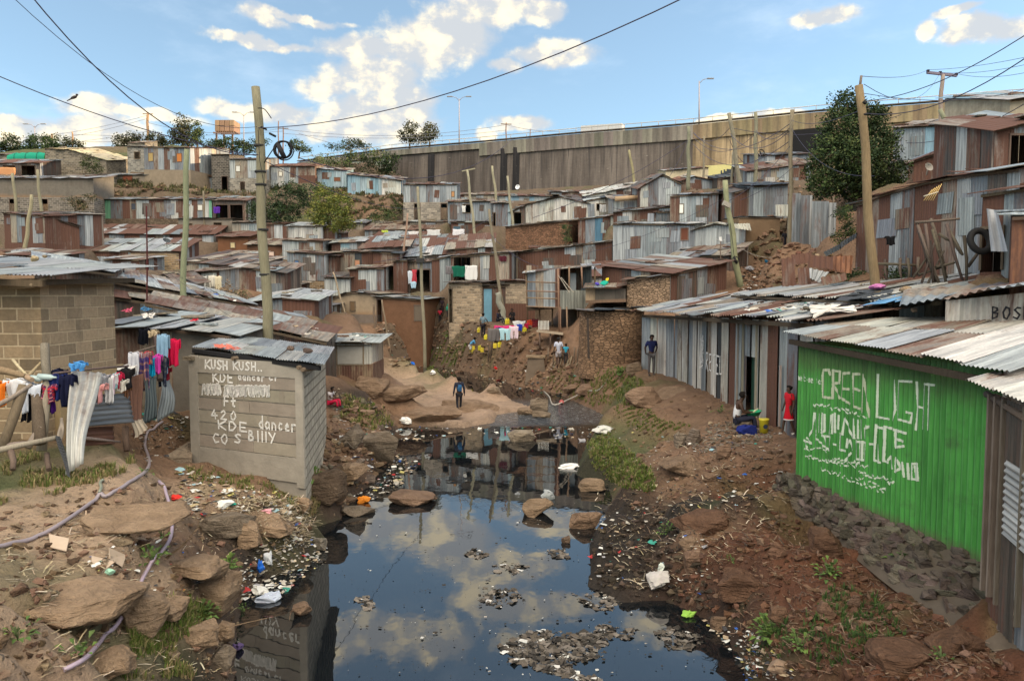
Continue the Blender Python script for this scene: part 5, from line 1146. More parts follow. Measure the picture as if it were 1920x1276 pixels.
ground=bpy.data.objects.new('ground',me);COL.objects.link(ground);tag(ground,'brown earth banks and hillside of the settlement',None,None,'structure')
wm=MB();wm.face([(-26,-60,0),(8,-60,0),(8,12,0),(8,53,0),(-26,53,0)],None);wo=wm.build('river','river_water');tag(wo,'dark still stream water mirroring the sky',None,None,'structure')
ZG=zz.reshape(len(ys),nx);RI=np.arange(len(ys))
def tfast(x,y):
 x=np.atleast_1d(np.asarray(x,float));y=np.atleast_1d(np.asarray(y,float))
 yp_=np.maximum(y,0);a=8+.8*yp_;u=np.where(np.abs(x)<a,np.abs(x)/a*.88,.88+.12*np.sqrt(np.maximum(np.abs(x)-a,0)/(130+.6*yp_)))
 c=(np.clip(np.sign(x)*u,-1,1)+1)/2*(nx-1);r=np.interp(y,ys,RI)
 c0=np.clip(c.astype(int),0,nx-2);r0=np.clip(r.astype(int),0,len(ys)-2);fc=c-c0;fr_=r-r0
 return (ZG[r0,c0]*(1-fc)+ZG[r0,c0+1]*fc)*(1-fr_)+(ZG[r0+1,c0]*(1-fc)+ZG[r0+1,c0+1]*fc)*fr_
def tz(x,y):return float(tfast(x,y)[0])
def G(px,py,dmax=90):
 d=ray(px,py);ts=np.geomspace(4,dmax,400)/d.y
 zr=5+d.z*ts;g=tfast(d.x*ts,d.y*ts);hit_=(zr<g)|(zr<0)
 k=int(np.argmax(hit_))if hit_.any()else len(ts)-1
 t=ts[k]
 return Vector((d.x*t,d.y*t,max(tz(d.x*t,d.y*t),0)))

# ------------------------------------------------------------------ vegetation
def leaf_cloud(mb,lobes,n,size,cols,seed,asp=.55,hollow=.45,droop=0.0):
 rnd=random.Random(seed);tot=sum(l[3]*l[4]*l[5]for l in lobes)if len(lobes[0])>5 else 1
 ws=[(l[3]*l[4]*l[5])**.8 for l in lobes];S_=sum(ws)
 for l,w in zip(lobes,ws):
  c=Vector(l[:3]);nn=int(n*w/S_);tone=rnd.uniform(.8,1.2)
  # twig clusters in the lobe
  ncl=max(6,nn// 14)
  for _ in range(ncl):
   d=Vector((rnd.gauss(0,1),rnd.gauss(0,1),rnd.gauss(0,1))).normalized();rr=rnd.uniform(hollow,1.0)**.7
   if mn.noise(Vector((d.x*2.2+seed,d.y*2.2,d.z*2.2)))<-.22 and rnd.random()<.8:continue
   cc=c+Vector((d.x*l[3],d.y*l[4],d.z*l[5]))*rr;col=rnd.choice(cols);ct_=tone*rnd.uniform(.7,1.35);cr=size*rnd.uniform(1.0,2.2)
   for _ in range(14):
    p=cc+Vector((rnd.gauss(0,1),rnd.gauss(0,1),rnd.gauss(0,.8)))*cr*.55
    a=Vector((rnd.gauss(0,1),rnd.gauss(0,1),rnd.gauss(0,.6)-droop)).normalized();b=a.cross(Vector((rnd.gauss(0,1),rnd.gauss(0,1),rnd.gauss(0,1)))).normalized()
    s=size*rnd.uniform(.6,1.2);k=ct_*rnd.uniform(.85,1.15);a=a*s;b=b*s*asp
    mb.face([p-a*.5,p+b*.5,p+a*.5,p-b*.5],None,(col[0]*k,col[1]*k,col[2]*k))
def limb(mb,a,b,r0,r1,col,seed,bend=.12):
 rnd=random.Random(seed);a=Vector(a);b=Vector(b);L=(b-a).length;pts=[]
 for i in range(6):
  t=i/5;pts.append(a.lerp(b,t)+Vector((rnd.uniform(-1,1),rnd.uniform(-1,1),0))*L*bend*math.sin(t*3.14))
 mb.tube(pts,[r0+(r1-r0)*i/5 for i in range(6)],col,7)
def tree(label,base,lobes,n,size,cols,seed,tr=.18,bark=(.13,.10,.075),group=None,name='tree',cat='tree',hollow=.45,asp=.55,droop=0.0):
 base=Vector(base);r=root(name,base,label,cat,group);mb=MB();top=sum((Vector(l[:3])for l in lobes),Vector())/len(lobes)
 fork=base.lerp(top,.45);limb(mb,base-Vector((0,0,.4)),fork,tr,tr*.75,bark,seed,.05)
 for i,l in enumerate(lobes):limb(mb,fork,Vector(l[:3]),tr*.5,tr*.14,bark,seed+i,.1)
 mb.build('trunk','wood',r);mc=MB();leaf_cloud(mc,lobes,n,size,cols,seed,asp,hollow,droop);mc.build('crown','leafy',r);return r
def lobe(px,py,rx,ry,D,dy=0,dd=None):     # pixel ellipse at depth D -> ellipsoid
 p=P(px,py,D+dy);return (p.x,p.y,p.z,rx*D/F,(dd or rx)*D/F,ry*D/F)
DG=[(.035,.060,.022),(.026,.048,.018),(.050,.078,.024),(.022,.038,.018)]
MG=[(.06,.085,.026),(.045,.07,.024),(.09,.105,.03)]
YG=[(.17,.18,.035),(.12,.145,.03),(.22,.21,.05),(.08,.11,.03)]
OG=[(.07,.075,.035),(.10,.09,.045),(.05,.06,.03)]
tree('big dense dark green tree beside the tall pole, right slope',P(1610,392,46),[lobe(1588,196,30,28,45),lobe(1622,225,42,34,45),lobe(1570,235,34,34,45,-.5),lobe(1640,268,48,36,45),lobe(1560,285,42,38,45,-.6),lobe(1610,300,55,42,45,-.8),lobe(1668,318,36,30,45),lobe(1545,345,36,28,45,-.4),lobe(1600,350,52,30,45),lobe(1665,350,34,22,45),lobe(1530,320,22,24,45)],38000,.17,DG+[(.085,.11,.038)],3,.35,hollow=.3)
tree('yellow green round tree in the middle of the slope',P(612,452,70),[lobe(612,375,24,22,69),lobe(640,385,22,24,69),lobe(594,400,20,24,69),lobe(625,410,34,26,69,-.5),lobe(648,418,18,18,69),lobe(600,425,18,12,69),lobe(604,358,12,12,69)],9500,.20,YG,5,.16)
tree('wide dark green bushy tree left of the yellow green one',P(520,425,77),[lobe(500,392,34,24,76),lobe(545,375,38,30,76),lobe(580,365,26,24,76),lobe(480,400,20,18,76),lobe(530,400,40,18,76),lobe(555,352,24,14,76)],10500,.20,DG+[(.04,.07,.035)],8,.22)
SK='trees on the skyline'
tree('tall rounded eucalyptus on the skyline, left of the conical one',P(342,290,150),[lobe(344,235,14,22,150),lobe(336,255,18,18,150),lobe(350,262,16,16,150)],4200,.42,OG,11,.3,group=SK,hollow=.3)
tree('conical light green tree right of the tall eucalyptus',P(370,290,148),[lobe(370,240,7,13,148),lobe(369,256,11,16,148)],1500,.38,MG,12,.25,group=SK)
tree('dark spreading trees left of the wooden crossbar pole',P(240,292,150),[lobe(228,268,16,14,150),lobe(248,262,16,12,150),lobe(262,272,14,12,150),lobe(222,282,12,10,150)],3600,.42,OG,13,.25,group=SK)
tree('trees just right of the wooden crossbar pole',P(300,292,150),[lobe(292,262,18,14,150),lobe(312,272,18,16,150),lobe(300,282,22,8,150)],3600,.42,OG,14,.25,group=SK)
tree('flat topped acacia under the water tank',P(420,294,146),[lobe(400,272,24,6,146),lobe(430,266,26,6,146),lobe(455,272,18,6,146),lobe(415,280,30,5,146)],4400,.36,DG+OG,15,.25,group=SK)
tree('acacia crown showing just behind the big pole top',P(500,294,146),[lobe(475,270,14,8,146),lobe(492,266,14,6,146),lobe(455,281,24,6,146)],1500,.36,DG,16,.2,group=SK)
tree('umbrella shaped tree on the skyline right of the cable coil',P(655,292,148),[lobe(662,268,20,6,148),lobe(640,275,28,4,148),lobe(680,275,16,5,148)],2000,.34,OG+DG,17,.2,group=SK)
tree('small bright bushy tree right of the cable coil',P(560,294,150),[lobe(556,272,15,9,150),lobe(572,280,12,6,150)],1100,.38,MG,18,.18,group=SK)
tree('airy eucalyptus standing on the road, left one of the pair',P(768,276,146),[lobe(772,240,12,12,146),lobe(762,254,15,12,146),lobe(775,262,14,9,146)],1900,.40,OG,19,.2,group=SK,hollow=.5)
tree('airy eucalyptus standing on the road, right one of the pair',P(805,276,146),[lobe(806,245,13,12,146),lobe(798,258,14,10,146),lobe(815,252,8,8,146)],1900,.40,OG,20,.2,group=SK,hollow=.5)
tree('dark tree at the far left edge of the skyline',P(20,300,150),[lobe(18,268,18,18,150),lobe(38,284,20,12,150),lobe(0,282,18,14,150)],4000,.42,OG+DG,21,.25,group=SK)
tree('low dark round tree behind the green tarpaulin',P(80,300,145),[lobe(78,270,26,16,145),lobe(60,282,16,10,145),lobe(96,278,16,10,145)],4000,.40,DG,22,.25,group=SK)
tree('pale olive tree between the two short left poles',P(112,300,150),[lobe(110,268,14,16,150),lobe(106,282,18,12,150)],1500,.40,OG,23,.2,group=SK)
tree('olive tree right of the short brown left pole',P(145,300,150),[lobe(140,276,16,14,150),lobe(128,266,8,8,150)],1400,.40,OG,24,.2,group=SK)
tree('thin feathery sapling before the lit gable house',P(178,338,90),[lobe(170,302,16,16,90),lobe(180,318,14,12,90),lobe(158,312,10,14,90)],1300,.20,MG+OG,25,.08,group=None,hollow=.6,name='sapling')
def bush(label,lobes,n,size,cols,seed,group=None,name='bush',mat='leafy'):
 p=Vector(lobes[0][:3]);z=min(l[2]-l[5]for l in lobes);r=root(name,(p.x,p.y,z),label,name.replace('_',' '),group)
 mc=MB();leaf_cloud(mc,lobes,n,size,cols,seed,.5,.3);mc.build('foliage',mat,r)
 ms=MB();rnd=random.Random(seed)
 for i in range(5):
  l=rnd.choice(lobes);limb(ms,(p.x+rnd.uniform(-.1,.1),p.y,z-.15),(l[0],l[1],l[2]),.03,.01,(.12,.09,.06),seed+i)
 ms.build('stem','wood',r)
GRN=[(.10,.13,.035),(.07,.10,.03),(.13,.14,.05)]
bush('tangle of green and dry shrubs above the patched row, left',[lobe(215,352,20,12,90),lobe(240,360,18,9,90),lobe(200,362,12,10,90)],1500,.20,GRN+[(.28,.21,.11)],31)
bush('dry trailing shrub on the grey concrete building wall',[lobe(140,378,24,8,73),lobe(168,370,16,8,73),lobe(150,388,18,6,73)],1300,.17,OG+[(.20,.15,.09)],32)
bush('reddish brown thicket left of the grey block house',[lobe(310,362,22,8,88),lobe(340,360,18,7,88)],900,.2,[(.15,.075,.05),(.11,.06,.04),(.05,.07,.03)],33)
bush('dark creeper hanging at the left end of the retaining wall',[lobe(705,305,30,10,131),lobe(735,300,20,12,131),lobe(725,320,20,16,131),lobe(690,318,16,8,131)],2600,.36,DG+[(.09,.07,.04)],34)
bush('pale green creeper covering the low wall left of the retaining wall',[lobe(620,300,40,7,128),lobe(670,294,34,7,130),lobe(705,292,30,9,129),lobe(640,308,34,6,126)],3400,.34,GRN+DG+[(.16,.14,.08)],42)
bush('dry scrub heap left of the wall foot above the blue row',[lobe(690,330,30,12,118),lobe(735,335,20,12,118),lobe(650,318,24,9,118)],2200,.30,[(.13,.10,.07),(.10,.08,.05),(.06,.07,.03)],35)
bush('green undergrowth right of the yellow green tree',[lobe(720,400,24,12,80),lobe(745,392,12,16,80),lobe(700,412,18,6,80)],1300,.2,DG+GRN,36)
bush('climber growing over the right end of twig wall',[lobe(1060,430,9,14,61),lobe(1064,448,7,12,61)],900,.13,DG,37)
bush('leafy bush between grey fence sheets and rust house',[lobe(1580,400,18,18,33),lobe(1592,430,16,20,33),lobe(1570,445,12,12,33)],2200,.10,DG+MG,38)
bush('dark shrub under the big rust house',[lobe(1680,515,22,14,25),lobe(1705,522,18,10,25)],1300,.09,DG,39)
bush('low green shrub below the metal scrap heap',[lobe(1610,515,16,8,27),lobe(1590,520,12,6,27)],800,.09,DG,40)
bush('leaning bush with dry stems right of the curtain hut',[lobe(425,545,14,12,41),lobe(448,552,16,10,41),lobe(405,552,10,7,41)],1100,.13,[(.22,.15,.09),(.10,.10,.05),(.30,.20,.12)],41)

def tuft(mb,p,h,n,col,spread=.5,w=.008):
 for _ in range(n):
  a=random.uniform(0,6.28);q=p+Vector((math.cos(a),math.sin(a),0))*random.uniform(0,spread*h*.6);hh=h*random.uniform(.5,1.1);ln=Vector((math.cos(a),math.sin(a),0))*hh*random.uniform(.1,.7)
  s=Vector((-math.sin(a),math.cos(a),0))*w*random.uniform(.7,1.5);c=jit(random.choice(col),.2);m_=q+ln*.35+Vector((0,0,hh*.65))
  mb.face([q-s,q+s,m_+s*.7,m_-s*.7],None,c);mb.face([m_-s*.7,m_+s*.7,q+ln+Vector((0,0,hh*.85))],None,c)
GR=[(.10,.15,.03),(.08,.12,.028),(.15,.17,.05),(.22,.19,.09)]
DRY=[(.30,.23,.12),(.24,.18,.10),(.14,.15,.05)]
def inpoly(poly):
 xs=[p[0]for p in poly];ys_=[p[1]for p in poly]
 while True:
  x,y=random.uniform(min(xs),max(xs)),random.uniform(min(ys_),max(ys_));c=False;j=len(poly)-1
  for i in range(len(poly)):
   if (poly[i][1]>y)!=(poly[j][1]>y)and x<(poly[j][0]-poly[i][0])*(y-poly[i][1])/(poly[j][1]-poly[i][1])+poly[i][0]:c=not c
   j=i
  if c:return x,y
def grass(label,poly,n,h,cols,w=.008,blades=9,wmin=-1):
 mb=MB()
 for _ in range(n):
  p=G(*inpoly(poly))
  if p.z<.03:continue
  if fbm(np.array([p.x*1.1]),np.array([p.y*1.1]),55,3)[0]<wmin:continue
  tuft(mb,p,h*random.uniform(.5,1.3),blades,cols,w=w)
 o=mb.build('grass','grassy');tag(o,label,'grass',None,'stuff')
grass('bright green grass on the far bank left of the jerrycans',[(790,692),(800,670),(840,655),(875,660),(870,680),(840,700)],420,.22,GR,.018)
grass('grass on the right bank edge beside the pool',[(1100,830),(1140,815),(1180,850),(1230,900),(1225,930),(1160,915),(1110,880)],700,.14,GR,.010)
grass('grass clumps around the right bank boulders',[(1010,740),(1040,700),(1110,700),(1150,720),(1170,760),(1110,765)],300,.20,GR+DRY,.014)
grass('patchy grass below the path on the right bank',[(1150,770),(1190,740),(1240,790),(1300,800),(1230,820),(1170,800)],260,.10,GR,.010)
grass('grass on the slope beneath the standing man',[(1120,700),(1180,690),(1210,730),(1160,760)],200,.18,GR,.012)
grass('green and dry grass under the washing fence, left',[(0,880),(60,850),(130,890),(220,870),(260,860),(230,890),(120,925),(40,950),(0,950)],700,.14,GR+DRY+DRY,.007,9,-.1)
grass('weedy grass in the lower left corner',[(60,1276),(120,1230),(230,1225),(330,1180),(420,1220),(400,1276)],700,.11,GR+DRY,.006,10,-.02)
grass('grass in the rock cleft beside the hose',[(240,1180),(330,1130),(420,1140),(400,1180),(300,1230),(250,1240)],420,.12,GR,.006,10)
grass('grass under the painted kiosk edge',[(340,880),(400,885),(560,925),(575,960),(480,925),(360,905)],160,.12,GR+DRY,.008)
grass('grass on the left stream rocks by the hut',[(640,740),(720,770),(740,800),(700,810),(640,790)],240,.18,GR+DRY,.012)
grass('thin weeds on the red slope, right foreground',[(1400,1230),(1450,1160),(1500,1180),(1560,1100),(1650,1120),(1700,1200),(1560,1260)],260,.10,[(.06,.11,.03),(.05,.09,.03)],.006)
grass('dry grass hanging at the left bank cave',[(560,900),(600,900),(600,960),(580,975)],120,.20,DRY,.010)
grass('hillside scrub grass between the shacks',[(590,330),(750,330),(760,400),(690,420),(600,400)],500,.5,[(.12,.10,.06),(.09,.10,.04)],.05)
grass('scrub grass at the foot of the skyline trees',[(0,290),(580,286),(600,300),(400,300),(0,310)],500,.8,[(.10,.10,.05),(.07,.08,.03)],.08)
grass('scrub grass on the terraces of the upper left',[(180,338),(270,326),(480,362),(480,374),(300,372),(190,376)],420,.6,[(.12,.11,.06),(.09,.10,.04),(.17,.13,.08)],.05)
def weed(label,px,py,size,n,seed,cols=None,name='weed',lw=.5,g=None):
 p=G(px,py);r=root(name,p,label,name.replace('_',' '),g);rnd=random.Random(seed);mb=MB();cols=cols or [(.10,.17,.045),(.13,.20,.05),(.08,.13,.04)]
 for i in range(n):
  a=rnd.uniform(0,6.28);L=size*rnd.uniform(.35,.6);e=rnd.uniform(.1,1.2);d=Vector((math.cos(a)*math.cos(e),math.sin(a)*math.cos(e),math.sin(e)));q=p+d*size*rnd.uniform(.1,.9)
  s=Vector((-math.sin(a),math.cos(a),0))*L*lw*.5;t=q+d*L-Vector((0,0,L*.3));m_=q+d*L*.5+Vector((0,0,L*.08));c=jit(rnd.choice(cols),.2)
  mb.face([q,m_+s,t,m_],None,c);mb.face([q,m_,t,m_-s],None,tuple(x*.85 for x in c[:3]))
 mb.build('leaves','grassy',r);ms=MB()
 for i in range(5):
  a=rnd.uniform(0,6.28);ms.tube([p-Vector((0,0,.03)),p+Vector((math.cos(a)*size*.3,math.sin(a)*size*.3,size*.7))],.004+size*.006,(.09,.12,.05),4)
 ms.build('stem','grassy',r)
WD=[('broad leaved weed beside the hose above the rock cleft',305,1010,.22,16),('bright green weed below the flat cardboard',285,1055,.24,40),('pale leafy weed right of the green plastic packet',350,1085,.15,14),('low weed left of the striped rock, bottom left',35,1225,.2,30),('large leafed weed in the lower left corner',215,1262,.22,12),
   ('grey green weed at the hose end',150,1240,.22,16),('dense weed on the rock under the hose joint',380,1165,.22,50),('weed clump hanging on the mossy rock left of the pool',425,1075,.25,70),('leafy weed at the rock tip above the raft of rubbish',455,1010,.2,36),('climbing weed under the kiosk corner',583,905,.34,60),
   ('small weed at the water line below left rock',455,1150,.12,20),('round green weed clump on the red slope by the stones',1445,1195,.26,90),('upright weed on the slope below stone footing',1555,1085,.26,40),('starry leafed weed on the bare red soil',1765,1238,.14,16),('red flowered leafy plant on the stone footing',1815,1085,.30,70),
   ('bushy weed in the middle of the stone footing',1705,1070,.30,70),('weed above the bushy one on the footing',1680,1030,.18,26),('small weed near the upper end of stone footing',1612,950,.12,18),('low weed at the foot of the red slope by water',1500,1225,.2,44),('weed on the black muck slope',1250,1005,.2,36),('little weed between stones under the red slope',1375,1060,.12,18),
   ('weed on the far bank under the round hut',1165,705,.4,44),('spiky plant on the far bank slope',838,645,.45,24),('weed by the long tin row doorway',1382,795,.2,16),('weed along the foot of the rusty sheets',1350,775,.25,20),('leafy weed right of the yellow bucket',1440,785,.15,12),('dark weed under the eaves of painted kiosk',270,895,.15,16),('large leaf plant inside the left fence',20,800,.4,10)]
for k,w_ in enumerate(WD):weed(*w_,100+k)

# ------------------------------------------------------------------ rocks
def rock(label,px,py,w,hgt,col=(.27,.195,.14),seed=1,dep=None,g=None,sub=3,sink=.3,name='rock',wet=False,rough=.32,z=None):
 """w, hgt: apparent size in photo pixels; px, py: middle of its base"""
 p=G(px,py);
 if z is not None:p=Z(px,py,z)
 sc=p.y/F;rx,rz=w*sc/2,hgt*sc/2;ry=dep*sc/2 if dep else rx*.8
 mb=MB();add_hull(mb,p+Vector((0,ry*.5,rz*(1-sink))),1.0,(rx*1.05,ry,rz*1.2),seed,col,Matrix.Rotation((seed% 7-3)*.1,3,'Z')@ Matrix.Rotation((seed% 5-2)*.05,3,'Y'),17,3 if w>80 else 2)
 o=mb.build(name,'stone',None,p);tag(o,label,name.replace('_',' ')if name!='rock' else 'rock',g);return o
TN=(.31,.225,.155);GY=(.20,.165,.13)
RK=[('wide tan sandstone boulder where the hose bends, left bank',235,1000,200,62,TN),('flat tan rock shelf at the lower left path edge',120,1180,260,66,TN),('upright tan boulder face beside the rock cleft',262,1190,110,90,TN),('blocky tan boulder overhanging the pool, left bank',395,1150,110,90,TN),
   ('small wet brown boulder at the bottom left water edge',412,1262,60,44,GY),('round brown stone below the blocky boulder',415,1205,50,36,TN),('grey layered slab near the rubbish strewn edge',420,1010,110,50,GY),('tan boulder above the cave mouth',465,1040,50,60,TN),('pair stone at the tip of the rubbish ledge',568,975,36,40,TN),
   ('dark brown rock hump at the kiosk corner',610,955,90,70,(.13,.095,.07)),('flat slab at the water edge right of kiosk',650,905,80,30,TN),('large grey boulder right of the kiosk',700,870,90,60,GY),('brown boulder between kiosk and stream',655,835,60,46,GY),('long brown rock lying in the water, left',770,945,95,24,(.22,.15,.11)),('flat grey rock beside the long brown one',668,968,70,16,(.2,.165,.13)),
   ('rounded brown rock in mid water, nearer one',1008,968,66,32,(.24,.175,.12)),('rounded brown rock touching the muck bank',1100,992,72,32,(.24,.165,.115)),('brown stone at grassy bank corner',1112,922,60,24,(.27,.2,.14)),('pale pointed rock in the upper pool',980,828,62,22,(.27,.23,.18)),('small brown stone floating low in the water',1062,1020,20,14,(.14,.10,.075)),
   ('big smooth boulder on the right bank below the man',1208,765,74,46,(.26,.18,.13)),('small boulder behind the smooth right bank boulder',1190,705,34,28,(.24,.18,.13)),('boulder by the rapids near the white hose',1012,772,42,28,(.22,.18,.14)),('flat stone in the rapids, left one',985,778,36,14,(.24,.18,.13)),('flat stone in the rapids, right one',1015,783,38,12,(.2,.16,.12)),('smooth stone at the island tip',925,745,30,14,(.26,.21,.16)),
   ('grey angular stone beside the gravel heap',1278,838,30,28,(.25,.21,.17)),('leaning grey slab on the gravel heap',1300,832,30,36,(.22,.18,.15)),('stone standing in the path below the woman',1358,862,32,30,(.24,.16,.115)),('stone block the woman sits on',1395,806,40,24,(.22,.18,.14)),
   ('brown boulder jutting from the red slope',1462,1180,46,40,(.18,.11,.075)),('wet round stone at the red slope foot',1350,1185,38,30,(.2,.14,.10)),('tan block in the red slope, upper left',1460,1055,40,34,(.22,.13,.09)),('reddish stone below the stone footing',1600,1140,34,36,(.21,.14,.105)),('stone near the middle of the red slope',1550,1165,40,32,(.22,.14,.10)),('boulder on the muck bank by the cloth bag',1300,1085,44,44,(.22,.145,.105)),
   ('tan stone embedded in slope above cloth bag',1290,1050,34,30,(.24,.17,.12)),('rock lump in the raft of rubbish by the kiosk reflection',565,1158,44,26,(.23,.16,.115)),('grey bulging stone at the raft corner',598,1035,30,28,(.23,.21,.18)),('tan stones at the bank below green shack',1330,905,30,20,(.25,.17,.12)),('stone step below the round hut',1075,735,40,16,(.25,.17,.12)),('broad rock under the bank bridge',1100,742,50,20,(.22,.15,.11))]
for k,r_ in enumerate(RK):rock(r_[0],r_[1],r_[2],r_[3],r_[4],r_[5],200+k)
for k,r_ in enumerate([('flat brown shelf of the river rock, nearest the pool',800,792,150,30),('low brown rock back where the child stands',880,770,130,26),('brown rock hump at the left of the river rock',735,760,120,34),('brown rock shelf below the latrine hut',690,735,80,36),('tan ledge below the kiosk path, nearest the cave',500,1010,130,40),
  ('layered tan ledge above the rock cleft',340,1100,150,50),('square tan rock at the hose, bottom left',190,1262,120,46),('narrow tan ledge beside the round brown stone',370,1215,90,44),('brown earth ledge under the striped rock',300,1160,110,40),
  ('large soil covered rock on red slope below footing',1560,1040,90,60),('long brown ledge along the muck bank top',1330,1000,130,40),('red brown ledge above the wet round stone',1400,1120,110,60),('dark ledge at the right bottom corner',1700,1250,140,50),('soil lump under the footing end',1800,1230,110,60),('brown ledge on the bank below the gravel heap',1290,880,120,34),('broad flat rock beneath the standing man',1255,745,90,30)]):
 rock(*r_,TN if r_[1]<640 and r_[2]>980 else (.15,.088,.06)if r_[1]>1300 and r_[2]>990 else (.24,.17,.12),300+k,sink=.72)
def stuff_stones(label,poly,n,smin,smax,cols,nm='rubble'):
 mb=MB()
 for i in range(n):
  p=G(*inpoly(poly));s=random.uniform(smin,smax)*(random.random()**2*.8+.4)
  if p.z<.01 and random.random()<.7:continue
  add_hull(mb,p+Vector((0,0,s*.2)),s,(1.2,.9,.65),random.randint(0,60),jit(random.choice(cols),.3),Matrix.Rotation(random.uniform(0,6),3,'Z')@ Matrix.Rotation(random.uniform(-.5,.5),3,'X'),9)
 o=mb.build(nm,'stone');tag(o,label,nm,None,'stuff')
EB=[(.24,.16,.11),(.19,.125,.085),(.29,.21,.15),(.15,.10,.07)];ER=[(.17,.09,.06),(.20,.12,.08),(.13,.07,.045),(.23,.15,.11)]
stuff_stones('loose stones over the left bank',[(0,960),(280,900),(440,960),(580,940),(600,990),(460,1090),(440,1276),(330,1276),(280,1150),(120,1276),(0,1276)],620,.02,.10,EB)
stuff_stones('rubble on the left bank beside the stream',[(620,740),(720,760),(740,850),(700,900),(640,960),(600,900)],420,.04,.2,EB+[(.2,.17,.14)])
stuff_stones('rubble over the right bank path',[(1130,700),(1240,700),(1400,800),(1480,830),(1490,880),(1460,960),(1330,1000),(1180,960),(1100,860),(1150,770)],500,.02,.10,EB)
stuff_stones('red clods and stones of the right slope',[(1250,1110),(1330,1010),(1460,960),(1620,1080),(1870,1230),(1900,1276),(1420,1276),(1370,1180)],1500,.012,.085,ER)
stuff_stones('rubble and roots on the far bank',[(700,610),(830,600),(990,615),(1080,690),(1100,740),(960,730),(850,700),(790,690),(730,680)],900,.06,.26,EB)
stuff_stones('dark stones lining the muck bank',[(1110,1000),(1240,950),(1330,1090),(1340,1160),(1250,1125),(1120,1110)],500,.02,.10,[(.05,.04,.033),(.07,.055,.045),(.12,.09,.07)])
stuff_stones('gravel heap of broken grey stone by the seated woman',[(1290,840),(1330,800),(1380,790),(1460,815),(1400,835),(1320,855)],700,.02,.07,[(.25,.22,.19),(.2,.175,.15),(.28,.24,.2)],'gravel')
stuff_stones('earth and stone spill on the hillside right',[(1395,500),(1440,430),(1520,470),(1600,500),(1560,530),(1400,560),(1380,560)],380,.08,.3,ER+EB)
stuff_stones('stone clutter of the middle hillside',[(590,330),(760,340),(760,420),(600,420)],260,.15,.5,EB)

stuff_stones('stone clutter on the upper left terraces',[(150,300),(480,300),(480,374),(180,376)],320,.15,.5,EB)
stuff_stones('stone and earth clutter on the upper right slope',[(1180,340),(1500,330),(1500,470),(1260,430)],300,.15,.45,EB)
# ------------------------------------------------------------------ litter
LC=[(.62,.62,.59)]*9+[(.42,.39,.34)]*9+[(.06,.06,.065)]*7+[(.38,.30,.21)]*8+[(.05,.14,.45),(.40,.05,.05),(.05,.25,.20),(.5,.42,.3),(.3,.3,.32),(.45,.4,.15),(.3,.45,.5)]
def crumple(mb,p,s,col,rnd=random,n=3,lift=.0):
 c=[[p+Vector(((i/n-.5)*s,(j/n-.5)*s*.7,lift+rnd.uniform(0,.22)*s))for i in range(n+1)]for j in range(n+1)];a=rnd.uniform(0,6.28);M=Matrix.Rotation(a,3,'Z')@ Matrix.Rotation(rnd.uniform(-.5,.5),3,'X')
 c=[[p+M@(q-p)+Vector((rnd.uniform(-.08,.08),rnd.uniform(-.08,.08),0))*s for q in r]for r in c]
 for j in range(n):
  for i in range(n):mb.face([c[j][i],c[j][i+1],c[j+1][i+1],c[j+1][i]],None,jit(col,.06))
def litter(label,poly,n,smin,smax,cols=LC,water=False,nm='litter'):
 mb=MB()
 for _ in range(n):
  x,y=inpoly(poly);p=Z(x,y,0.004)if water else G(x,y);s=random.uniform(smin,smax)*(.4+random.random()**3)
  crumple(mb,p+Vector((0,0,.012)),s,random.choice(cols),n=2)
 o=mb.build(nm,'cloth');tag(o,label,nm,None,'stuff')
litter('rubbish strewn over the ledge below the painted kiosk',[(330,880),(560,935),(590,990),(560,1000),(450,970),(380,990),(330,950)],480,.05,.16,LC+[(.45,.36,.22)]*8)
litter('raft of rubbish at the left water edge',[(450,1085),(470,1030),(560,1010),(615,1020),(610,1060),(560,1090),(520,1130),(450,1125)],520,.04,.14,LC+[(.30,.27,.22)]*8+[(.05,.045,.04)]*8)
litter('scattered rubbish between kiosk and stream',[(620,730),(700,760),(745,800),(730,870),(660,900),(630,850)],320,.05,.2,LC)
litter('scraps floating at the left of the upper pool',[(650,930),(720,890),(745,850),(790,870),(740,920),(690,940)],280,.04,.16,LC+[(.05,.05,.05)]*10,True)
litter('scraps on the black muck bank',[(1100,1110),(1110,1010),(1140,930),(1250,900),(1430,870),(1480,900),(1330,990),(1330,1130),(1200,1130)],480,.03,.12,LC+[(.04,.035,.03)]*16)
litter('scraps and cloth bits on right bank',[(1120,900),(1130,800),(1240,790),(1480,830),(1450,880),(1250,920)],220,.03,.10,LC+[(.3,.22,.14)]*8)
litter('rubbish on the far bank and dump slope',[(700,620),(830,605),(1000,640),(1090,700),(1080,750),(940,725),(800,690),(720,690)],420,.08,.3,LC+[(.25,.18,.12)]*10)
litter('trash along the rapids and upper shore',[(735,790),(870,800),(1110,800),(1110,830),(1000,810),(860,815),(740,830)],140,.05,.2,LC,True)
litter('black and brown scraps at the foot of the red slope',[(1310,1160),(1420,1190),(1500,1276),(1400,1276),(1350,1200)],260,.03,.12,LC+[(.04,.035,.03)]*10)
litter('paper and scraps on the left path bank',[(150,1050),(340,1000),(400,1060),(400,1140),(330,1150),(250,1110)],90,.03,.1,LC)
litter('rubbish tip beneath the hillside children',[(1390,490),(1430,510),(1420,540),(1385,550)],130,.1,.35,LC)
litter('scraps caught on the muddy yard behind the kiosk',[(260,780),(350,770),(350,850),(280,870),(240,840)],160,.05,.16,LC+[(.1,.08,.06)]*10)
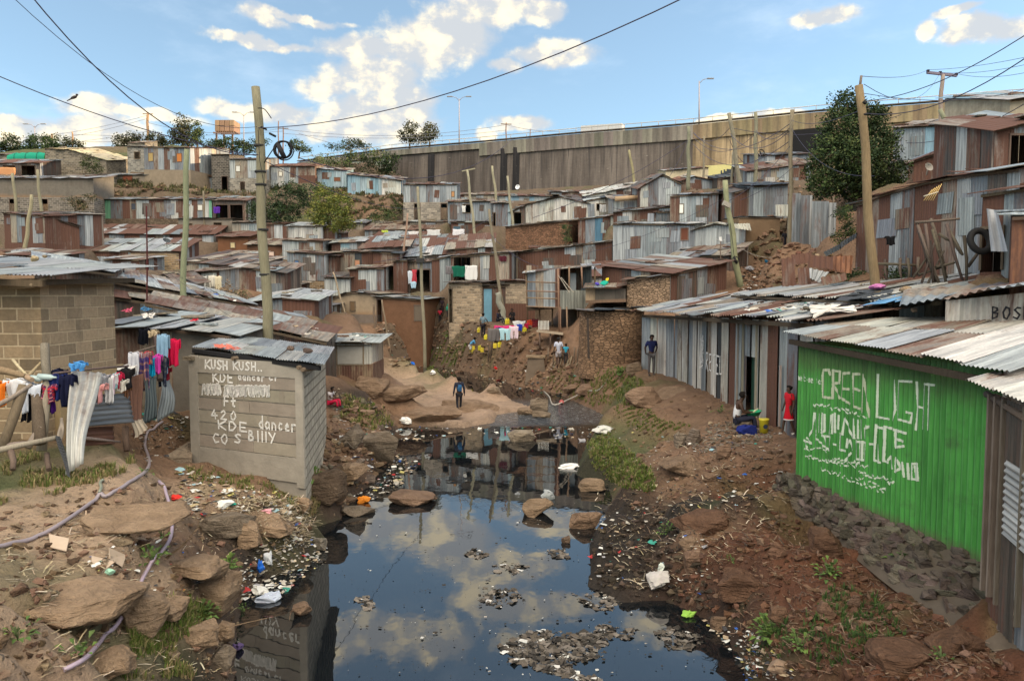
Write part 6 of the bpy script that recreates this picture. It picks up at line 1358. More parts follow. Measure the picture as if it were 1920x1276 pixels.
def straw(label,poly,n,ln,cols):
 mb=MB()
 for _ in range(n):
  p=G(*inpoly(poly));a=random.uniform(0,6.28);L=ln*random.uniform(.3,1.2);d=Vector((math.cos(a),math.sin(a),random.uniform(-.2,.35)))*L;s=Vector((-math.sin(a),math.cos(a),0))*random.uniform(.003,.009);m_=p+d*.5+Vector((0,0,L*.15));q=p+d+Vector((0,0,.02));p=p+Vector((0,0,.01));c=jit(random.choice(cols),.25)
  mb.face([p-s,p+s,m_+s,m_-s],None,c);mb.face([m_-s,m_+s,q+s,q-s],None,c)
 o=mb.build('straw','grassy');tag(o,label,'straw',None,'stuff')
ST=[(.42,.34,.22),(.33,.26,.17),(.50,.44,.33),(.16,.12,.08)]
straw('dry straw and husks on the ledge below the kiosk',[(440,940),(560,935),(590,990),(570,1030),(480,1010)],1500,.22,ST)
straw('straw and roots on the left bank rocks',[(0,1000),(280,900),(430,960),(440,1276),(100,1276)],900,.16,ST)
straw('roots and straw on the right bank',[(1110,900),(1250,830),(1480,840),(1480,960),(1330,1100),(1200,1110),(1120,1000)],1500,.20,ST+[(.08,.06,.05)]*3)
straw('roots and twigs on the red slope',[(1340,1050),(1460,960),(1870,1230),(1900,1276),(1420,1276)],1200,.16,[(.15,.10,.07),(.24,.17,.12),(.07,.05,.04)])
straw('roots hanging on the far bank',[(700,620),(1000,620),(1100,700),(1100,750),(930,725),(780,690)],1400,.5,ST+[(.10,.07,.05)]*3)
for (lb,poly,n)in [('dark floating weed mat in the near pool, bottom centre',[(935,1210),(1000,1180),(1100,1185),(1150,1180),(1130,1230),(1060,1250),(1130,1276),(1080,1276),(960,1240)],900),('ragged floating mat below the cloud reflection',[(890,1125),(910,1100),(970,1105),(985,1125),(930,1138)],110),('small floating clump centre, in the bright reflection',[(920,1060),(950,1050),(990,1062),(965,1078),(935,1075)],80),
       ('tiny black clump left of the floating mat',[(872,1040),(890,1028),(915,1038),(900,1048)],90),('floating scraps by the muck bank',[(1070,1110),(1130,1105),(1165,1130),(1140,1150),(1100,1140)],120),('floating debris near the red slope',[(1225,1180),(1280,1175),(1330,1200),(1260,1225)],150),('black scrap with white paper, left of centre',[(665,1120),(690,1118),(705,1140),(685,1142)],70),('floating twigs near the rounded rock',[(1025,1030),(1060,1028),(1070,1048),(1040,1045)],70),('weed strands between bank and centre mat',[(1120,1170),(1200,1180),(1180,1200),(1110,1190)],110)]:
 mb=MB()
 for _ in range(n):
  p=Z(*inpoly(poly),.004);crumple(mb,p+Vector((0,0,-.008)),random.uniform(.03,.17)*(.3+.7*random.random()),random.choice([(.05,.045,.04),(.075,.065,.055),(.03,.028,.026),(.13,.115,.10),(.17,.15,.13),(.10,.085,.07)]*4+[(.5,.5,.48)]),n=2)
 o=mb.build('floating_mat','mud',None,Z(*poly[0]));tag(o,lb,'floating debris','floating debris in the pool')
litter('specks and small scraps floating all over the near pool',[(640,960),(1100,940),(1110,1100),(1380,1260),(640,1276),(620,1050)],520,.008,.05,[(.04,.035,.03)]*5+[(.3,.28,.25),(.5,.5,.48)],True)
def bag(label,px,py,w,hgt,col,name='plastic_bag',z=None,seed=0,cat=None,mat='cloth'):
 p=Z(px,py,z)if z is not None else G(px,py);s=p.y/F;rnd=random.Random(seed or px);mb=MB();V,Fc=stone_mesh(1,w*s/2,w*s/2.6,hgt*s/2,rnd.randint(0,900),3,.9)
 b=len(mb.v)
 for v in V:mb.v.append(tuple(Vector(v)+p+Vector((0,0,hgt*s*.35))))
 for f in Fc:mb.idx(b,f,None,jit(col,.1),False)
 o=mb.build(name,mat,None,p);tag(o,label,cat or name.replace('_',' '))
for a in [('blue plastic bag on the rubbish raft',487,1072,16,26,(.02,.12,.50)),('clear white plastic bag beside the blue one',503,1068,18,28,(.6,.63,.65)),('white and blue packet floating at the raft edge',507,1126,54,16,(.45,.5,.6)),('translucent white bag above the blue packet',490,1112,34,18,(.6,.6,.57)),('purple and orange wrapper in the dark water',447,1220,26,18,(.10,.07,.16)),
    ('teal plastic shreds hanging under the kiosk corner',618,948,16,20,(.05,.30,.28)),('orange bag in the water by the long brown rock',682,944,22,16,(.65,.22,.03)),('white foam heap on the upper shore',763,798,22,14,(.7,.7,.68)),('white sack on the right bank corner',1130,812,34,20,(.55,.55,.52)),('white torn cloth bag half open at the muck edge',1230,1118,46,34,(.42,.40,.38)),
    ('green and yellow packet near the red slope foot',1292,1156,26,14,(.25,.45,.08)),('small white green carton standing on the muck',1240,1080,14,20,(.6,.66,.6)),('white plastic scraps at the pool shore, right',1068,876,40,10,(.68,.68,.67)),('clear bag sheet standing in the water',1028,938,28,24,(.34,.37,.38)),('brown rag bundle in the lower right corner',1465,1262,56,30,(.24,.17,.12)),
    ('red plastic scrap on the left ledge',325,940,26,10,(.62,.04,.03)),('white plastic heap on the left ledge',420,958,34,22,(.68,.68,.66)),('teal bag behind the white heap on the ledge',424,948,30,10,(.03,.32,.24)),('pink plastic on the ledge rim',500,972,26,14,(.6,.3,.34)),('green white packet beside the fallen cardboard',207,1102,20,14,(.35,.6,.45)),
    ('red cap shaped scrap on the far bank',931,700,9,7,(.6,.03,.03)),('blue scrap at the far stream edge',774,692,8,6,(.02,.12,.5)),('white bag at the far stream edge',812,706,14,8,(.7,.7,.7)),('red and white cloth by the rapids',1052,757,9,9,(.42,.12,.12)),('teal bag at the slab right of kiosk',655,888,16,10,(.05,.4,.33)),('yellow bag at the slab right of kiosk',680,886,8,12,(.6,.6,.15)),
    ('black bags tipped on the hillside path',1405,512,18,12,(.25,.25,.27)),('pink cloth bundle at the foot of the tall right pole',1648,538,32,14,(.45,.16,.35)),('green bowl beside the blue heap on the plank stall',1134,533,14,10,(.02,.35,.26)),('yellow bucket lid on the plank stall',1137,527,8,10,(.65,.5,.03)),('violet bag on the plank stall',1121,534,8,9,(.08,.06,.35))]:
 z=None
 if 'plank stall' in a[0]:continue
 if 'foot of the tall right pole' in a[0]:continue
 bag(*a)
for (lb,px,py,D,w,hh,c)in [('pink cloth bundle at the foot of the tall right pole',1648,542,20.4,36,12,(.45,.16,.35)),('green bowl heap on the plank stall roof',1134,534,40.4,16,10,(.02,.35,.26)),('yellow bucket on the plank stall roof',1138,528,41,9,9,(.65,.5,.03)),('violet bag on the plank stall roof',1120,535,40.2,9,8,(.08,.06,.35))]:
 p=P(px,py,D);mb=MB();add_stone(mb,p+Vector((0,0,hh*D/F*.4)),1,(w*D/F/2,w*D/F/2.4,hh*D/F/2),px,c,None,3,.5);o=mb.build('cloth_bundle' if 'cloth' in lb else 'plastic_bag','cloth',None,p);tag(o,lb,'bundle')
for (lb,pts)in [('torn beige cardboard sheet beside the weeds',[(172,1052),(208,1066),(205,1050),(238,1072),(230,1090),(215,1082),(192,1078),(172,1066)]),('beige cardboard piece under the hose',[(92,1012),(130,1022),(125,1048),(95,1036)])]:
 mb=MB();q=[G(*p)+Vector((0,0,.04+.03*(i% 3)))for i,p in enumerate(pts)];c=sum(q,Vector())/len(q)+Vector((0,0,.02))
 for i in range(len(q)):mb.face([q[i],q[(i+1)% len(q)],c],None,(.46,.36,.27));mb.face([q[(i+1)% len(q)]-Vector((0,0,.008)),q[i]-Vector((0,0,.008)),c-Vector((0,0,.008))],None,(.4,.3,.22))
 o=mb.build('cardboard','plain',None,q[0]);tag(o,lb,'cardboard')
# hoses
def smooth(pts,k=6):
 out=[];n=len(pts)
 for i in range(n-1):
  p0,p1,p2,p3=pts[max(i-1,0)],pts[i],pts[i+1],pts[min(i+2,n-1)]
  for j in range(k):
   t=j/k;out.append(.5*((2*p1)+(-p0+p2)*t+(2*p0-5*p1+4*p2-p3)*t*t+(-p0+3*p1-3*p2+p3)*t**3))
 out.append(pts[-1]);return out
def hose(label,pix,r,col,lift=.03):
 pts=smooth([G(*p)for p in pix],5)
 for p in pts:p.z=max(p.z,tz(p.x,p.y))+lift
 mb=MB();mb.tube(pts,r,col,8);o=mb.build('hose','plastic',None,pts[0]);tag(o,label,'hose','water hoses on the left bank')
hose('long grey violet hose winding from the fence to left edge',[(-20,1036),(60,1018),(120,985),(180,945),(205,935),(250,905),(275,885),(280,865),(272,835),(290,815),(305,800)],.028,(.27,.23,.25))
hose('short green grey hose end joining the long hose',[(187,936),(190,920),(188,908),(194,906)],.022,(.20,.22,.17))
hose('pale violet hose crossing the rock cleft to bottom left',[(298,908),(312,945),(322,975),(320,1010),(300,1045),(275,1090),(245,1140),(215,1180),(190,1215),(160,1240),(120,1276)],.026,(.36,.29,.36))
hose('white grey pipe hanging across the far bank by the rapids',[(1140,715),(1120,735),(1080,748),(1040,760),(1030,745),(1020,735)],.03,(.42,.40,.36))

# ------------------------------------------------------------------ poles
def pole(label,x0,y0,x1,y1,D,wpx,col=(.24,.22,.15),name='wooden_pole',D0=None,ext=0.0,cap=True,cat='pole',group=None,extra=None):
 top=P(x0,y0,D0 or D);bot=P(x1,y1,D);r_=wpx*D/F/2
 d=(bot-top).normalized();g=None
 for i in range(400):
  q=bot+d*(i*.05)
  if q.z<tz(q.x,q.y)-.1:break
 bot=q if i<399 else bot
 r=root(name,bot,label,cat,group);mb=MB();n=10;pts=[bot.lerp(top,i/n)+Vector((math.sin(i*1.3+x0)*r_*.3,0,0))for i in range(n+1)]
 mb.tube(pts,[r_*(1.12-.28*i/n)for i in range(n+1)],col,10);mb.build('shaft','wood',r)
 if extra:
  for nm,fn in extra:m2=MB();fn(m2,top,bot,r_);m2.build(nm,'cable' if nm in ('cable_tie','cable_coil','black_clamp')else 'wood',r)
 return top
OLV=(.20,.185,.125)
def ties(ys,D):
 def fn(mb,top,bot,r):
  for y in ys:f=y;p=top.lerp(bot,f);mb.tube([p-Vector((0,0,.03)),p+Vector((0,0,.03))],r*1.12,(.03,.03,.03),10)
 return fn
def coil(px,py,D,rad,turns=5):
 def fn(mb,top,bot,r):
  c=P(px,py,D)
  for k in range(turns):
   rr=rad*random.uniform(.85,1.02);o=Vector((random.uniform(-.04,.04),k*.02,random.uniform(-.04,.04)));mb.tube([c+o+Vector((math.cos(a*.26)*rr,0,math.sin(a*.26)*rr))for a in range(25)],.018,(.012,.012,.014),5,False)
  mb.tube([c+Vector((-.12,0,.16)),c+Vector((.06,0,-.22))],.07,(.015,.015,.018),8)
  mb.tube([top.lerp(bot,.25),c+Vector((-.1,0,rad*.9))],.015,(.015,.015,.015),5)
 return fn
TOPM=pole('tall weathered wooden pole with hanging cable coil, left foreground',481,163,502,632,21.8,18,OLV,extra=[('cable_coil',coil(529,281,21.6,.27)),('cable_tie',ties([.18,.26,.30,.44,.58],21)),('black_clamp',lambda mb,t,b,r:[mb.tube([P(489,238,21.6),P(500,243,21.6)],.03,(.01,.01,.01),6),mb.tube([P(505,250,21.6),P(517,256,21.6)],.035,(.01,.01,.01),6),mb.tube(smooth([P(483,203,21.5),P(496,205,21.5),P(509,222,21.5)]),.014,(.02,.02,.02),5)])])
pole('green tinged wooden pole left of the tallest pole',351,280,344,548,29,11,(.20,.22,.14))
TOPR=pole('tall tan wooden pole in front of the big dark tree',1612,160,1639,530,21,17,(.21,.155,.09),extra=[('top_bracket',lambda mb,t,b,r:mb.tube([t-Vector((0,0,.1)),P(1615,142,21)],.035,(.18,.15,.13),6)),('black_clamp',lambda mb,t,b,r:[mb.tube([P(1619,190,20.8),P(1624,194,20.8)],.05,(.02,.02,.02),6),mb.tube([P(1620,214,20.8),P(1626,215,20.8)],.03,(.02,.02,.02),6)])])
pole('leaning green and tan pole on the right slope path',1358,338,1388,545,43,11,(.25,.26,.16),extra=[('meter_box',lambda mb,t,b,r:mb.box(P(1362,383,42.6),.42,.2,.26,(.32,.30,.26),.2,0,.4)),('cable_coil',coil(1380,487,42.6,.17,2))])
TX=pole('upright pole with crossarm above the blue grey house',1767,140,1760,286,51,8,(.28,.23,.20),extra=[('crossarm',lambda mb,t,b,r:mb.bar(P(1738,136,51),P(1794,142,51),.16,.16,(.20,.18,.24))),('insulator',lambda mb,t,b,r:[mb.tube([P(x,y,51),P(x,y-5,51)],.10,(.03,.03,.04),6)for x,y in ((1740,136),(1763,139),(1793,142))])])
pole('leaning green pole crossing the gable hut',1762,205,1806,316,35,9,(.24,.25,.17))
pole('tall slightly leaning pole before the tan wall, left of two',1368,212,1391,372,64,8,(.22,.20,.15))
pole('thin straight pole before the tan wall, right of two',1417,210,1417,336,68,7,(.22,.21,.15),extra=[('cable_coil',coil(1427,287,67,.3,3))])
pole('straight wooden pole beside the grey sheet fence',1484,206,1481,460,46,8,(.20,.17,.12))
pole('mid grey pole standing before the brown wall end',1291,237,1291,360,76,7,(.21,.21,.15))
pole('short thin pole between two wall end poles',1320,256,1319,332,86,4,(.22,.19,.14))
pole('thin grey pole behind the leaning tall pole',1375,285,1372,350,72,5,(.22,.2,.15))
pole('bare leaning pole stub against the retaining wall',1180,281,1190,344,78,5,(.27,.24,.14))
pole('pale crossarm pole left of the white gabled house',876,318,890,436,70,5,(.30,.28,.2),extra=[('crossarm',lambda mb,t,b,r:mb.bar(P(866,321,70),P(891,316,70),.12,.1,(.30,.28,.2)))])
pole('pale bare pole right of the crossarm pole',923,311,931,380,76,5,(.28,.26,.18))
pole('pale bare pole leaning before white gabled house',951,330,962,424,68,5,(.27,.25,.18))
pole('long leaning pole rising from the stone room roof',917,392,938,548,50,6,(.19,.165,.12))
pole('short propping pole beneath the blue door side',932,548,946,602,49.5,12,(.24,.24,.2))
pole('slim centre pole standing by the red brown mud house',784,350,794,602,50.3,6,(.23,.21,.15),extra=[('black_clamp',lambda mb,t,b,r:mb.box(P(788,488,50),.5,.4,.3,(.03,.03,.03)))])
pole('crooked thin pole left of the centre pole',765,400,757,470,63,4,(.3,.2,.15))
pole('thin crooked stick against the mud plastered house',625,510,654,614,51.5,3.4,(.30,.24,.17))
pole('post before the curved roof mud house',700,570,704,622,50.5,4,(.16,.12,.09))
pole('slanting post beside the small red mud wall',716,562,723,606,50.5,3.4,(.22,.17,.12))
pole('olive pole in front of the grey concrete building, left',24,325,31,400,66,6,(.24,.22,.15))
pole('olive pole in front of the grey concrete building, right',70,318,78,402,66,6,(.24,.22,.15))
pole('leaning pale pole before the rust streaked house',60,365,46,474,56,7,(.29,.26,.17))
pole('thin pole left of the open wooden stall',382,358,383,430,76,4,(.2,.17,.12))
pole('dark red iron rod standing on the left roofs',275,386,276,560,24,3,(.07,.02,.02),name='iron_rod',cat='rod')
pole('dark wooden post at the end of the washing fence',210,586,208,700,17,5,(.06,.045,.035),name='fence_post',cat='post')
pole('thin pole with wind vane on the fan shaped roof',1351,452,1351,500,44,2,(.2,.15,.12),name='vane_rod',cat='rod',extra=[('vane',lambda mb,t,b,r:[mb.bar(t+Vector((math.cos(a)*.25,0,math.sin(a)*.25)),t,.16,.01,(.7,.7,.7))for a in (.3,1.6,2.7)])])
for lb,x,y0,y1,D,w in [('wooden power pole with transformer fittings on the skyline, left',277,211,290,150,5),('short tan power pole at the far left skyline',97,251,294,150,4),('thin brown pole right of the short tan one',136,247,292,150,3),('thin power pole behind the cable coil, left',522,227,290,148,2.2),('thin reddish pole behind the cable coil, right',531,238,290,146,2.5),('small T topped pole on the road above brown wall',949,230,272,142,2.5),('short hooked pole on the road right of T pole',994,242,268,142,2)]:
 def ex(mb,t,b,r,x=x):mb.bar(t+Vector((-1.0,0,-.25)),t+Vector((1.0,0,-.3)),.14,.14,(.2,.14,.1))
 pole(lb,x,y0,x,y1,D,w,(.38,.24,.14)if x<300 else (.2,.13,.11),name='power_pole',extra=[('crossarm',ex)]if x in (277,949,531)else None)
def lamp(label,x,y0,y1,D,arms):
 p=P(x,y1,D);t=P(x,y0,D);r=root('street_lamp',p,label,'street lamp','street lamps along the road');mb=MB();mb.tube([p-Vector((0,0,1)),t],[.14,.08],(.33,.30,.32),6);mb.build('mast','plain',r)
 for s in arms:
  mb=MB();e=t+Vector((s*1.3,0,.35));mb.tube([t-Vector((0,0,.4)),t+Vector((s*.6,0,.2)),e],.05,(.33,.30,.32),5);mb.build('arm','plain',r)
  mb=MB();mb.box(e+Vector((s*.45,0,.02)),1.0,.35,.14,(.30,.30,.32));mb.build('lamp_head','plain',r)
lamp('double armed street lamp at the far left skyline',65,236,292,150,(-1,1));lamp('double armed street lamp just left of the big pole',457,214,288,148,(-1,1));lamp('double armed street lamp above the middle of the wall',861,185,268,140,(-1,1));lamp('tall single street lamp above the wall end, right',1311,152,236,118,(1,))
# wires
def wire(label,pts,r=.016,sag=.0,col=(.05,.045,.075)):
 q=[P(*p)if len(p)==3 else p for p in pts];out=[]
 for a,b in zip(q[:-1],q[1:]):
  for i in range(14):t=i/14;p=a.lerp(b,t);p.z-= sag*4*t*(1-t);out.append(p)
 out.append(q[-1]);mb=MB();mb.tube(out,r*.75,col,5,False);o=mb.build('overhead_cable','cable',None,out[0]);tag(o,label,'cable','overhead cables')
a_=TOPM
wire('cable from the top left edge descending to the big pole, lower one',[(-60,118,17),(480,292,21.8)],.016,.25)
wire('thick dark cable falling from the top edge to the pole, steepest',[(40,-30,15),(484,290,21.6)],.018,.9)
wire('thin cable from the top edge crossing to the pole head',[(10,-18,14),(482,238,21.7)],.009,.75)
wire('long dark cable rising from the big pole to the top centre',[(484,240,21.7),(1320,-22,13)],.016,.55)
wire('thin cable from the big pole across to the mid left poles',[(484,296,21.7),(790,390,48)],.016,.5)
wire('cable bundle running from mid slope up to the wall top, left',[(560,296,60),(960,262,120)],.05,3.5)
wire('dark cable climbing before the brown wall to the wall end pole',[(1000,408,60),(1291,262,76)],.03,.6)
wire('dark cable descending from wall end pole to slope',[(1291,262,76),(1150,390,60)],.025,2.2)
for k,(x0,y0,D0,x1,y1,D1,sg)in enumerate([(1300,248,76,1368,240,64,1.0),(1300,258,76,1417,250,68,1.5),(1300,250,76,1484,230,46,1.6),(1368,250,64,1484,242,46,1.2),(1417,244,68,1484,236,46,.8),(1300,270,76,1484,262,46,1.8),(1368,262,64,1430,286,67,1.5)]):
 wire(['cable slung between wall end pole and leaning pole, topmost','cable slung from wall end pole to the straight thin pole','long cable from wall end pole to fence pole, upper','cable between leaning tall pole and fence pole','short cable between thin straight pole and fence pole','long sagging cable from wall end pole to fence pole, lower','looped cable below leaning tall pole'][k],[(x0,y0,D0),(x1,y1,D1)],.032,sg,(.10,.09,.12))
for k,(x0,y0,D0,x1,y1,D1,sg,rr)in enumerate([(1618,190,21,1990,20,14,.35,.014),(1620,212,21,1990,60,14,.5,.016),(1616,143,21,1740,131,51,.2,.012),(1620,158,21,1763,136,51,1.0,.012),(1740,131,51,1990,92,34,.2,.016),(1763,136,51,1990,104,34,.3,.016),(1793,138,51,1990,118,34,.4,.016),(1618,175,21,1990,142,30,.5,.012),(1700,268,40,1990,150,26,.6,.02),(1680,300,40,1930,190,36,.8,.02),(1372,240,64,1690,215,60,1.0,.03),(1484,225,46,1618,205,21,.3,.016),(1484,240,46,1640,330,26,.8,.016),(1360,380,43,1484,270,46,.4,.02),(1388,375,43,1500,300,46,.3,.02)]):
 wire(['upper of two dark cables rising to the top right edge','lower of two dark cables rising to the top right edge','thin cable from tan pole tip to crossarm','sagging thin cable from tan pole to crossarm middle','highest cable leaving the crossarm to the right','middle cable leaving the crossarm to the right','lowest cable leaving the crossarm to the right','long thin cable from tan pole to right edge','cable above blue grey house rising right','cable from gable hut towards the skyline house','cable behind big tree along wall end','cable from fence pole to tan pole top','cable from fence pole sinking behind big tree','cable from meter pole up to fence pole','second cable from meter pole up to fence pole'][k],[(x0,y0,D0),(x1,y1,D1)],rr,sg,(.05,.05,.08))
for k,(x0,y0,x1,y1,D,sg)in enumerate([(-20,262,277,216,150,1),(-20,272,277,222,150,1),(-20,278,277,246,150,.6),(136,252,530,246,149,.6),(277,230,531,240,149,1.5),(531,242,949,234,144,1.6),(531,250,949,244,144,1.2),(949,234,1100,242,142,.8),(136,264,277,258,150,.5),(560,250,720,285,146,.5)]):
 wire(['upper skyline wire at the left edge','second skyline wire at the left edge','third skyline wire at the left edge','skyline wire passing under the water tank','skyline wire above the eucalyptus trees','long upper skyline wire behind the clouds, centre','long lower skyline wire, centre','wire from T topped pole towards the trailer','short skyline wire between two left poles','wire slanting from coil poles to the wall start'][k],[(x0,y0,D),(x1,y1,D)],.05,sg,(.20,.20,.24))
wire('black cable dangling down the big pole',[(484,244,21.5),(487,300,21.5),(494,340,21.4),(500,372,21.4)],.014,.0,(.02,.02,.02))
wire('thin wire crossing the lower slope to the leaning pole',[(700,492,50),(925,405,50)],.018,.5);wire('thin wire falling from mid pole to the wide grey house',[(920,440,50),(1010,500,44)],.018,.3);wire('guy wire from red roof to long rusty roof, left',[(1215-950,470,26),(462,612,24)],.008,.1,(.08,.07,.07))
wire('washing wire on the left roofs',[(276,500,24),(344,520,29)],.008,.1);wire('sagging wire over the children on the right slope',[(1385,462,43),(1484,470,44)],.02,.5,(.3,.28,.25));wire('wire across wide grey tin house',[(1080,478,50),(1358,372,43)],.014,.4)

# water tank, trailer, tarpaulin load, van
def tbox(mb,x0,x1,y0,y1,D,dep,col):
 a,b,c,d=P(x0,y1,D),P(x1,y1,D),P(x1,y0,D),P(x0,y0,D);e=Vector((0,dep,0));mb.hexa([a,b,b+e,a+e,d,c,c+e,d+e],col)
wt=root('water_tank',P(422,290,152),'rusty square steel water tank on legs on the skyline','water tank');mb=MB()
for i in range(4):
 for j in range(2):tbox(mb,403+i*9,411.4+i*9,225+j*10.5,235+j*10.5,152-(.1 if (i+j)% 2 else 0),3.5,jit((.36,.22,.13),.2))
mb.build('tank','tin',wt)
mb=MB();[mb.bar(P(405+i*4,246,152),P(405+i*4+2,250,152),.2,.2,(.2,.12,.08))for i in range(9)];mb.bar(P(400,249,151.5),P(440,251,151.5),.3,.3,(.22,.13,.09));mb.build('platform','plain',wt)
for x in (406,420,436):
 mb=MB();mb.bar(P(x,250,152),P(x,290,152),.3,.3,(.25,.15,.1));mb.build('leg','plain',wt)
tr=root('truck_trailer',P(1128,250,135),'white ribbed truck trailer standing on the road above the wall','trailer');mb=MB();a,b=P(1089,248,136),P(1166,244,134);a.z=b.z=30.9
wall(mb,a,b,lambda f:P(1089,236,136).z+(P(1166,231,134).z-P(1089,236,136).z)*f,lambda f:30.95,'W',w=.6,flat=(.50,.50,.50),off=.05);wall(mb,b,b+Vector((.9,2.4,0)),lambda f:P(1166,231,134).z,lambda f:30.95,'W',w=None,flat=(.45,.45,.45));mb.build('box_body','plain',tr)
for x in (1098,1108,1150,1158):mb=MB();p=P(x,250,135.6);p.z=30.95;mb.tube([p+Vector((0,-.15,.35)),p+Vector((0,.25,.35))],.42,(.02,.02,.02),12);mb.build('wheel','plain',tr)
tp=root('tarpaulin_load',P(50,305,95),'rounded load under bright green tarpaulin behind the market shed','covered truck load');mb=MB();n=14
prof=[(0,0),(-.05,.5),(.0,.8),(.12,.97),(.5,1.02),(.88,.97),(1,.8),(1.05,.5),(1,0)]
A0,A1=P(14,306,95),P(84,304,94);hgt=1.35
for i in range(n):
 for j in range(len(prof)-1):
  q=[]
  for (ii,jj)in ((i,j),(i+1,j),(i+1,j+1),(i,j+1)):
   p=A0.lerp(A1,ii/n);yy,z_=prof[jj];s_=1-.15*(abs(ii/n-.5)*2)**6+.03*math.sin(ii*2.1+jj);q.append(p+Vector((0,yy*3,z_*hgt*s_)))
  mb.face(q,None,(.02,.26,.17),True)
q0=[A1+Vector((0,y*3,z*hgt*.85))for y,z in prof];mb.face(q0,None,(.06,.36,.08));mb.face([A0+Vector((0,y*3,z*hgt*.85))for y,z in prof][::-1],None,(.02,.26,.17));mb.build('tarpaulin','cloth',tp)
for f in (.2,.5,.8):
 mb=MB();p=A0.lerp(A1,f);mb.tube([p+Vector((0,y*3.05-.05,z*hgt*1.02))for y,z in prof],.03,(.02,.15,.12),5);mb.build('rope','cable',tp)
vn=root('white_truck',P(224,300,130),'small white truck cab showing between skyline houses','truck');mb=MB();tbox(mb,213,224,290,304,130,2.2,(.5,.5,.5));tbox(mb,224,241,291.5,303,130,2.2,(.48,.48,.47));mb.build('body','plastic',vn)
mb=MB();tbox(mb,214.5,221,292,296,129.9,.1,(.02,.03,.04));mb.build('windscreen','plastic',vn)
for x in (217,234):mb=MB();mb.tube([P(x,304,129.9),P(x,304,130.3)],.35,(.02,.02,.02),10);mb.build('wheel','plain',vn)
def dish(label,px,py,D,rad,col,tilt=(.2,-1,.4),holder=None):
 c=P(px,py,D);r=root('satellite_dish',c,label,'satellite dish');ax=Vector(tilt).normalized();u=ax.cross(Vector((0,0,1))).normalized();v=ax.cross(u);mb=MB();n=16
 for k in range(3):
  r0,r1=rad*k/3,rad*(k+1)/3
  for i in range(n):
   q=[]
   for (rr,ii)in ((r0,i),(r0,i+1),(r1,i+1),(r1,i)):a=6.283*ii/n;q.append(c+(u*math.cos(a)+v*math.sin(a))*rr+ax*(rr*rr/rad*.35))
   mb.face(q,None,col,True)
 mb.build('reflector','plain',r);mb=MB();mb.tube([c+Vector((0,.1,-rad*1.6)),c],.03,(.3,.28,.25),6);mb.tube([c-v*rad*.8,c+ax*rad*.9],.015,(.2,.2,.2),5);mb.build('mount','plain',r)
dish('red satellite dish standing right of the pale gabled roof',592,562,48,.24,(.20,.05,.04));dish('small dark satellite dish on the long patched roof',312,452,61,.3,(.05,.06,.07),(.6,-.5,.8));dish('white satellite dish on the grey roof below brown wall',971,351,76,.25,(.7,.72,.75),(-.5,-1,.3));dish('grey dish on porch of the gable hut',1740,314,33,.2,(.5,.46,.4))
an=root('tv_aerial',P(1745,366,22),'yellowish television aerial fixed on the big rust house','aerial');mb=MB();a,b=P(1732,368,22),P(1759,360,22);mb.tube([a,b],.02,(.5,.45,.35),5);mb.build('boom','plain',an)
for i in range(5):mb=MB();p=a.lerp(b,.3+i*.16);d=Vector((.12,0,.16+.02*i));mb.tube([p-d,p+d],.012,(.55,.38,.15),4);mb.build('element','plain',an)
ty=root('car_tyre',P(1838,452,19.1),'large dark tyre leaning in the entrance of the rust house','tyre');mb=MB();c=P(1838,452,19.1)
mb.tube([c+Vector((math.cos(a*.2618)*.25,math.sin(a*.2618)*.1,math.sin(a*.2618)*.27))for a in range(25)],.085,(.012,.012,.013),10,False);mb.build('tread','plain',ty)

# stick frame beside rust house, scrap sheets, log, misc
def sticks(label,segs,name,cat,col=(.17,.13,.10),r=.03,mat='wood',part='stick'):
 q=P(*segs[0][:3]);rt=root(name,q,label,cat)
 for s in segs:mb=MB();a,b=P(*s[:3]),P(*s[3:6]);m_=(a+b)/2+Vector((random.uniform(-.04,.04),0,random.uniform(-.03,.03)));mb.tube([a,m_,b],[r,r*.9,r*.75],jit(col,.3),6);mb.build(part,mat,rt)
sticks('dark stick and pole frame stacked with brushwood, right slope',[(1715,417,21.5,1800,410,21),(1720,420,21.5,1765,540,20.5),(1775,420,21,1806,530,20.5),(1735,420,21.3,1755,530,20.8),(1748,430,21.3,1775,520,20.8),(1808,442,20.5,1812,528,20.2),(1815,500,20.5,1865,430,20),(1760,438,21.2,1790,455,21),(1730,440,21.4,1750,520,20.9),(1780,432,21,1805,478,20.6),(1788,450,20.9,1802,475,20.7),(1722,432,21.6,1740,500,21.1),(1745,410,21.6,1772,505,21),(1755,500,20.8,1790,492,20.7)],'stick_rack','stick rack',(.10,.08,.065),.045)
sticks('brushwood heap leaning under the stick frame',[(1728,530,20.8,1752,455,21),(1738,535,20.7,1770,470,21),(1750,538,20.6,1745,450,20.9),(1765,540,20.5,1735,470,21),(1722,515,20.9,1768,500,20.8),(1775,535,20.4,1760,470,20.8),(1712,520,21,1740,480,21.1)],'brushwood','brushwood',(.06,.05,.04),.035)
sticks('pole railing under the red sheets of the rust house',[(1645,494,25,1728,498,24.5),(1660,486,25,1662,525,24.8),(1702,484,24.6,1704,524,24.4),(1722,482,24.3,1724,520,24.2),(1688,484,24.8,1690,525,24.6)],'pole_railing','railing',(.11,.09,.07),.05)
def sheets_(label,quads,name='scrap_sheet',cat='scrap sheet',spec='R',g='scrap sheets in the heap'):
 q=[P(*c)for c in quads];m_=sum(q,Vector())/4;mb=MB();strips(mb,*q,spec,w=1.0,cor=2,wob=.06,jt=.03,cross=0,off=0.0);o=mb.build(name,'tin_near',None,m_);tag(o,label,cat,g)
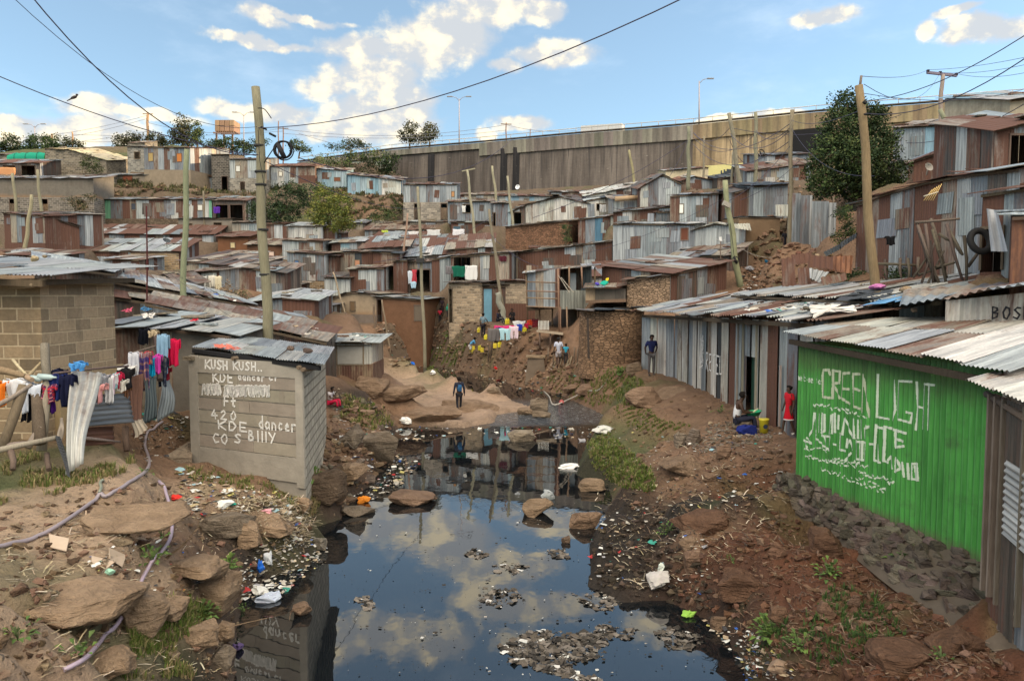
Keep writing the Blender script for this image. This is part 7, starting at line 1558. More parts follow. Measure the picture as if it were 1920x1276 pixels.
sheets_('top brown curved sheet of the scrap heap, with rust stripes',[(1518,478,26.4),(1561,482,26.0),(1561,506,25.8),(1516,500,26.2)],spec='R');sheets_('right hand orange brown scrap sheet of the heap',[(1562,480,26.2),(1598,478,26.2),(1596,512,25.9),(1562,508,26)],spec='O');sheets_('rusty sheet bent upright at the heap left end',[(1466,486,27),(1488,482,26.8),(1492,536,26.4),(1468,538,26.4)],spec='R')
sheets_('small rust ribbed sheet below the curved one',[(1496,502,26),(1516,500,25.9),(1521,532,25.7),(1499,535,25.7)],spec='R');sheets_('grey sheet tilted in the middle of the heap',[(1518,505,25.6),(1552,512,25.5),(1538,528,25.3),(1520,520,25.4)],spec='G');sheets_('pale weathered board sheet lying at the heap foot',[(1540,522,25.2),(1584,514,25.2),(1588,526,24.9),(1545,536,24.9)],spec='T');sheets_('dark rusty sheet at the back of the heap',[(1484,480,27.4),(1520,474,27.4),(1522,492,27.2),(1490,496,27.2)],spec='R')
sheets_('black lean to sheet above the scrap heap',[(1545,474,28),(1606,438,29),(1604,448,28.6),(1550,482,27.8)],spec='K',g=None);sheets_('curled white sheet edge hanging at the right slope roof',[(1372,420,48),(1404,420,47.8),(1408,432,47.5),(1376,428,47.8)],spec='W',g=None)
sheets_('pale orange curved sheet flapping by the tyre',[(1852,390,18.6),(1868,392,18.4),(1890,470,18),(1862,470,18.3)],spec='RG',g=None)
sheets_('small white sheet hooked below the big grey house',[(1455,384,50.5),(1478,384,50.4),(1478,406,50.2),(1455,406,50.3)],spec='L',g=None)
mb=MB();mb.tube([P(1153,373,65.4),P(1202,370,65.4)],.22,(.38,.27,.17),9);o=mb.build('log','wood',None,P(1153,373,65.4));tag(o,'pale log lying along the edge of a tin roof','log')
# low block well on the bank, ladder bridge
wl=root('stone_block',G(1003,712),'square grey mud block with flat stone slab on the far bank','stone block');mb=MB();a=G(1003,708);D=a.y;z0=a.z-.5
aa,bb=P(988,700,D),P(1022,700,D);zt_=P(1000,671,D).z;mb.hexa([Vector((aa.x-.12,D,z0)),Vector((bb.x+.12,D,z0)),Vector((bb.x,D+1,z0)),Vector((aa.x,D+1,z0)),Vector((aa.x+.05,D+.05,zt_)),Vector((bb.x-.08,D,zt_)),Vector((bb.x-.05,D+.9,zt_)),Vector((aa.x+.05,D+.9,zt_))],(.16,.125,.095));mb.build('block','mud',wl)
mb=MB();mb.hexa([Vector((aa.x-.06,D-.06,zt_+.005)),Vector((bb.x+.0,D-.05,zt_+.005)),Vector((bb.x,D+1,zt_+.005)),Vector((aa.x,D+1,zt_+.005)),Vector((aa.x-.06,D-.06,zt_+.1)),Vector((bb.x+.0,D-.05,zt_+.1)),Vector((bb.x,D+1,zt_+.1)),Vector((aa.x,D+1,zt_+.1))],(.30,.23,.16));mb.build('slab','stone',wl)
bd=root('stick_bridge',G(1055,700),'ramp of sticks with thin handrail posts beside the round hut','footbridge');
for i in range(9):mb=MB();a=G(1032+i*6,695);b=G(1036+i*6,684);mb.tube([a+Vector((0,0,.08)),b+Vector((0,0,.1))],.04,jit((.22,.17,.12),.3),5);mb.build('tread','wood',bd)
for x,y in ((1027,692),(1037,688),(1076,690),(1082,688)):mb=MB();a=G(x,y);mb.tube([a,a+Vector((.03,0,.85))],.03,(.15,.12,.09),5);mb.build('handrail_post','wood',bd)
gt=root('white_bar_stand',G(1022,655),'white barred stand and wooden counter under the stilted cabin','stand')
for i in range(8):mb=MB();mb.bar(P(1010+i*2.6,601,40.5),P(1010.5+i*2.6,618,40.5),.035,.03,(.6,.6,.57));mb.build('bar','plain',gt)
mb=MB();mb.hexa([P(1006,622,40),P(1056,628,40),P(1056,628,41.5),P(1006,622,41.5),P(1006,618,40),P(1056,623,40),P(1056,623,41.5),P(1006,618,41.5)],(.36,.30,.23));mb.build('counter','wood',gt)
for x in (1012,1032,1050):mb=MB();mb.tube([P(x,624,40.2),P(x,652,40.2)],.05,(.14,.1,.08),6);mb.build('leg','wood',gt)
ps=root('bank_post_pair',G(925,686),'two dark sticks planted on the bank beside the jerrycans','post')
for x0,y0,x1 in ((916,648,916),(924,618,920)):mb=MB();a=G(x1,684);b=P(x0,y0,a.y);mb.tube([a-Vector((0,0,.1)),b],[.06,.04],(.10,.075,.06),6);mb.build('stick','wood',ps)
# stones weighing down roofs
def on_roof(label,px,py,D,w,col=(.13,.11,.09),g='stones weighing down the tin roofs',name='roof_stone',mat='stone'):
 p=P(px,py,D);s=w*D/F/2;mb=MB();add_stone(mb,p+Vector((0,0,s*.3)),1,(s*1.1,s*.8,s*.6),int(px),jit(col,.2),None,2,.3);o=mb.build(name,mat,None,p);tag(o,label,'stone' if mat=='stone' else 'cloth',g)
for a in [('brown flat stone, left of two on the kiosk roof',545,655,17.2,18,(.14,.10,.085)),('dark flat stone, right of two on the kiosk roof',577,660,16.6,20,(.12,.09,.08)),('large grey stone on the roof above the green shack',1757,571,15.6,24),('round brown stone beside lettered shack roof edge',1714,583,15.4,16),('stone at the blue sheet, left one',1668,571,17.6,14),('stone at the blue sheet, right one',1701,562,17.6,14),
    ('tiny dark stone below the blue sheet',1624,578,17.4,12),('brown stone on the white plastic of the right roof',1551,572,18,12),('tan stone at the left of the white plastic',1512,580,17.6,16),('small stone right of the white plastic',1598,586,16.8,10),('tan slab on the roof below the rust house',1698,545,19,22,(.34,.26,.17)),('brown slab at the roof below stick frame',1786,545,18.6,24),('tan stone on the block house roof',64,488,14.8,20,(.40,.32,.2)),('small stone behind the tan block house roof stone',84,482,16,10,(.3,.24,.16))]:on_roof(*a)
def tarp(label,pix,col,zoff=.04,name='plastic_sheet'):
 q=[P(*p)for p in pix];c=sum(q,Vector())/len(q);mb=MB();n=len(q)
 for i in range(n):
  a,b=q[i],q[(i+1)% n]
  for k in range(4):
   p0,p1=a.lerp(b,k/4),a.lerp(b,(k+1)/4);u=[x+Vector((random.uniform(-.03,.03),0,zoff+random.uniform(0,.05)))for x in (p0,p1,p1.lerp(c,.5),p0.lerp(c,.5))]
   mb.face(u,None,jit(col,.08));mb.face([u[3],u[2],c+Vector((0,0,zoff+.05))],None,jit(col,.08))
 o=mb.build(name,'cloth',None,c);tag(o,label,'plastic sheet')
tarp('light blue plastic sheet weighted on the right roof',[(1612,578,17.2),(1700,568,17),(1748,553,18),(1690,556,19),(1650,566,18.5)],(.13,.30,.52));tarp('dark grey plastic sheet above the blue one',[(1565,568,19),(1660,564,18.6),(1678,548,20),(1610,546,21.5)],(.06,.068,.08));tarp('white torn plastic spread on the right roof edge',[(1517,576,18),(1600,578,17.2),(1606,590,16.4),(1535,590,16.8),(1525,600,16.2)],(.62,.58,.53))
tarp('flattened red plastic strip at the kiosk roof edge',[(400,652,16.7),(425,650,16.8),(452,658,16.3),(440,660,16.2),(405,656,16.5)],(.55,.16,.12));tarp('red cloth scrap on the low left roof',[(355,605,21),(370,600,21.4),(372,606,21)],(.5,.03,.05));tarp('blue basin like sheet on the low left roof',[(262,585,21.5),(270,578,22),(285,584,21.6),(276,588,21.2)],(.05,.15,.28));tarp('white plastic on the low left roof beside the blue',[(266,592,21.2),(290,590,21.2),(288,600,20.8),(268,600,20.8)],(.55,.53,.5))
tarp('pink rags on the low left roof',[(225,586,21.5),(248,580,21.6),(245,590,21.2)],(.45,.08,.14))
litter_r=MB()
for (x0,x1,y0,y1,D0,D1,n)in ((210,430,598,622,20.2,22.4,120),(300,600,585,625,25,26.5,90),(1400,1700,560,596,17.5,22,90),(210,470,520,560,28,33,90),(460,690,600,640,26,28,50)):
 for _ in range(n):
  f=random.random();g=random.random();crumple(litter_r,P(x0+(x1-x0)*f,y0+(y1-y0)*g*.5+(y1-y0)*.5*f*(1 if x0<1000 else 0)+(y1-y0)*.25,D1+(D0-D1)*g)+Vector((0,0,.03)),random.uniform(.06,.22),random.choice(LC+[(.14,.10,.08)]*8),n=2)
o=litter_r.build('roof_litter','cloth');tag(o,'scraps of plastic, wood and rags lying on the low roofs','litter',None,'stuff')

# ------------------------------------------------------------------ people
def flat(col,rough=.8,bump=0):
 k='flat_%d_%d_%d'% tuple(int(c*999)for c in col)
 if k not in MATS:
  m,t=newmat(k);ob=mk(t,'ShaderNodeTexCoord').outputs['Object'];n=nz(t,ob,9,4,.6)
  finish(t,mix(t,1.0,col,mix(t,n,(.75,)*3,(1.25,)*3),'MULTIPLY'),rough,n,.2)
 return MATS[k]
def skin_obj(name,verts,edges,rad,mat,parent,rootv=0,lv=1):
 me=bpy.data.meshes.new(name);me.from_pydata([tuple(v)for v in verts],edges,[]);o=bpy.data.objects.new(name,me);COL.objects.link(o);o.parent=parent
 md_=o.modifiers.new('Skin','SKIN');md_.use_smooth_shade=True
 if not me.skin_vertices:me.skin_vertices.new()
 for i,d in enumerate(me.skin_vertices[0].data):d.radius=(rad[i],rad[i])if not isinstance(rad[i],tuple)else rad[i];d.use_root=False
 me.skin_vertices[0].data[rootv].use_root=True
 if lv:s_=o.modifiers.new('Sub','SUBSURF');s_.levels=s_.render_levels=lv
 me.materials.append(mat);return o
J0=dict(pelvis=(0,0,.52),spine=(0,0,.62),chest=(0,0,.735),neck=(0,0,.825),jaw=(0,-.012,.875),crown=(0,-.008,.945),
    hip=(.048,0,.49),knee=(.055,-.008,.28),ankle=(.055,.015,.045),toe=(.062,-.09,.018),sho=(.098,0,.795),elb=(.135,.015,.64),wri=(.15,-.03,.49),palm=(.152,-.045,.445))
SK_=(.060,.032,.020)
def person(label,base,H,yaw,pose=None,top=None,bottom=None,bl_=.95,skirt=None,sleeves=.6,shorts=False,hair=(.012,.010,.009),hat=None,group=None,shoes=(.05,.05,.05),pack=None,long_=False):
 pose=pose or {};J={}
 for k,v in J0.items():
  if k in ('hip','knee','ankle','toe','sho','elb','wri','palm'):
   J[k+'L']=Vector((-v[0],v[1],v[2]));J[k+'R']=Vector(v)
  else:J[k]=Vector(v)
 for k,v in pose.items():J[k]=Vector(v)
 M=Matrix.Rotation(yaw,3,'Z')
 r=root('person',base,label,'person',group)
 T={k:M@ v*H for k,v in J.items()}
 names=['pelvis','spine','chest','neck','jaw','crown']+[a+s for s in 'LR' for a in ('hip','knee','ankle','toe','sho','elb','wri','palm')]
 rad=dict(pelvis=.058,spine=.052,chest=.064,neck=.027,jaw=.040,crown=.048,hip=.046,knee=.030,ankle=.019,toe=.017,sho=.034,elb=.022,wri=.015,palm=.017)
 V=[T[n]for n in names];ix={n:i for i,n in enumerate(names)};E=[(0,1),(1,2),(2,3),(3,4),(4,5)]
 for s in 'LR':E+=[(0,ix['hip'+s]),(ix['hip'+s],ix['knee'+s]),(ix['knee'+s],ix['ankle'+s]),(ix['ankle'+s],ix['toe'+s]),(2,ix['sho'+s]),(ix['sho'+s],ix['elb'+s]),(ix['elb'+s],ix['wri'+s]),(ix['wri'+s],ix['palm'+s])]
 Rr=[rad[n.rstrip('LR')]*H for n in names]
 for s in 'LR':     # five fingers per hand, as short chains rooted in the palm
  w,p=T['wri'+s],T['palm'+s];d=(p-w).normalized();side=d.cross(Vector((0,0,1))if abs(d.z)<.9 else M@ Vector((0,1,0))).normalized();cu=side.cross(d)
  for k,ln in enumerate((.036,.042,.040,.032)):
   b=p+side*(k-1.5)*.0095*H;c=b+d*ln*.6*H+cu*.004*H;e=c+d*ln*.4*H+cu*.012*H;n0=len(V);V+=[b,c,e];Rr+=[.0052*H,.0048*H,.004*H];E+=[(n0,n0+1),(n0+1,n0+2)]
  b=w+(p-w)*.5+side*.012*H;n0=len(V);V+=[b,b+(side*.02+d*.014)*H,b+(side*.026+d*.032)*H];Rr+=[.006*H,.0055*H,.0045*H];E+=[(n0,n0+1),(n0+1,n0+2)]
 up=(T['crown']-T['jaw']).normalized();fw=M@ Vector((0,-1,0));fw=(fw-up*fw.dot(up)).normalized()
 if 'look' in J:fw=(M@ J['look']-up*(M@ J['look']).dot(up)).normalized()
 hc=(T['jaw']+T['crown'])/2
 n0=len(V);V+=[hc+fw*.040*H,hc+fw*.060*H-up*.008*H];Rr+=[.008*H,.008*H];E.append((n0,n0+1))      # nose
 skin_obj('body',V,E,Rr,flat(SK_,.55),r)
 rt_=fw.cross(up)
 mb=MB()
 for s in (-1,1):add_stone(mb,Vector(r.location)+hc+fw*.049*H+rt_*s*.018*H+up*.006*H,.006*H,(1,1,.7),1,(.30,.27,.24),None,1,0,True)
 mb.build('eyes','plain',r)
 mb=MB();add_stone(mb,Vector(r.location)+hc+fw*.052*H-up*.026*H,.012*H,(1,.5,.4),1,(.10,.035,.03),None,1,0,True);mb.build('mouth','plain',r)
 hb=MB();Vh,Fh=stone_mesh(1,.062*H,.066*H,.058*H,3,2,.05);b=len(hb.v);Mh=Matrix((rt_,-fw,up)).transposed()
 for v in Vh:
  q=Vector(v);
  if q.y<-.02*H and q.z<.012*H:q.y=-.02*H
  hb.v.append(tuple(Mh@ q+hc+up*.014*H-fw*.012*H+Vector(r.location)))
 for f in Fh:hb.idx(b,f,None,hat or hair,True)
 hb.build('cap' if hat else 'hair','cloth',r)
 if hat:mb=MB();c=Vector(r.location)+hc+up*.03*H+fw*.06*H;mb.hexa([c+rt_*a*H+fw*b_*H+up*z_*H for z_ in (0,.008)for a,b_ in ((-.035,-.02),(.035,-.02),(.03,.045),(-.03,.045))],hat);mb.build('peak','cloth',r)
 def shell(nm,keys,edges,rr,col):
  V2=[T[k]if isinstance(k,str)else k for k in keys];skin_obj(nm,V2,edges,[q*H for q in rr],flat(col,.95),r)
 if top:
  ks=['pelvis','spine','chest',T['neck'].lerp(T['chest'],.35)];rr=[.068,.066,.078,.045];ee=[(0,1),(1,2),(2,3)]
  if long_:ks[0]=T['pelvis']-(T['chest']-T['pelvis']).normalized()*.04*H
  for s in 'LR':
   i=len(ks)
   if sleeves>0:
    if sleeves<= 1:ks+=['sho'+s,T['sho'+s].lerp(T['elb'+s],sleeves)];rr+=[.043,.034];ee+=[(2,i),(i,i+1)]
    else:ks+=['sho'+s,'elb'+s,T['elb'+s].lerp(T['wri'+s],.9)];rr+=[.043,.031,.024];ee+=[(2,i),(i,i+1),(i+1,i+2)]
  shell('shirt',ks,ee,rr,top)
 if bottom:
  ks=['pelvis'];rr=[.066];ee=[]
  for s in 'LR':
   i=len(ks)
   if shorts:ks+=['hip'+s,T['hip'+s].lerp(T['knee'+s],.8)];rr+=[.054,.048];ee+=[(0,i),(i,i+1)]
   else:ks+=['hip'+s,'knee'+s,T['knee'+s].lerp(T['ankle'+s],.92)];rr+=[.054,.038,.029];ee+=[(0,i),(i,i+1),(i+1,i+2)]
  shell('shorts' if shorts else 'trousers',ks,ee,rr,bottom)
 if skirt:
  col,z0,flare=skirt;mb=MB();a=Vector(r.location)+T['spine'];b=Vector(r.location)+Vector((T['pelvis'].x,T['pelvis'].y,z0*H));n=6
  mb.tube([a.lerp(b,i/n)for i in range(n+1)],[(.062+flare*(i/n)**1.3)*H for i in range(n+1)],col,14,False);mb.tube([b+Vector((0,0,.02*H)),b],[(.063+flare)*H,(.066+flare)*H],(.6,.55,.55),14,False);mb.build('skirt','cloth',r)
 for s in 'LR':skin_obj('shoe',[T['ankle'+s]+Vector((0,0,-.015*H)),T['toe'+s]],[(0,1)],[.026*H,.022*H],flat(shoes),r)
 if pack:mb=MB();c=Vector(r.location)+T['chest']-Vector((0,0,.05*H))+M@ Vector((0,.09*H,0));add_stone(mb,c,1,(.08*H,.05*H,.12*H),5,pack,M.copy(),3,.1,True);mb.build('backpack','cloth',r)
 return r
def gp(px,py):return G(px,py)
def PP(label,px,py,H,yaw,D=None,**k):
 b=G(px,py)if D is None else P(px,py,D);return person(label,b,H,R(yaw),**k)
walkp=dict(kneeL=(-.055,-.06,.285),ankleL=(-.05,-.10,.05),toeL=(-.055,-.19,.03),kneeR=(.055,.01,.28),ankleR=(.055,.10,.06),toeR=(.06,.02,.02))
PP('man in navy T-shirt and grey jeans standing in front of the tin row',1221,706,1.72,8,top=(.012,.018,.075),bottom=(.10,.095,.10),pose=dict(elbL=(-.15,.04,.65),wriL=(-.12,.07,.53),palmL=(-.09,.08,.50),elbR=(.155,.05,.66),wriR=(.12,.08,.54),palmR=(.09,.09,.51)),sleeves=.75)
sit=dict(pelvis=(0,.02,.17),spine=(0,.015,.27),chest=(0,-.015,.385),neck=(0,-.04,.47),jaw=(0,-.07,.515),crown=(0,-.075,.585),hipL=(-.055,0,.17),hipR=(.055,0,.17),kneeL=(-.07,-.23,.23),kneeR=(.07,-.23,.25),ankleL=(-.07,-.26,.04),ankleR=(.07,-.27,.04),toeL=(-.075,-.35,.02),toeR=(.075,-.36,.02),
     shoL=(-.095,-.02,.44),shoR=(.095,-.02,.44),elbL=(-.125,-.06,.31),elbR=(.125,-.06,.31),wriL=(-.06,-.19,.29),wriR=(.06,-.20,.29),palmL=(-.04,-.225,.285),palmR=(.04,-.235,.29),look=(0,-1,-.25))
WB=Z(1383,806,1.52);WB.z=1.50
wmn=person('woman in white vest and dark leggings sitting with a green basin',WB,1.66,R(82),pose=sit,top=(.62,.62,.64),bottom=(.02,.022,.04),sleeves=0)
def basin(label,c,r0,h,col,tilt=0.0,name='basin',rim=True):
 mb=MB();n=20;M=Matrix.Rotation(tilt,3,'Y')
 prof=[(0,0),(.72,0),(.95,.9),(1.05,1.0),(1.05,.96),(.90,.85),(.68,.08),(0,.08)]
 for i in range(n):
  a0,a1=6.2832*i/n,6.2832*(i+1)/n
  for (p0,p1)in zip(prof[:-1],prof[1:]):
   q=[c+M@ Vector((p[0]*r0*math.cos(a),p[0]*r0*math.sin(a),p[1]*h))for p,a in ((p0,a0),(p0,a1),(p1,a1),(p1,a0))]
   mb.face(q,None,col,True)
 o=mb.build(name,'plastic',None,c);return tag(o,label,'basin')
basin('green plastic basin on the lap of the seated woman',WB+Vector((.40,-.02,.40)),.20,.11,(.02,.38,.16),-.15)
mb=MB();c=WB+Vector((.43,-.05,.53));add_stone(mb,c,1,(.03,.03,.11),4,(.6,.6,.4),Matrix.Rotation(.8,3,'Y'),2,.1,True);o=mb.build('vegetable','plain',None,c);tag(o,'pale vegetable being peeled over the green basin','vegetable')
bag('blue and yellow sack at the feet of the seated woman',1398,814,40,26,(.018,.028,.16),'sack')
kb=G(1432,812);bk_=root('yellow_bucket',kb,'yellow bucket with round dark label beside the woman','bucket');mb=MB();mb.tube([kb,kb+Vector((0,0,.30)),kb+Vector((0,0,.31)),kb+Vector((0,0,.345))],[.105,.115,.124,.124],(.60,.50,.03),18);mb.build('body','plastic',bk_)
mb=MB();mb.tube([kb+Vector((0,-.114,.165)),kb+Vector((0,-.118,.165))],.055,(.03,.04,.07),14);mb.build('sticker','plain',bk_)
PP('girl in red dress with white striped hem beside the green shack',1478,815,1.20,-75,D=17.3,top=(.50,.012,.025),skirt=((.50,.012,.025),.30,.035),pose=walkp,shoes=(.6,.58,.55),sleeves=.7)
PP('child in dark jacket with blue backpack standing on the river rock',861,774,1.50,195,top=(.014,.018,.035),bottom=(.016,.016,.022),sleeves=1.5,pack=(.03,.10,.22),pose=walkp,shoes=(.3,.32,.35))
PP('boy in sky blue shirt and white shorts bending over jerrycans',882,672,1.42,110,top=(.10,.33,.58),bottom=(.6,.6,.6),shorts=True,sleeves=1.5,pose=dict(spine=(0,-.04,.61),chest=(0,-.11,.70),neck=(0,-.17,.76),jaw=(0,-.20,.80),crown=(0,-.22,.865),shoL=(-.098,-.14,.74),shoR=(.098,-.14,.74),elbL=(-.12,-.2,.61),elbR=(.12,-.2,.61),wriL=(-.11,-.25,.48),wriR=(.11,-.25,.48),palmL=(-.11,-.26,.44),palmR=(.11,-.26,.44)))
PP('woman in patterned blue and white top among the jerrycans',906,650,1.62,150,top=(.14,.20,.24),bottom=(.012,.012,.018),sleeves=.8,pose=dict(elbL=(-.16,-.05,.66),wriL=(-.13,-.15,.58),palmL=(-.12,-.19,.57)))
PP('child in red and white shirt walking away near the stone room',825,607,1.10,185,top=(.50,.03,.06),bottom=(.03,.03,.035),sleeves=.8,pose=walkp)
PP('child in green hooded shirt beside the red shirted child',840,603,1.05,150,top=(.02,.32,.22),bottom=(.03,.03,.04),sleeves=1.5,hair=(.02,.32,.22))
PP('child in grey shirt walking before the stone room',855,609,1.15,175,top=(.25,.25,.27),bottom=(.02,.02,.025),pose=walkp,sleeves=.8)
PP('child in blue shirt standing close to the stone wall',860,601,1.20,170,top=(.10,.20,.38),bottom=(.4,.4,.42),shorts=True)
PP('dark clothed figure in the doorway behind the children',829,598,1.15,20,top=(.03,.02,.03),bottom=(.03,.02,.03),sleeves=1.4)
sq=dict(sit);sq.update(kneeL=(-.09,-.16,.30),kneeR=(.09,-.16,.30),ankleL=(-.08,-.12,.04),ankleR=(.08,-.12,.04),toeL=(-.09,-.21,.02),toeR=(.09,-.21,.02),pelvis=(0,.02,.12),hipL=(-.055,0,.12),hipR=(.055,0,.12))
PP('small child in red crouching beside the utility pole',781,609,1.0,10,top=(.45,.02,.04),bottom=(.12,.03,.03),pose=sq,sleeves=.8)
PP('figure in black seated behind the pink washing',961,606,1.5,-20,top=(.010,.010,.013),bottom=(.010,.010,.013),pose=sit,sleeves=1.5)
PP('figure in dark blue bending left of the washing line',934,608,1.5,60,top=(.012,.014,.03),bottom=(.012,.014,.02),pose=sit,sleeves=1.5)
PP('man in white T-shirt and cap walking on the bank below the cabin',1047,690,1.62,185,top=(.46,.49,.60),bottom=(.35,.32,.33),shorts=True,hat=(.02,.02,.02),pose=walkp,sleeves=.85,long_=True)
PP('boy in turquoise vest beside the man in white',1061,691,1.12,170,top=(.03,.28,.42),bottom=(.02,.02,.025),sleeves=.5)
PP('child in navy shirt and white shorts holding a blue bowl aloft',1427,521,1.15,40,D=49,top=(.014,.018,.05),bottom=(.55,.55,.55),shorts=True,sleeves=1.2,pose=dict(elbR=(.17,-.06,.74),wriR=(.22,-.12,.82),palmR=(.235,-.14,.86)))
pb=P(1427,521,49)+Matrix.Rotation(R(40),3,'Z')@ Vector((.30,-.17,1.0));basin('small bright blue bowl held up by the hillside child',pb,.17,.13,(.02,.28,.62),.5,'bowl')
PP('child in blue standing beside the leaning green pole',1373,548,1.20,120,D=47,top=(.012,.018,.05),bottom=(.04,.05,.09),sleeves=1.4)
PP('woman in black dress with white bow standing on the upper path',1471,471,1.35,10,D=47,top=(.012,.012,.018),skirt=((.012,.012,.018),.10,.02),sleeves=1.4,shoes=(.6,.6,.6))
PP('child in red tartan skirt sitting behind the painted kiosk',620,768,1.15,75,top=(.45,.42,.44),bottom=(.42,.01,.05),pose=sit,sleeves=.6)

# ------------------------------------------------------------------ jerrycans
def jerry(label,base,col=(.66,.56,.02),s=1.0,yaw=0.0):
 r=root('jerrycan',base,label,'jerrycan','jerrycans on the far bank');M=Matrix.Rotation(yaw,3,'Z');mb=MB();b=Vector(base)
 lv=[(0,.80),(.04,1),(.62,1),(.74,.88),(.80,.6)];ring=[(-1,-.8),(-.8,-1),(.8,-1),(1,-.8),(1,.8),(.8,1),(-.8,1),(-1,.8)]
 P_=[[b+M@ Vector((x*.15*w,y*.10*w,z*.48))*s for x,y in ring]for z,w in lv];b0=len(mb.v)
 for rr in P_:mb.v.extend(tuple(p)for p in rr)
 for i in range(len(lv)-1):
  for k in range(8):mb.idx(b0,(i*8+k,i*8+(k+1)% 8,(i+1)*8+(k+1)% 8,(i+1)*8+k),None,col,False)
 mb.idx(b0,tuple(range(32,40)),None,col,False);mb.idx(b0,tuple(range(7,-1,-1)),None,col,False);mb.build('body','plastic',r)
 mb=MB();mb.tube([b+M@ Vector((x,0,z))*s for x,z in ((-.09,.38),(-.08,.45),(.0,.46),(.07,.45),(.08,.38))],.016*s,col,6);mb.build('handle','plastic',r)
 mb=MB();mb.tube([b+M@ Vector((.10,0,.34))*s,b+M@ Vector((.11,0,.44))*s],.03*s,(.5,.42,.02),8);mb.build('cap','plastic',r)
YJ=['bending boy nearest yellow jerrycan','second yellow jerrycan touching the one by the bending boy','yellow jerrycan right of the two bank sticks','yellow jerrycan behind the one right of the bank sticks','left yellow jerrycan under the orange one','right yellow jerrycan under the orange one','yellow jerrycan beside the patterned top woman, left','yellow jerrycan beside the patterned top woman, right','yellow jerrycan under the washing line, left','yellow jerrycan under the washing line, right','pale yellow jerrycan by the black seated figure']
for k,(x,y)in enumerate([(889,670),(885,664),(905,666),(900,660),(929,663),(937,664),(898,640),(911,641),(973,628),(983,629),(951,608)]):jerry(YJ[k],G(x,y),jit((.52,.43,.03),.25),random.uniform(.75,.9),random.uniform(-.8,.8))
jerry('orange jerrycan standing on top of two yellow ones',(G(929,663)+G(937,664))/2+Vector((0,0,.40)),(.62,.20,.02),.9,.3)

# ------------------------------------------------------------------ washing
def plaid(u,v,c1,c2,c3):a=(int(u*14)% 3==0);b=(int(v*14)% 3==0);return c3 if (a and b)else (c2 if (a or b)else c1)
def garment(label,kind,tp,dr,w,h,col,back=.35,pat=None,swing=0.0,g='washing hung out to dry'):
 dr=Vector(dr).normalized();nrm=Vector((dr.y,-dr.x,0)).normalized();nu,nv=14,16;mb=MB();seed=random.uniform(0,50)
 def inside(u,v):
  if kind=='trousers':return v<.35 or abs(u-.5)>.06+.03*v
  if kind=='shirt':return (.22<u<.78)or v>.62 if False else ((.22<u<.78)or v<.34)
  if kind=='top':return (.18<u<.82)or v<.42
  return True
 def pt(u,v,side):
  f=.035*math.sin(u*17+seed)*(.3+v)+.02*math.sin(u*31+v*4+seed);taper=1-(.14*v if kind=='sheet' else .26*v)+.06*math.sin(v*5+seed);uu=.5+(u-.5)*taper
  return tp+dr*(uu*w+swing*v*v)+nrm*side*(.025+.05*math.sin(min(v*9,1.57))*.4+f+.02)-Vector((0,0,v*h+.02*math.sin(u*9+seed)-.01))
 for side,hh in ((1,1.0),(-1,back)):
  for i in range(nu):
   for j in range(nv):
    u0,u1=i/nu,(i+1)/nu;v0,v1=j/nv*hh,(j+1)/nv*hh
    if not inside((u0+u1)/2,(v0+v1)/2):continue
    c=col if not pat else plaid(u0,v0,col,pat[0],pat[1])
    mb.face([pt(u0,v1,side),pt(u1,v1,side),pt(u1,v0,side),pt(u0,v0,side)],None,c,True)
 o=mb.build({'trousers':'trousers','shirt':'shirt','top':'shirt','sheet':'cloth'}[kind],'cloth',None,tp);s_=o.modifiers.new('Solid','SOLIDIFY');s_.thickness=.012
 tag(o,label,{'trousers':'trousers','shirt':'shirt','top':'shirt','sheet':'cloth'}[kind],g)
def hang(label,kind,x0,x1,y0,y1,D,col,pat=None,back=.35,D1=None,**k):
 a=P(x0,y0,D);b=P(x1,y0,D1 or D);garment(label,kind,a,b-a,(b-a).length*1.18,(y1-y0)*D/F,col,back,pat,**k)
WW=(.60,.60,.62)
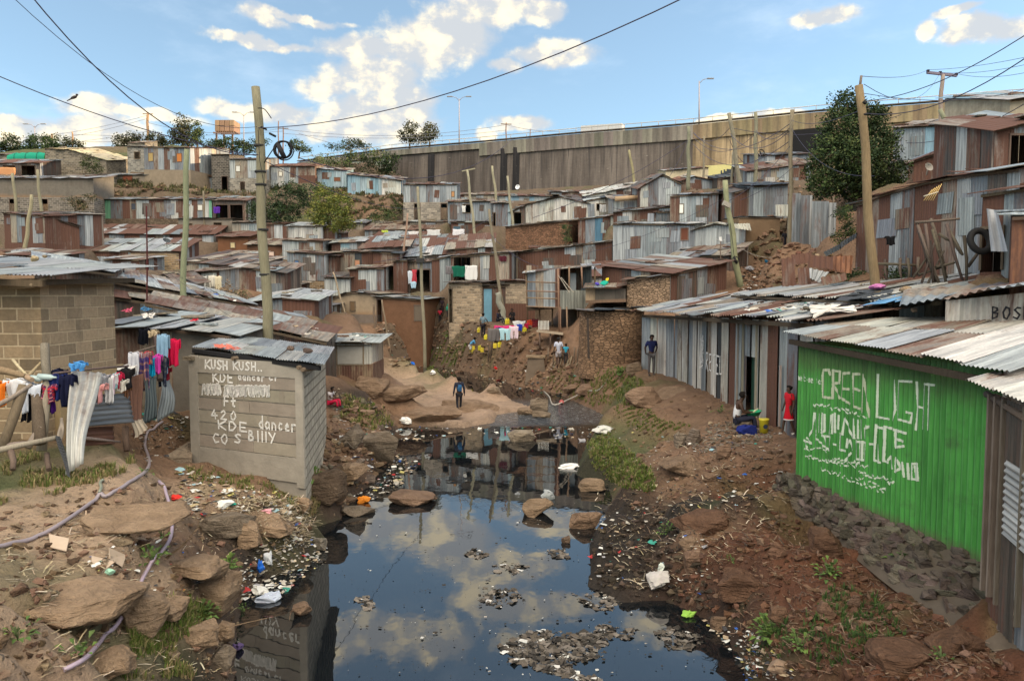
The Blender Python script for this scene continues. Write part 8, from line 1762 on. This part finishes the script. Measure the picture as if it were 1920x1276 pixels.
for a in [('orange garment at the far left of the fence','sheet',-14,10,718,762,12.3,(.66,.17,.02)),('white shirt on the left fence rail','shirt',8,46,712,748,12.4,WW),('white trousers hanging on the left fence rail','trousers',40,74,720,774,12.4,(.56,.6,.68)),('black trousers under the white ones on the fence','trousers',42,62,742,790,12.55,(.012,.012,.016)),('black draped cloth right of the white trousers','sheet',66,92,722,772,12.5,(.01,.01,.013)),
    ('grey blue socks like pair hanging under the black cloth','trousers',78,92,750,778,12.5,(.35,.4,.48)),('red tartan shirt on the left fence','shirt',74,108,722,756,12.45,(.42,.03,.05),((.10,.03,.08),(.5,.2,.2))),('purple cloth strip behind the tartan shirt','sheet',92,104,722,774,12.6,(.09,.02,.22)),('navy jacket next to the purple cloth','top',94,118,704,750,12.5,(.018,.028,.12)),('black navy jacket touching the leaning white sheet','shirt',112,138,704,762,12.45,(.010,.012,.035)),('dark navy hood draped behind the post top','sheet',94,120,694,712,12.9,(.008,.010,.03)),
    ('sky blue rag on top of the leaning sheet','sheet',134,158,680,694,12.6,(.07,.25,.55)),('grey rag at the right edge of the leaning sheet','sheet',182,202,704,722,13.4,(.22,.23,.26)),('pink small shirt below the grey rag','shirt',172,196,722,756,13.3,(.62,.30,.30)),('long white trousers right of the pink shirt','trousers',196,214,706,756,13.5,WW),('pale pink blouse on the middle fence','sheet',204,216,704,738,13.6,(.60,.42,.50)),('light turquoise cloth on the middle fence','sheet',211,220,702,728,13.7,(.30,.52,.55)),('small red top beside the turquoise cloth','top',216,228,700,728,13.8,(.42,.02,.06)),
    ('white crumpled underwear below the red top','sheet',218,236,714,734,13.8,(.55,.53,.48)),('black skirt on the fence corner','sheet',224,246,692,728,14.2,(.015,.014,.016)),('white blouse draped behind the black skirt','shirt',225,250,686,724,14.5,(.58,.57,.56)),('grey white trousers high on the corner line','sheet',242,260,662,708,14.8,(.50,.51,.56)),('purple and orange tartan shirt on the tall line','sheet',258,279,662,732,14.9,(.05,.035,.14),((.18,.10,.12),(.40,.22,.16))),('red small shirt right of the tartan one','sheet',273,282,661,684,15.0,(.48,.02,.05)),('bright cyan cloth on the tall line','sheet',281,291,672,706,15.2,(.01,.30,.52)),
    ('magenta cloth beside the cyan one','sheet',289,301,666,700,15.3,(.52,.05,.32)),('dark checked trousers right of the magenta cloth','trousers',296,312,670,724,15.4,(.014,.02,.045),((.03,.035,.05),(.07,.07,.08))),('light blue jeans hanging highest by the post','sheet',296,313,628,700,15.6,(.22,.36,.50)),('bright crimson shirt at the line end','sheet',314,333,637,686,15.8,(.52,.012,.06)),('dark red cloth under the blue jeans','sheet',306,318,690,712,15.7,(.14,.01,.02)),('black stocking bundle high on the shed wall','sheet',260,278,618,646,16.2,(.008,.009,.014)),('beige cap like rag on the post top','sheet',280,294,620,632,16.0,(.45,.36,.24)),
    ('brown rag at the fence corner below skirt','sheet',230,242,728,746,14.2,(.14,.07,.04))]:
 hang(a[0],a[1],a[2],a[3],a[4],a[5],a[6],a[7],a[8]if len(a)>8 else None)
for a in [('long pink cloth drying on the bank','sheet',925,962,611,621,42,(.55,.04,.16)),('light blue leggings drying on the bank','trousers',936,955,616,638,41,(.35,.55,.62)),('pale pink leggings drying on the bank','trousers',954,970,612,635,41,(.60,.48,.54)),('white cloth strip on the bank line','sheet',962,981,602,612,42.5,(.6,.6,.6)),('blue cloth on the bank line','sheet',969,978,608,620,42.3,(.02,.05,.35)),('crimson cloth on the bank line','sheet',976,989,606,616,42.6,(.42,.02,.06)),('orange red cloth on the bank line','sheet',988,997,600,610,43,(.55,.07,.03)),('dark red tartan cloth at the bank line end','sheet',997,1007,598,622,43,(.25,.02,.03),((.1,.02,.03),(.3,.1,.1))),
    ('grey skirt laid on the bank left of the leggings','sheet',914,934,616,640,41.4,(.13,.12,.12)),('navy cloth between grey skirt and blue leggings','sheet',930,940,614,630,41.8,(.015,.03,.12)),('green cloth hanging on the balcony','sheet',848,871,499,519,54,(.01,.10,.065)),('white lined cloth hanging on the balcony','sheet',871,892,498,525,54,(.62,.62,.62)),('grey cloth left of the green balcony cloth','sheet',835,848,499,514,54.5,(.16,.15,.16)),('red and white laundry on the dark open shack','sheet',772,780,506,530,56.5,(.40,.05,.07)),('white and blue laundry beside the red one','sheet',765,772,508,532,56.5,(.5,.55,.62)),('light blue small garments at the lower laundry','sheet',770,779,528,540,56.4,(.35,.5,.62)),
    ('white sheet on the rust wall room','sheet',848,868,430,442,71.5,(.65,.64,.68)),('white washing on the row shack, left piece','sheet',766,782,434,441,71.2,(.6,.58,.58)),('white and black washing on the row shack, right piece','sheet',800,822,431,441,71.2,(.55,.55,.55)),('yellow green rag on the row shack','sheet',715,726,432,436,71.3,(.45,.55,.1)),('black and white cloth in the barred opening','sheet',1124,1135,384,398,69.5,(.45,.45,.45)),('orange cloth draped over the sticks, centre left','sheet',547,577,570,596,46,(.52,.25,.12)),('purple clothes on the open stall','sheet',400,411,388,400,77.5,(.09,.03,.28)),('red and pink garments on the grey block house','sheet',87,102,304,318,91.5,(.32,.08,.14)),
    ('white curtain left on the hut','sheet',372,385,518,554,41.8,(.62,.62,.6)),('white curtain middle on the hut','sheet',391,403,517,539,41.7,(.6,.57,.5)),('cream torn curtain right on the hut','sheet',403,414,518,552,41.6,(.58,.52,.38)),('orange and white cloths piled at the market shed','sheet',-20,22,314,334,85,(.50,.25,.12)),('white cloth blowing from the grey blue cabin','sheet',866,872,386,398,74.5,(.65,.65,.63)),('white hanging cloth by the crossed poles','sheet',1370,1382,360,370,60,(.5,.53,.58)),('black garment hung on the rust house wall','sheet',1660,1674,444,460,24.6,(.012,.012,.014)),('black and red shirt on the long rusty house','sheet',936,948,480,490,54,(.08,.02,.03))]:
 hang(a[0],a[1],a[2],a[3],a[4],a[5],a[6],a[7],a[8]if len(a)>8 else None,back=.2)

# ------------------------------------------------------------------ washing fence of poles, boards and sheets
fz=root('washing_fence',G(60,880),'crooked fence of poles and logs carrying the washing, left','fence')
def fst(x0,y0,D0,x1,y1,D1,r0,r1,col=(.17,.125,.085),nm='post'):
 mb=MB();a,b=P(x0,y0,D0),P(x1,y1,D1);m_=(a+b)/2+Vector((random.uniform(-.03,.03),0,random.uniform(-.02,.02)));mb.tube([a,a.lerp(m_,.5),m_,b],[r0,r0,(r0+r1)/2,r1],jit(col,.25),8);mb.build(nm,'wood',fz)
GYW=(.26,.22,.18)
for q in [(84,645,13,90,720,12.7,.07,.07,GYW,'post'),(90,710,12.5,78,845,12.2,.07,.08,GYW,'post'),(45,722,12,5,838,11.6,.08,.07,(.15,.11,.08),'post'),(70,742,12.4,75,830,12,.09,.1,(.16,.12,.09),'post'),(-20,768,11.6,60,720,12,.04,.03,GYW,'rail'),(-20,690,12.8,48,706,12.6,.07,.05,(.22,.15,.10),'rail'),(-30,850,11.3,106,820,11.9,.05,.04,GYW,'rail'),(0,838,11.6,48,832,11.7,.05,.05,GYW,'rail'),
    (52,706,12.6,84,672,12.9,.03,.02,(.4,.3,.2),'branch'),(24,674,12.9,52,705,12.6,.025,.02,(.45,.36,.25),'branch'),(292,628,16,300,712,15.2,.06,.06,(.10,.08,.07),'post'),(100,700,12.6,240,686,14.4,.02,.02,(.15,.12,.1),'rail'),(240,664,14.9,330,640,16,.02,.02,(.12,.1,.08),'rail'),(52,840,11.9,76,800,12.1,.05,.04,GYW,'brace'),(150,820,12.6,225,828,13.8,.03,.02,GYW,'rail'),(235,800,14,238,845,13.8,.06,.05,(.1,.07,.05),'post'),
    (88,850,11.9,92,880,11.6,.04,.04,(.12,.09,.07),'post'),(20,845,11.5,24,880,11.3,.05,.04,(.12,.09,.07),'post'),(52,706,12.5,60,712,12.3,.05,.04,(.3,.22,.15),'branch')]:fst(*q)
def fsheet(label,quad,spec,nm='leaning_sheet',cat='metal sheet',cor=1,wob=.03,rows=None,col=None,amp=.012):
 q=[P(*c)for c in quad];m_=sum(q,Vector())/4;mb=MB();n=14;a,b,c,d=q;up=(b-a).cross(d-a).normalized();up=-up if up.y>0 else up;L=(b-a).length;cc=col or jit(random.choice(PAL[spec]),.1);k=int(L/.012)
 ph=random.uniform(0,6)
 for j in range(n):
  for i in range(k):
   pts=[]
   for (ii,jj)in ((i,j),(i+1,j),(i+1,j+1),(i,j+1)):
    f,g=ii/k,jj/n;wd=(1 if rows is None else rows(g));ff=.5+(f-.5)*wd;p=(a*(1-ff)+b*ff)*(1-g)+(d*(1-ff)+c*ff)*g
    pts.append((p+up*(amp*math.sin(f*L*6.283/.09)+wob*math.sin(g*4.5+f*2+ph)),(f*L,g*(d-a).length)))
   mb.face([x[0]for x in pts],[x[1]for x in pts],cc,True)
 o=mb.build(nm,'tin_near',None,m_);tag(o,label,cat,'sheets leaning on the washing fence');s_=o.modifiers.new('Solid','SOLIDIFY');s_.thickness=.004
fsheet('tall pale corrugated sheet twisted and bent, leaning on the fence',[(118,888,11.6),(160,872,11.7),(188,694,12.8),(132,690,12.6)],'W',col=(.44,.45,.43,.40),wob=.1,rows=lambda g:1-.2*math.sin(g*3.14),amp=.02)
fsheet('dark bent sheet edge at the foot of the pale sheet',[(106,820,11.9),(112,818,11.9),(134,897,11.4),(124,890,11.4)],'K')
fsheet('wide dark grey sheet fixed sideways with chalk marks',[(150,800,12.6),(148,742,12.8),(244,736,14.3),(250,792,14)],'G',col=(.13,.145,.16,.12))
fsheet('rusty low sheet behind the crooked rail',[(150,836,12.7),(150,802,12.8),(214,798,13.8),(212,832,13.6)],'R')
fsheet('narrow rusty upright sheet at the fence corner',[(248,820,14.1),(268,816,14.3),(268,700,14.8),(246,706,14.6)],'R',col=(.15,.08,.055,.8));fsheet('small grey board sheet hanging below the rusty upright',[(252,822,13.9),(276,800,14),(268,784,14.3),(248,792,14.2)],'T')
fsheet('black upright sheet with faded white figures',[(270,796,14.4),(292,784,14.8),(296,706,15.1),(270,708,14.8)],'K',col=(.035,.05,.055,.05));fsheet('bluish grey upright sheet bending right',[(300,790,15),(326,772,15.5),(322,706,15.8),(298,706,15.3)],'G',col=(.15,.175,.19,.1),wob=.06)
fsheet('thin grey board next to the leaning pale sheet',[(108,830,11.95),(116,828,11.95),(118,782,12.2),(110,784,12.2)],'T')
sl=root('concrete_slab',G(330,862),'tilted grey concrete slab at the left foot of the kiosk','slab');mb=MB();q=[P(304,858,15.6),P(360,858,16.3),P(362,826,17.2),P(352,828,17.2)];mb.hexa([p-Vector((0,0,.12))for p in q]+q,(.27,.22,.17));mb.build('slab_top','stone',sl)
for (lb,x,y,D,w)in [('plastic bottle on the left fence rail',72,705,12.4,.30),('second plastic bottle on the left fence rail',58,708,12.4,.22)]:
 p=P(x,y,D);mb=MB();mb.tube([p,p+Vector((w*.7,0,-.02)),p+Vector((w*.85,0,-.02)),p+Vector((w,0,-.02))],[.05,.05,.02,.018],(.35,.45,.45),8);o=mb.build('plastic_bottle','plastic',None,p);tag(o,lb,'bottle')
bd_=P(139,187.5,15.6);mb=MB();add_stone(mb,bd_+Vector((0,0,.05)),1,(.075,.03,.035),2,(.06,.05,.05),Matrix.Rotation(-.4,3,'Y'),2,.1,True);add_stone(mb,bd_+Vector((.06,0,.10)),.028,(1.1,.9,.9),2,(.06,.05,.05),None,2,0,True);mb.tube([bd_+Vector((-.05,0,.03)),bd_+Vector((-.15,0,-.02))],[.016,.008],(.05,.04,.04),5);o=mb.build('bird','cloth',None,bd_);tag(o,'small dark bird perched on the lower left cable','bird')
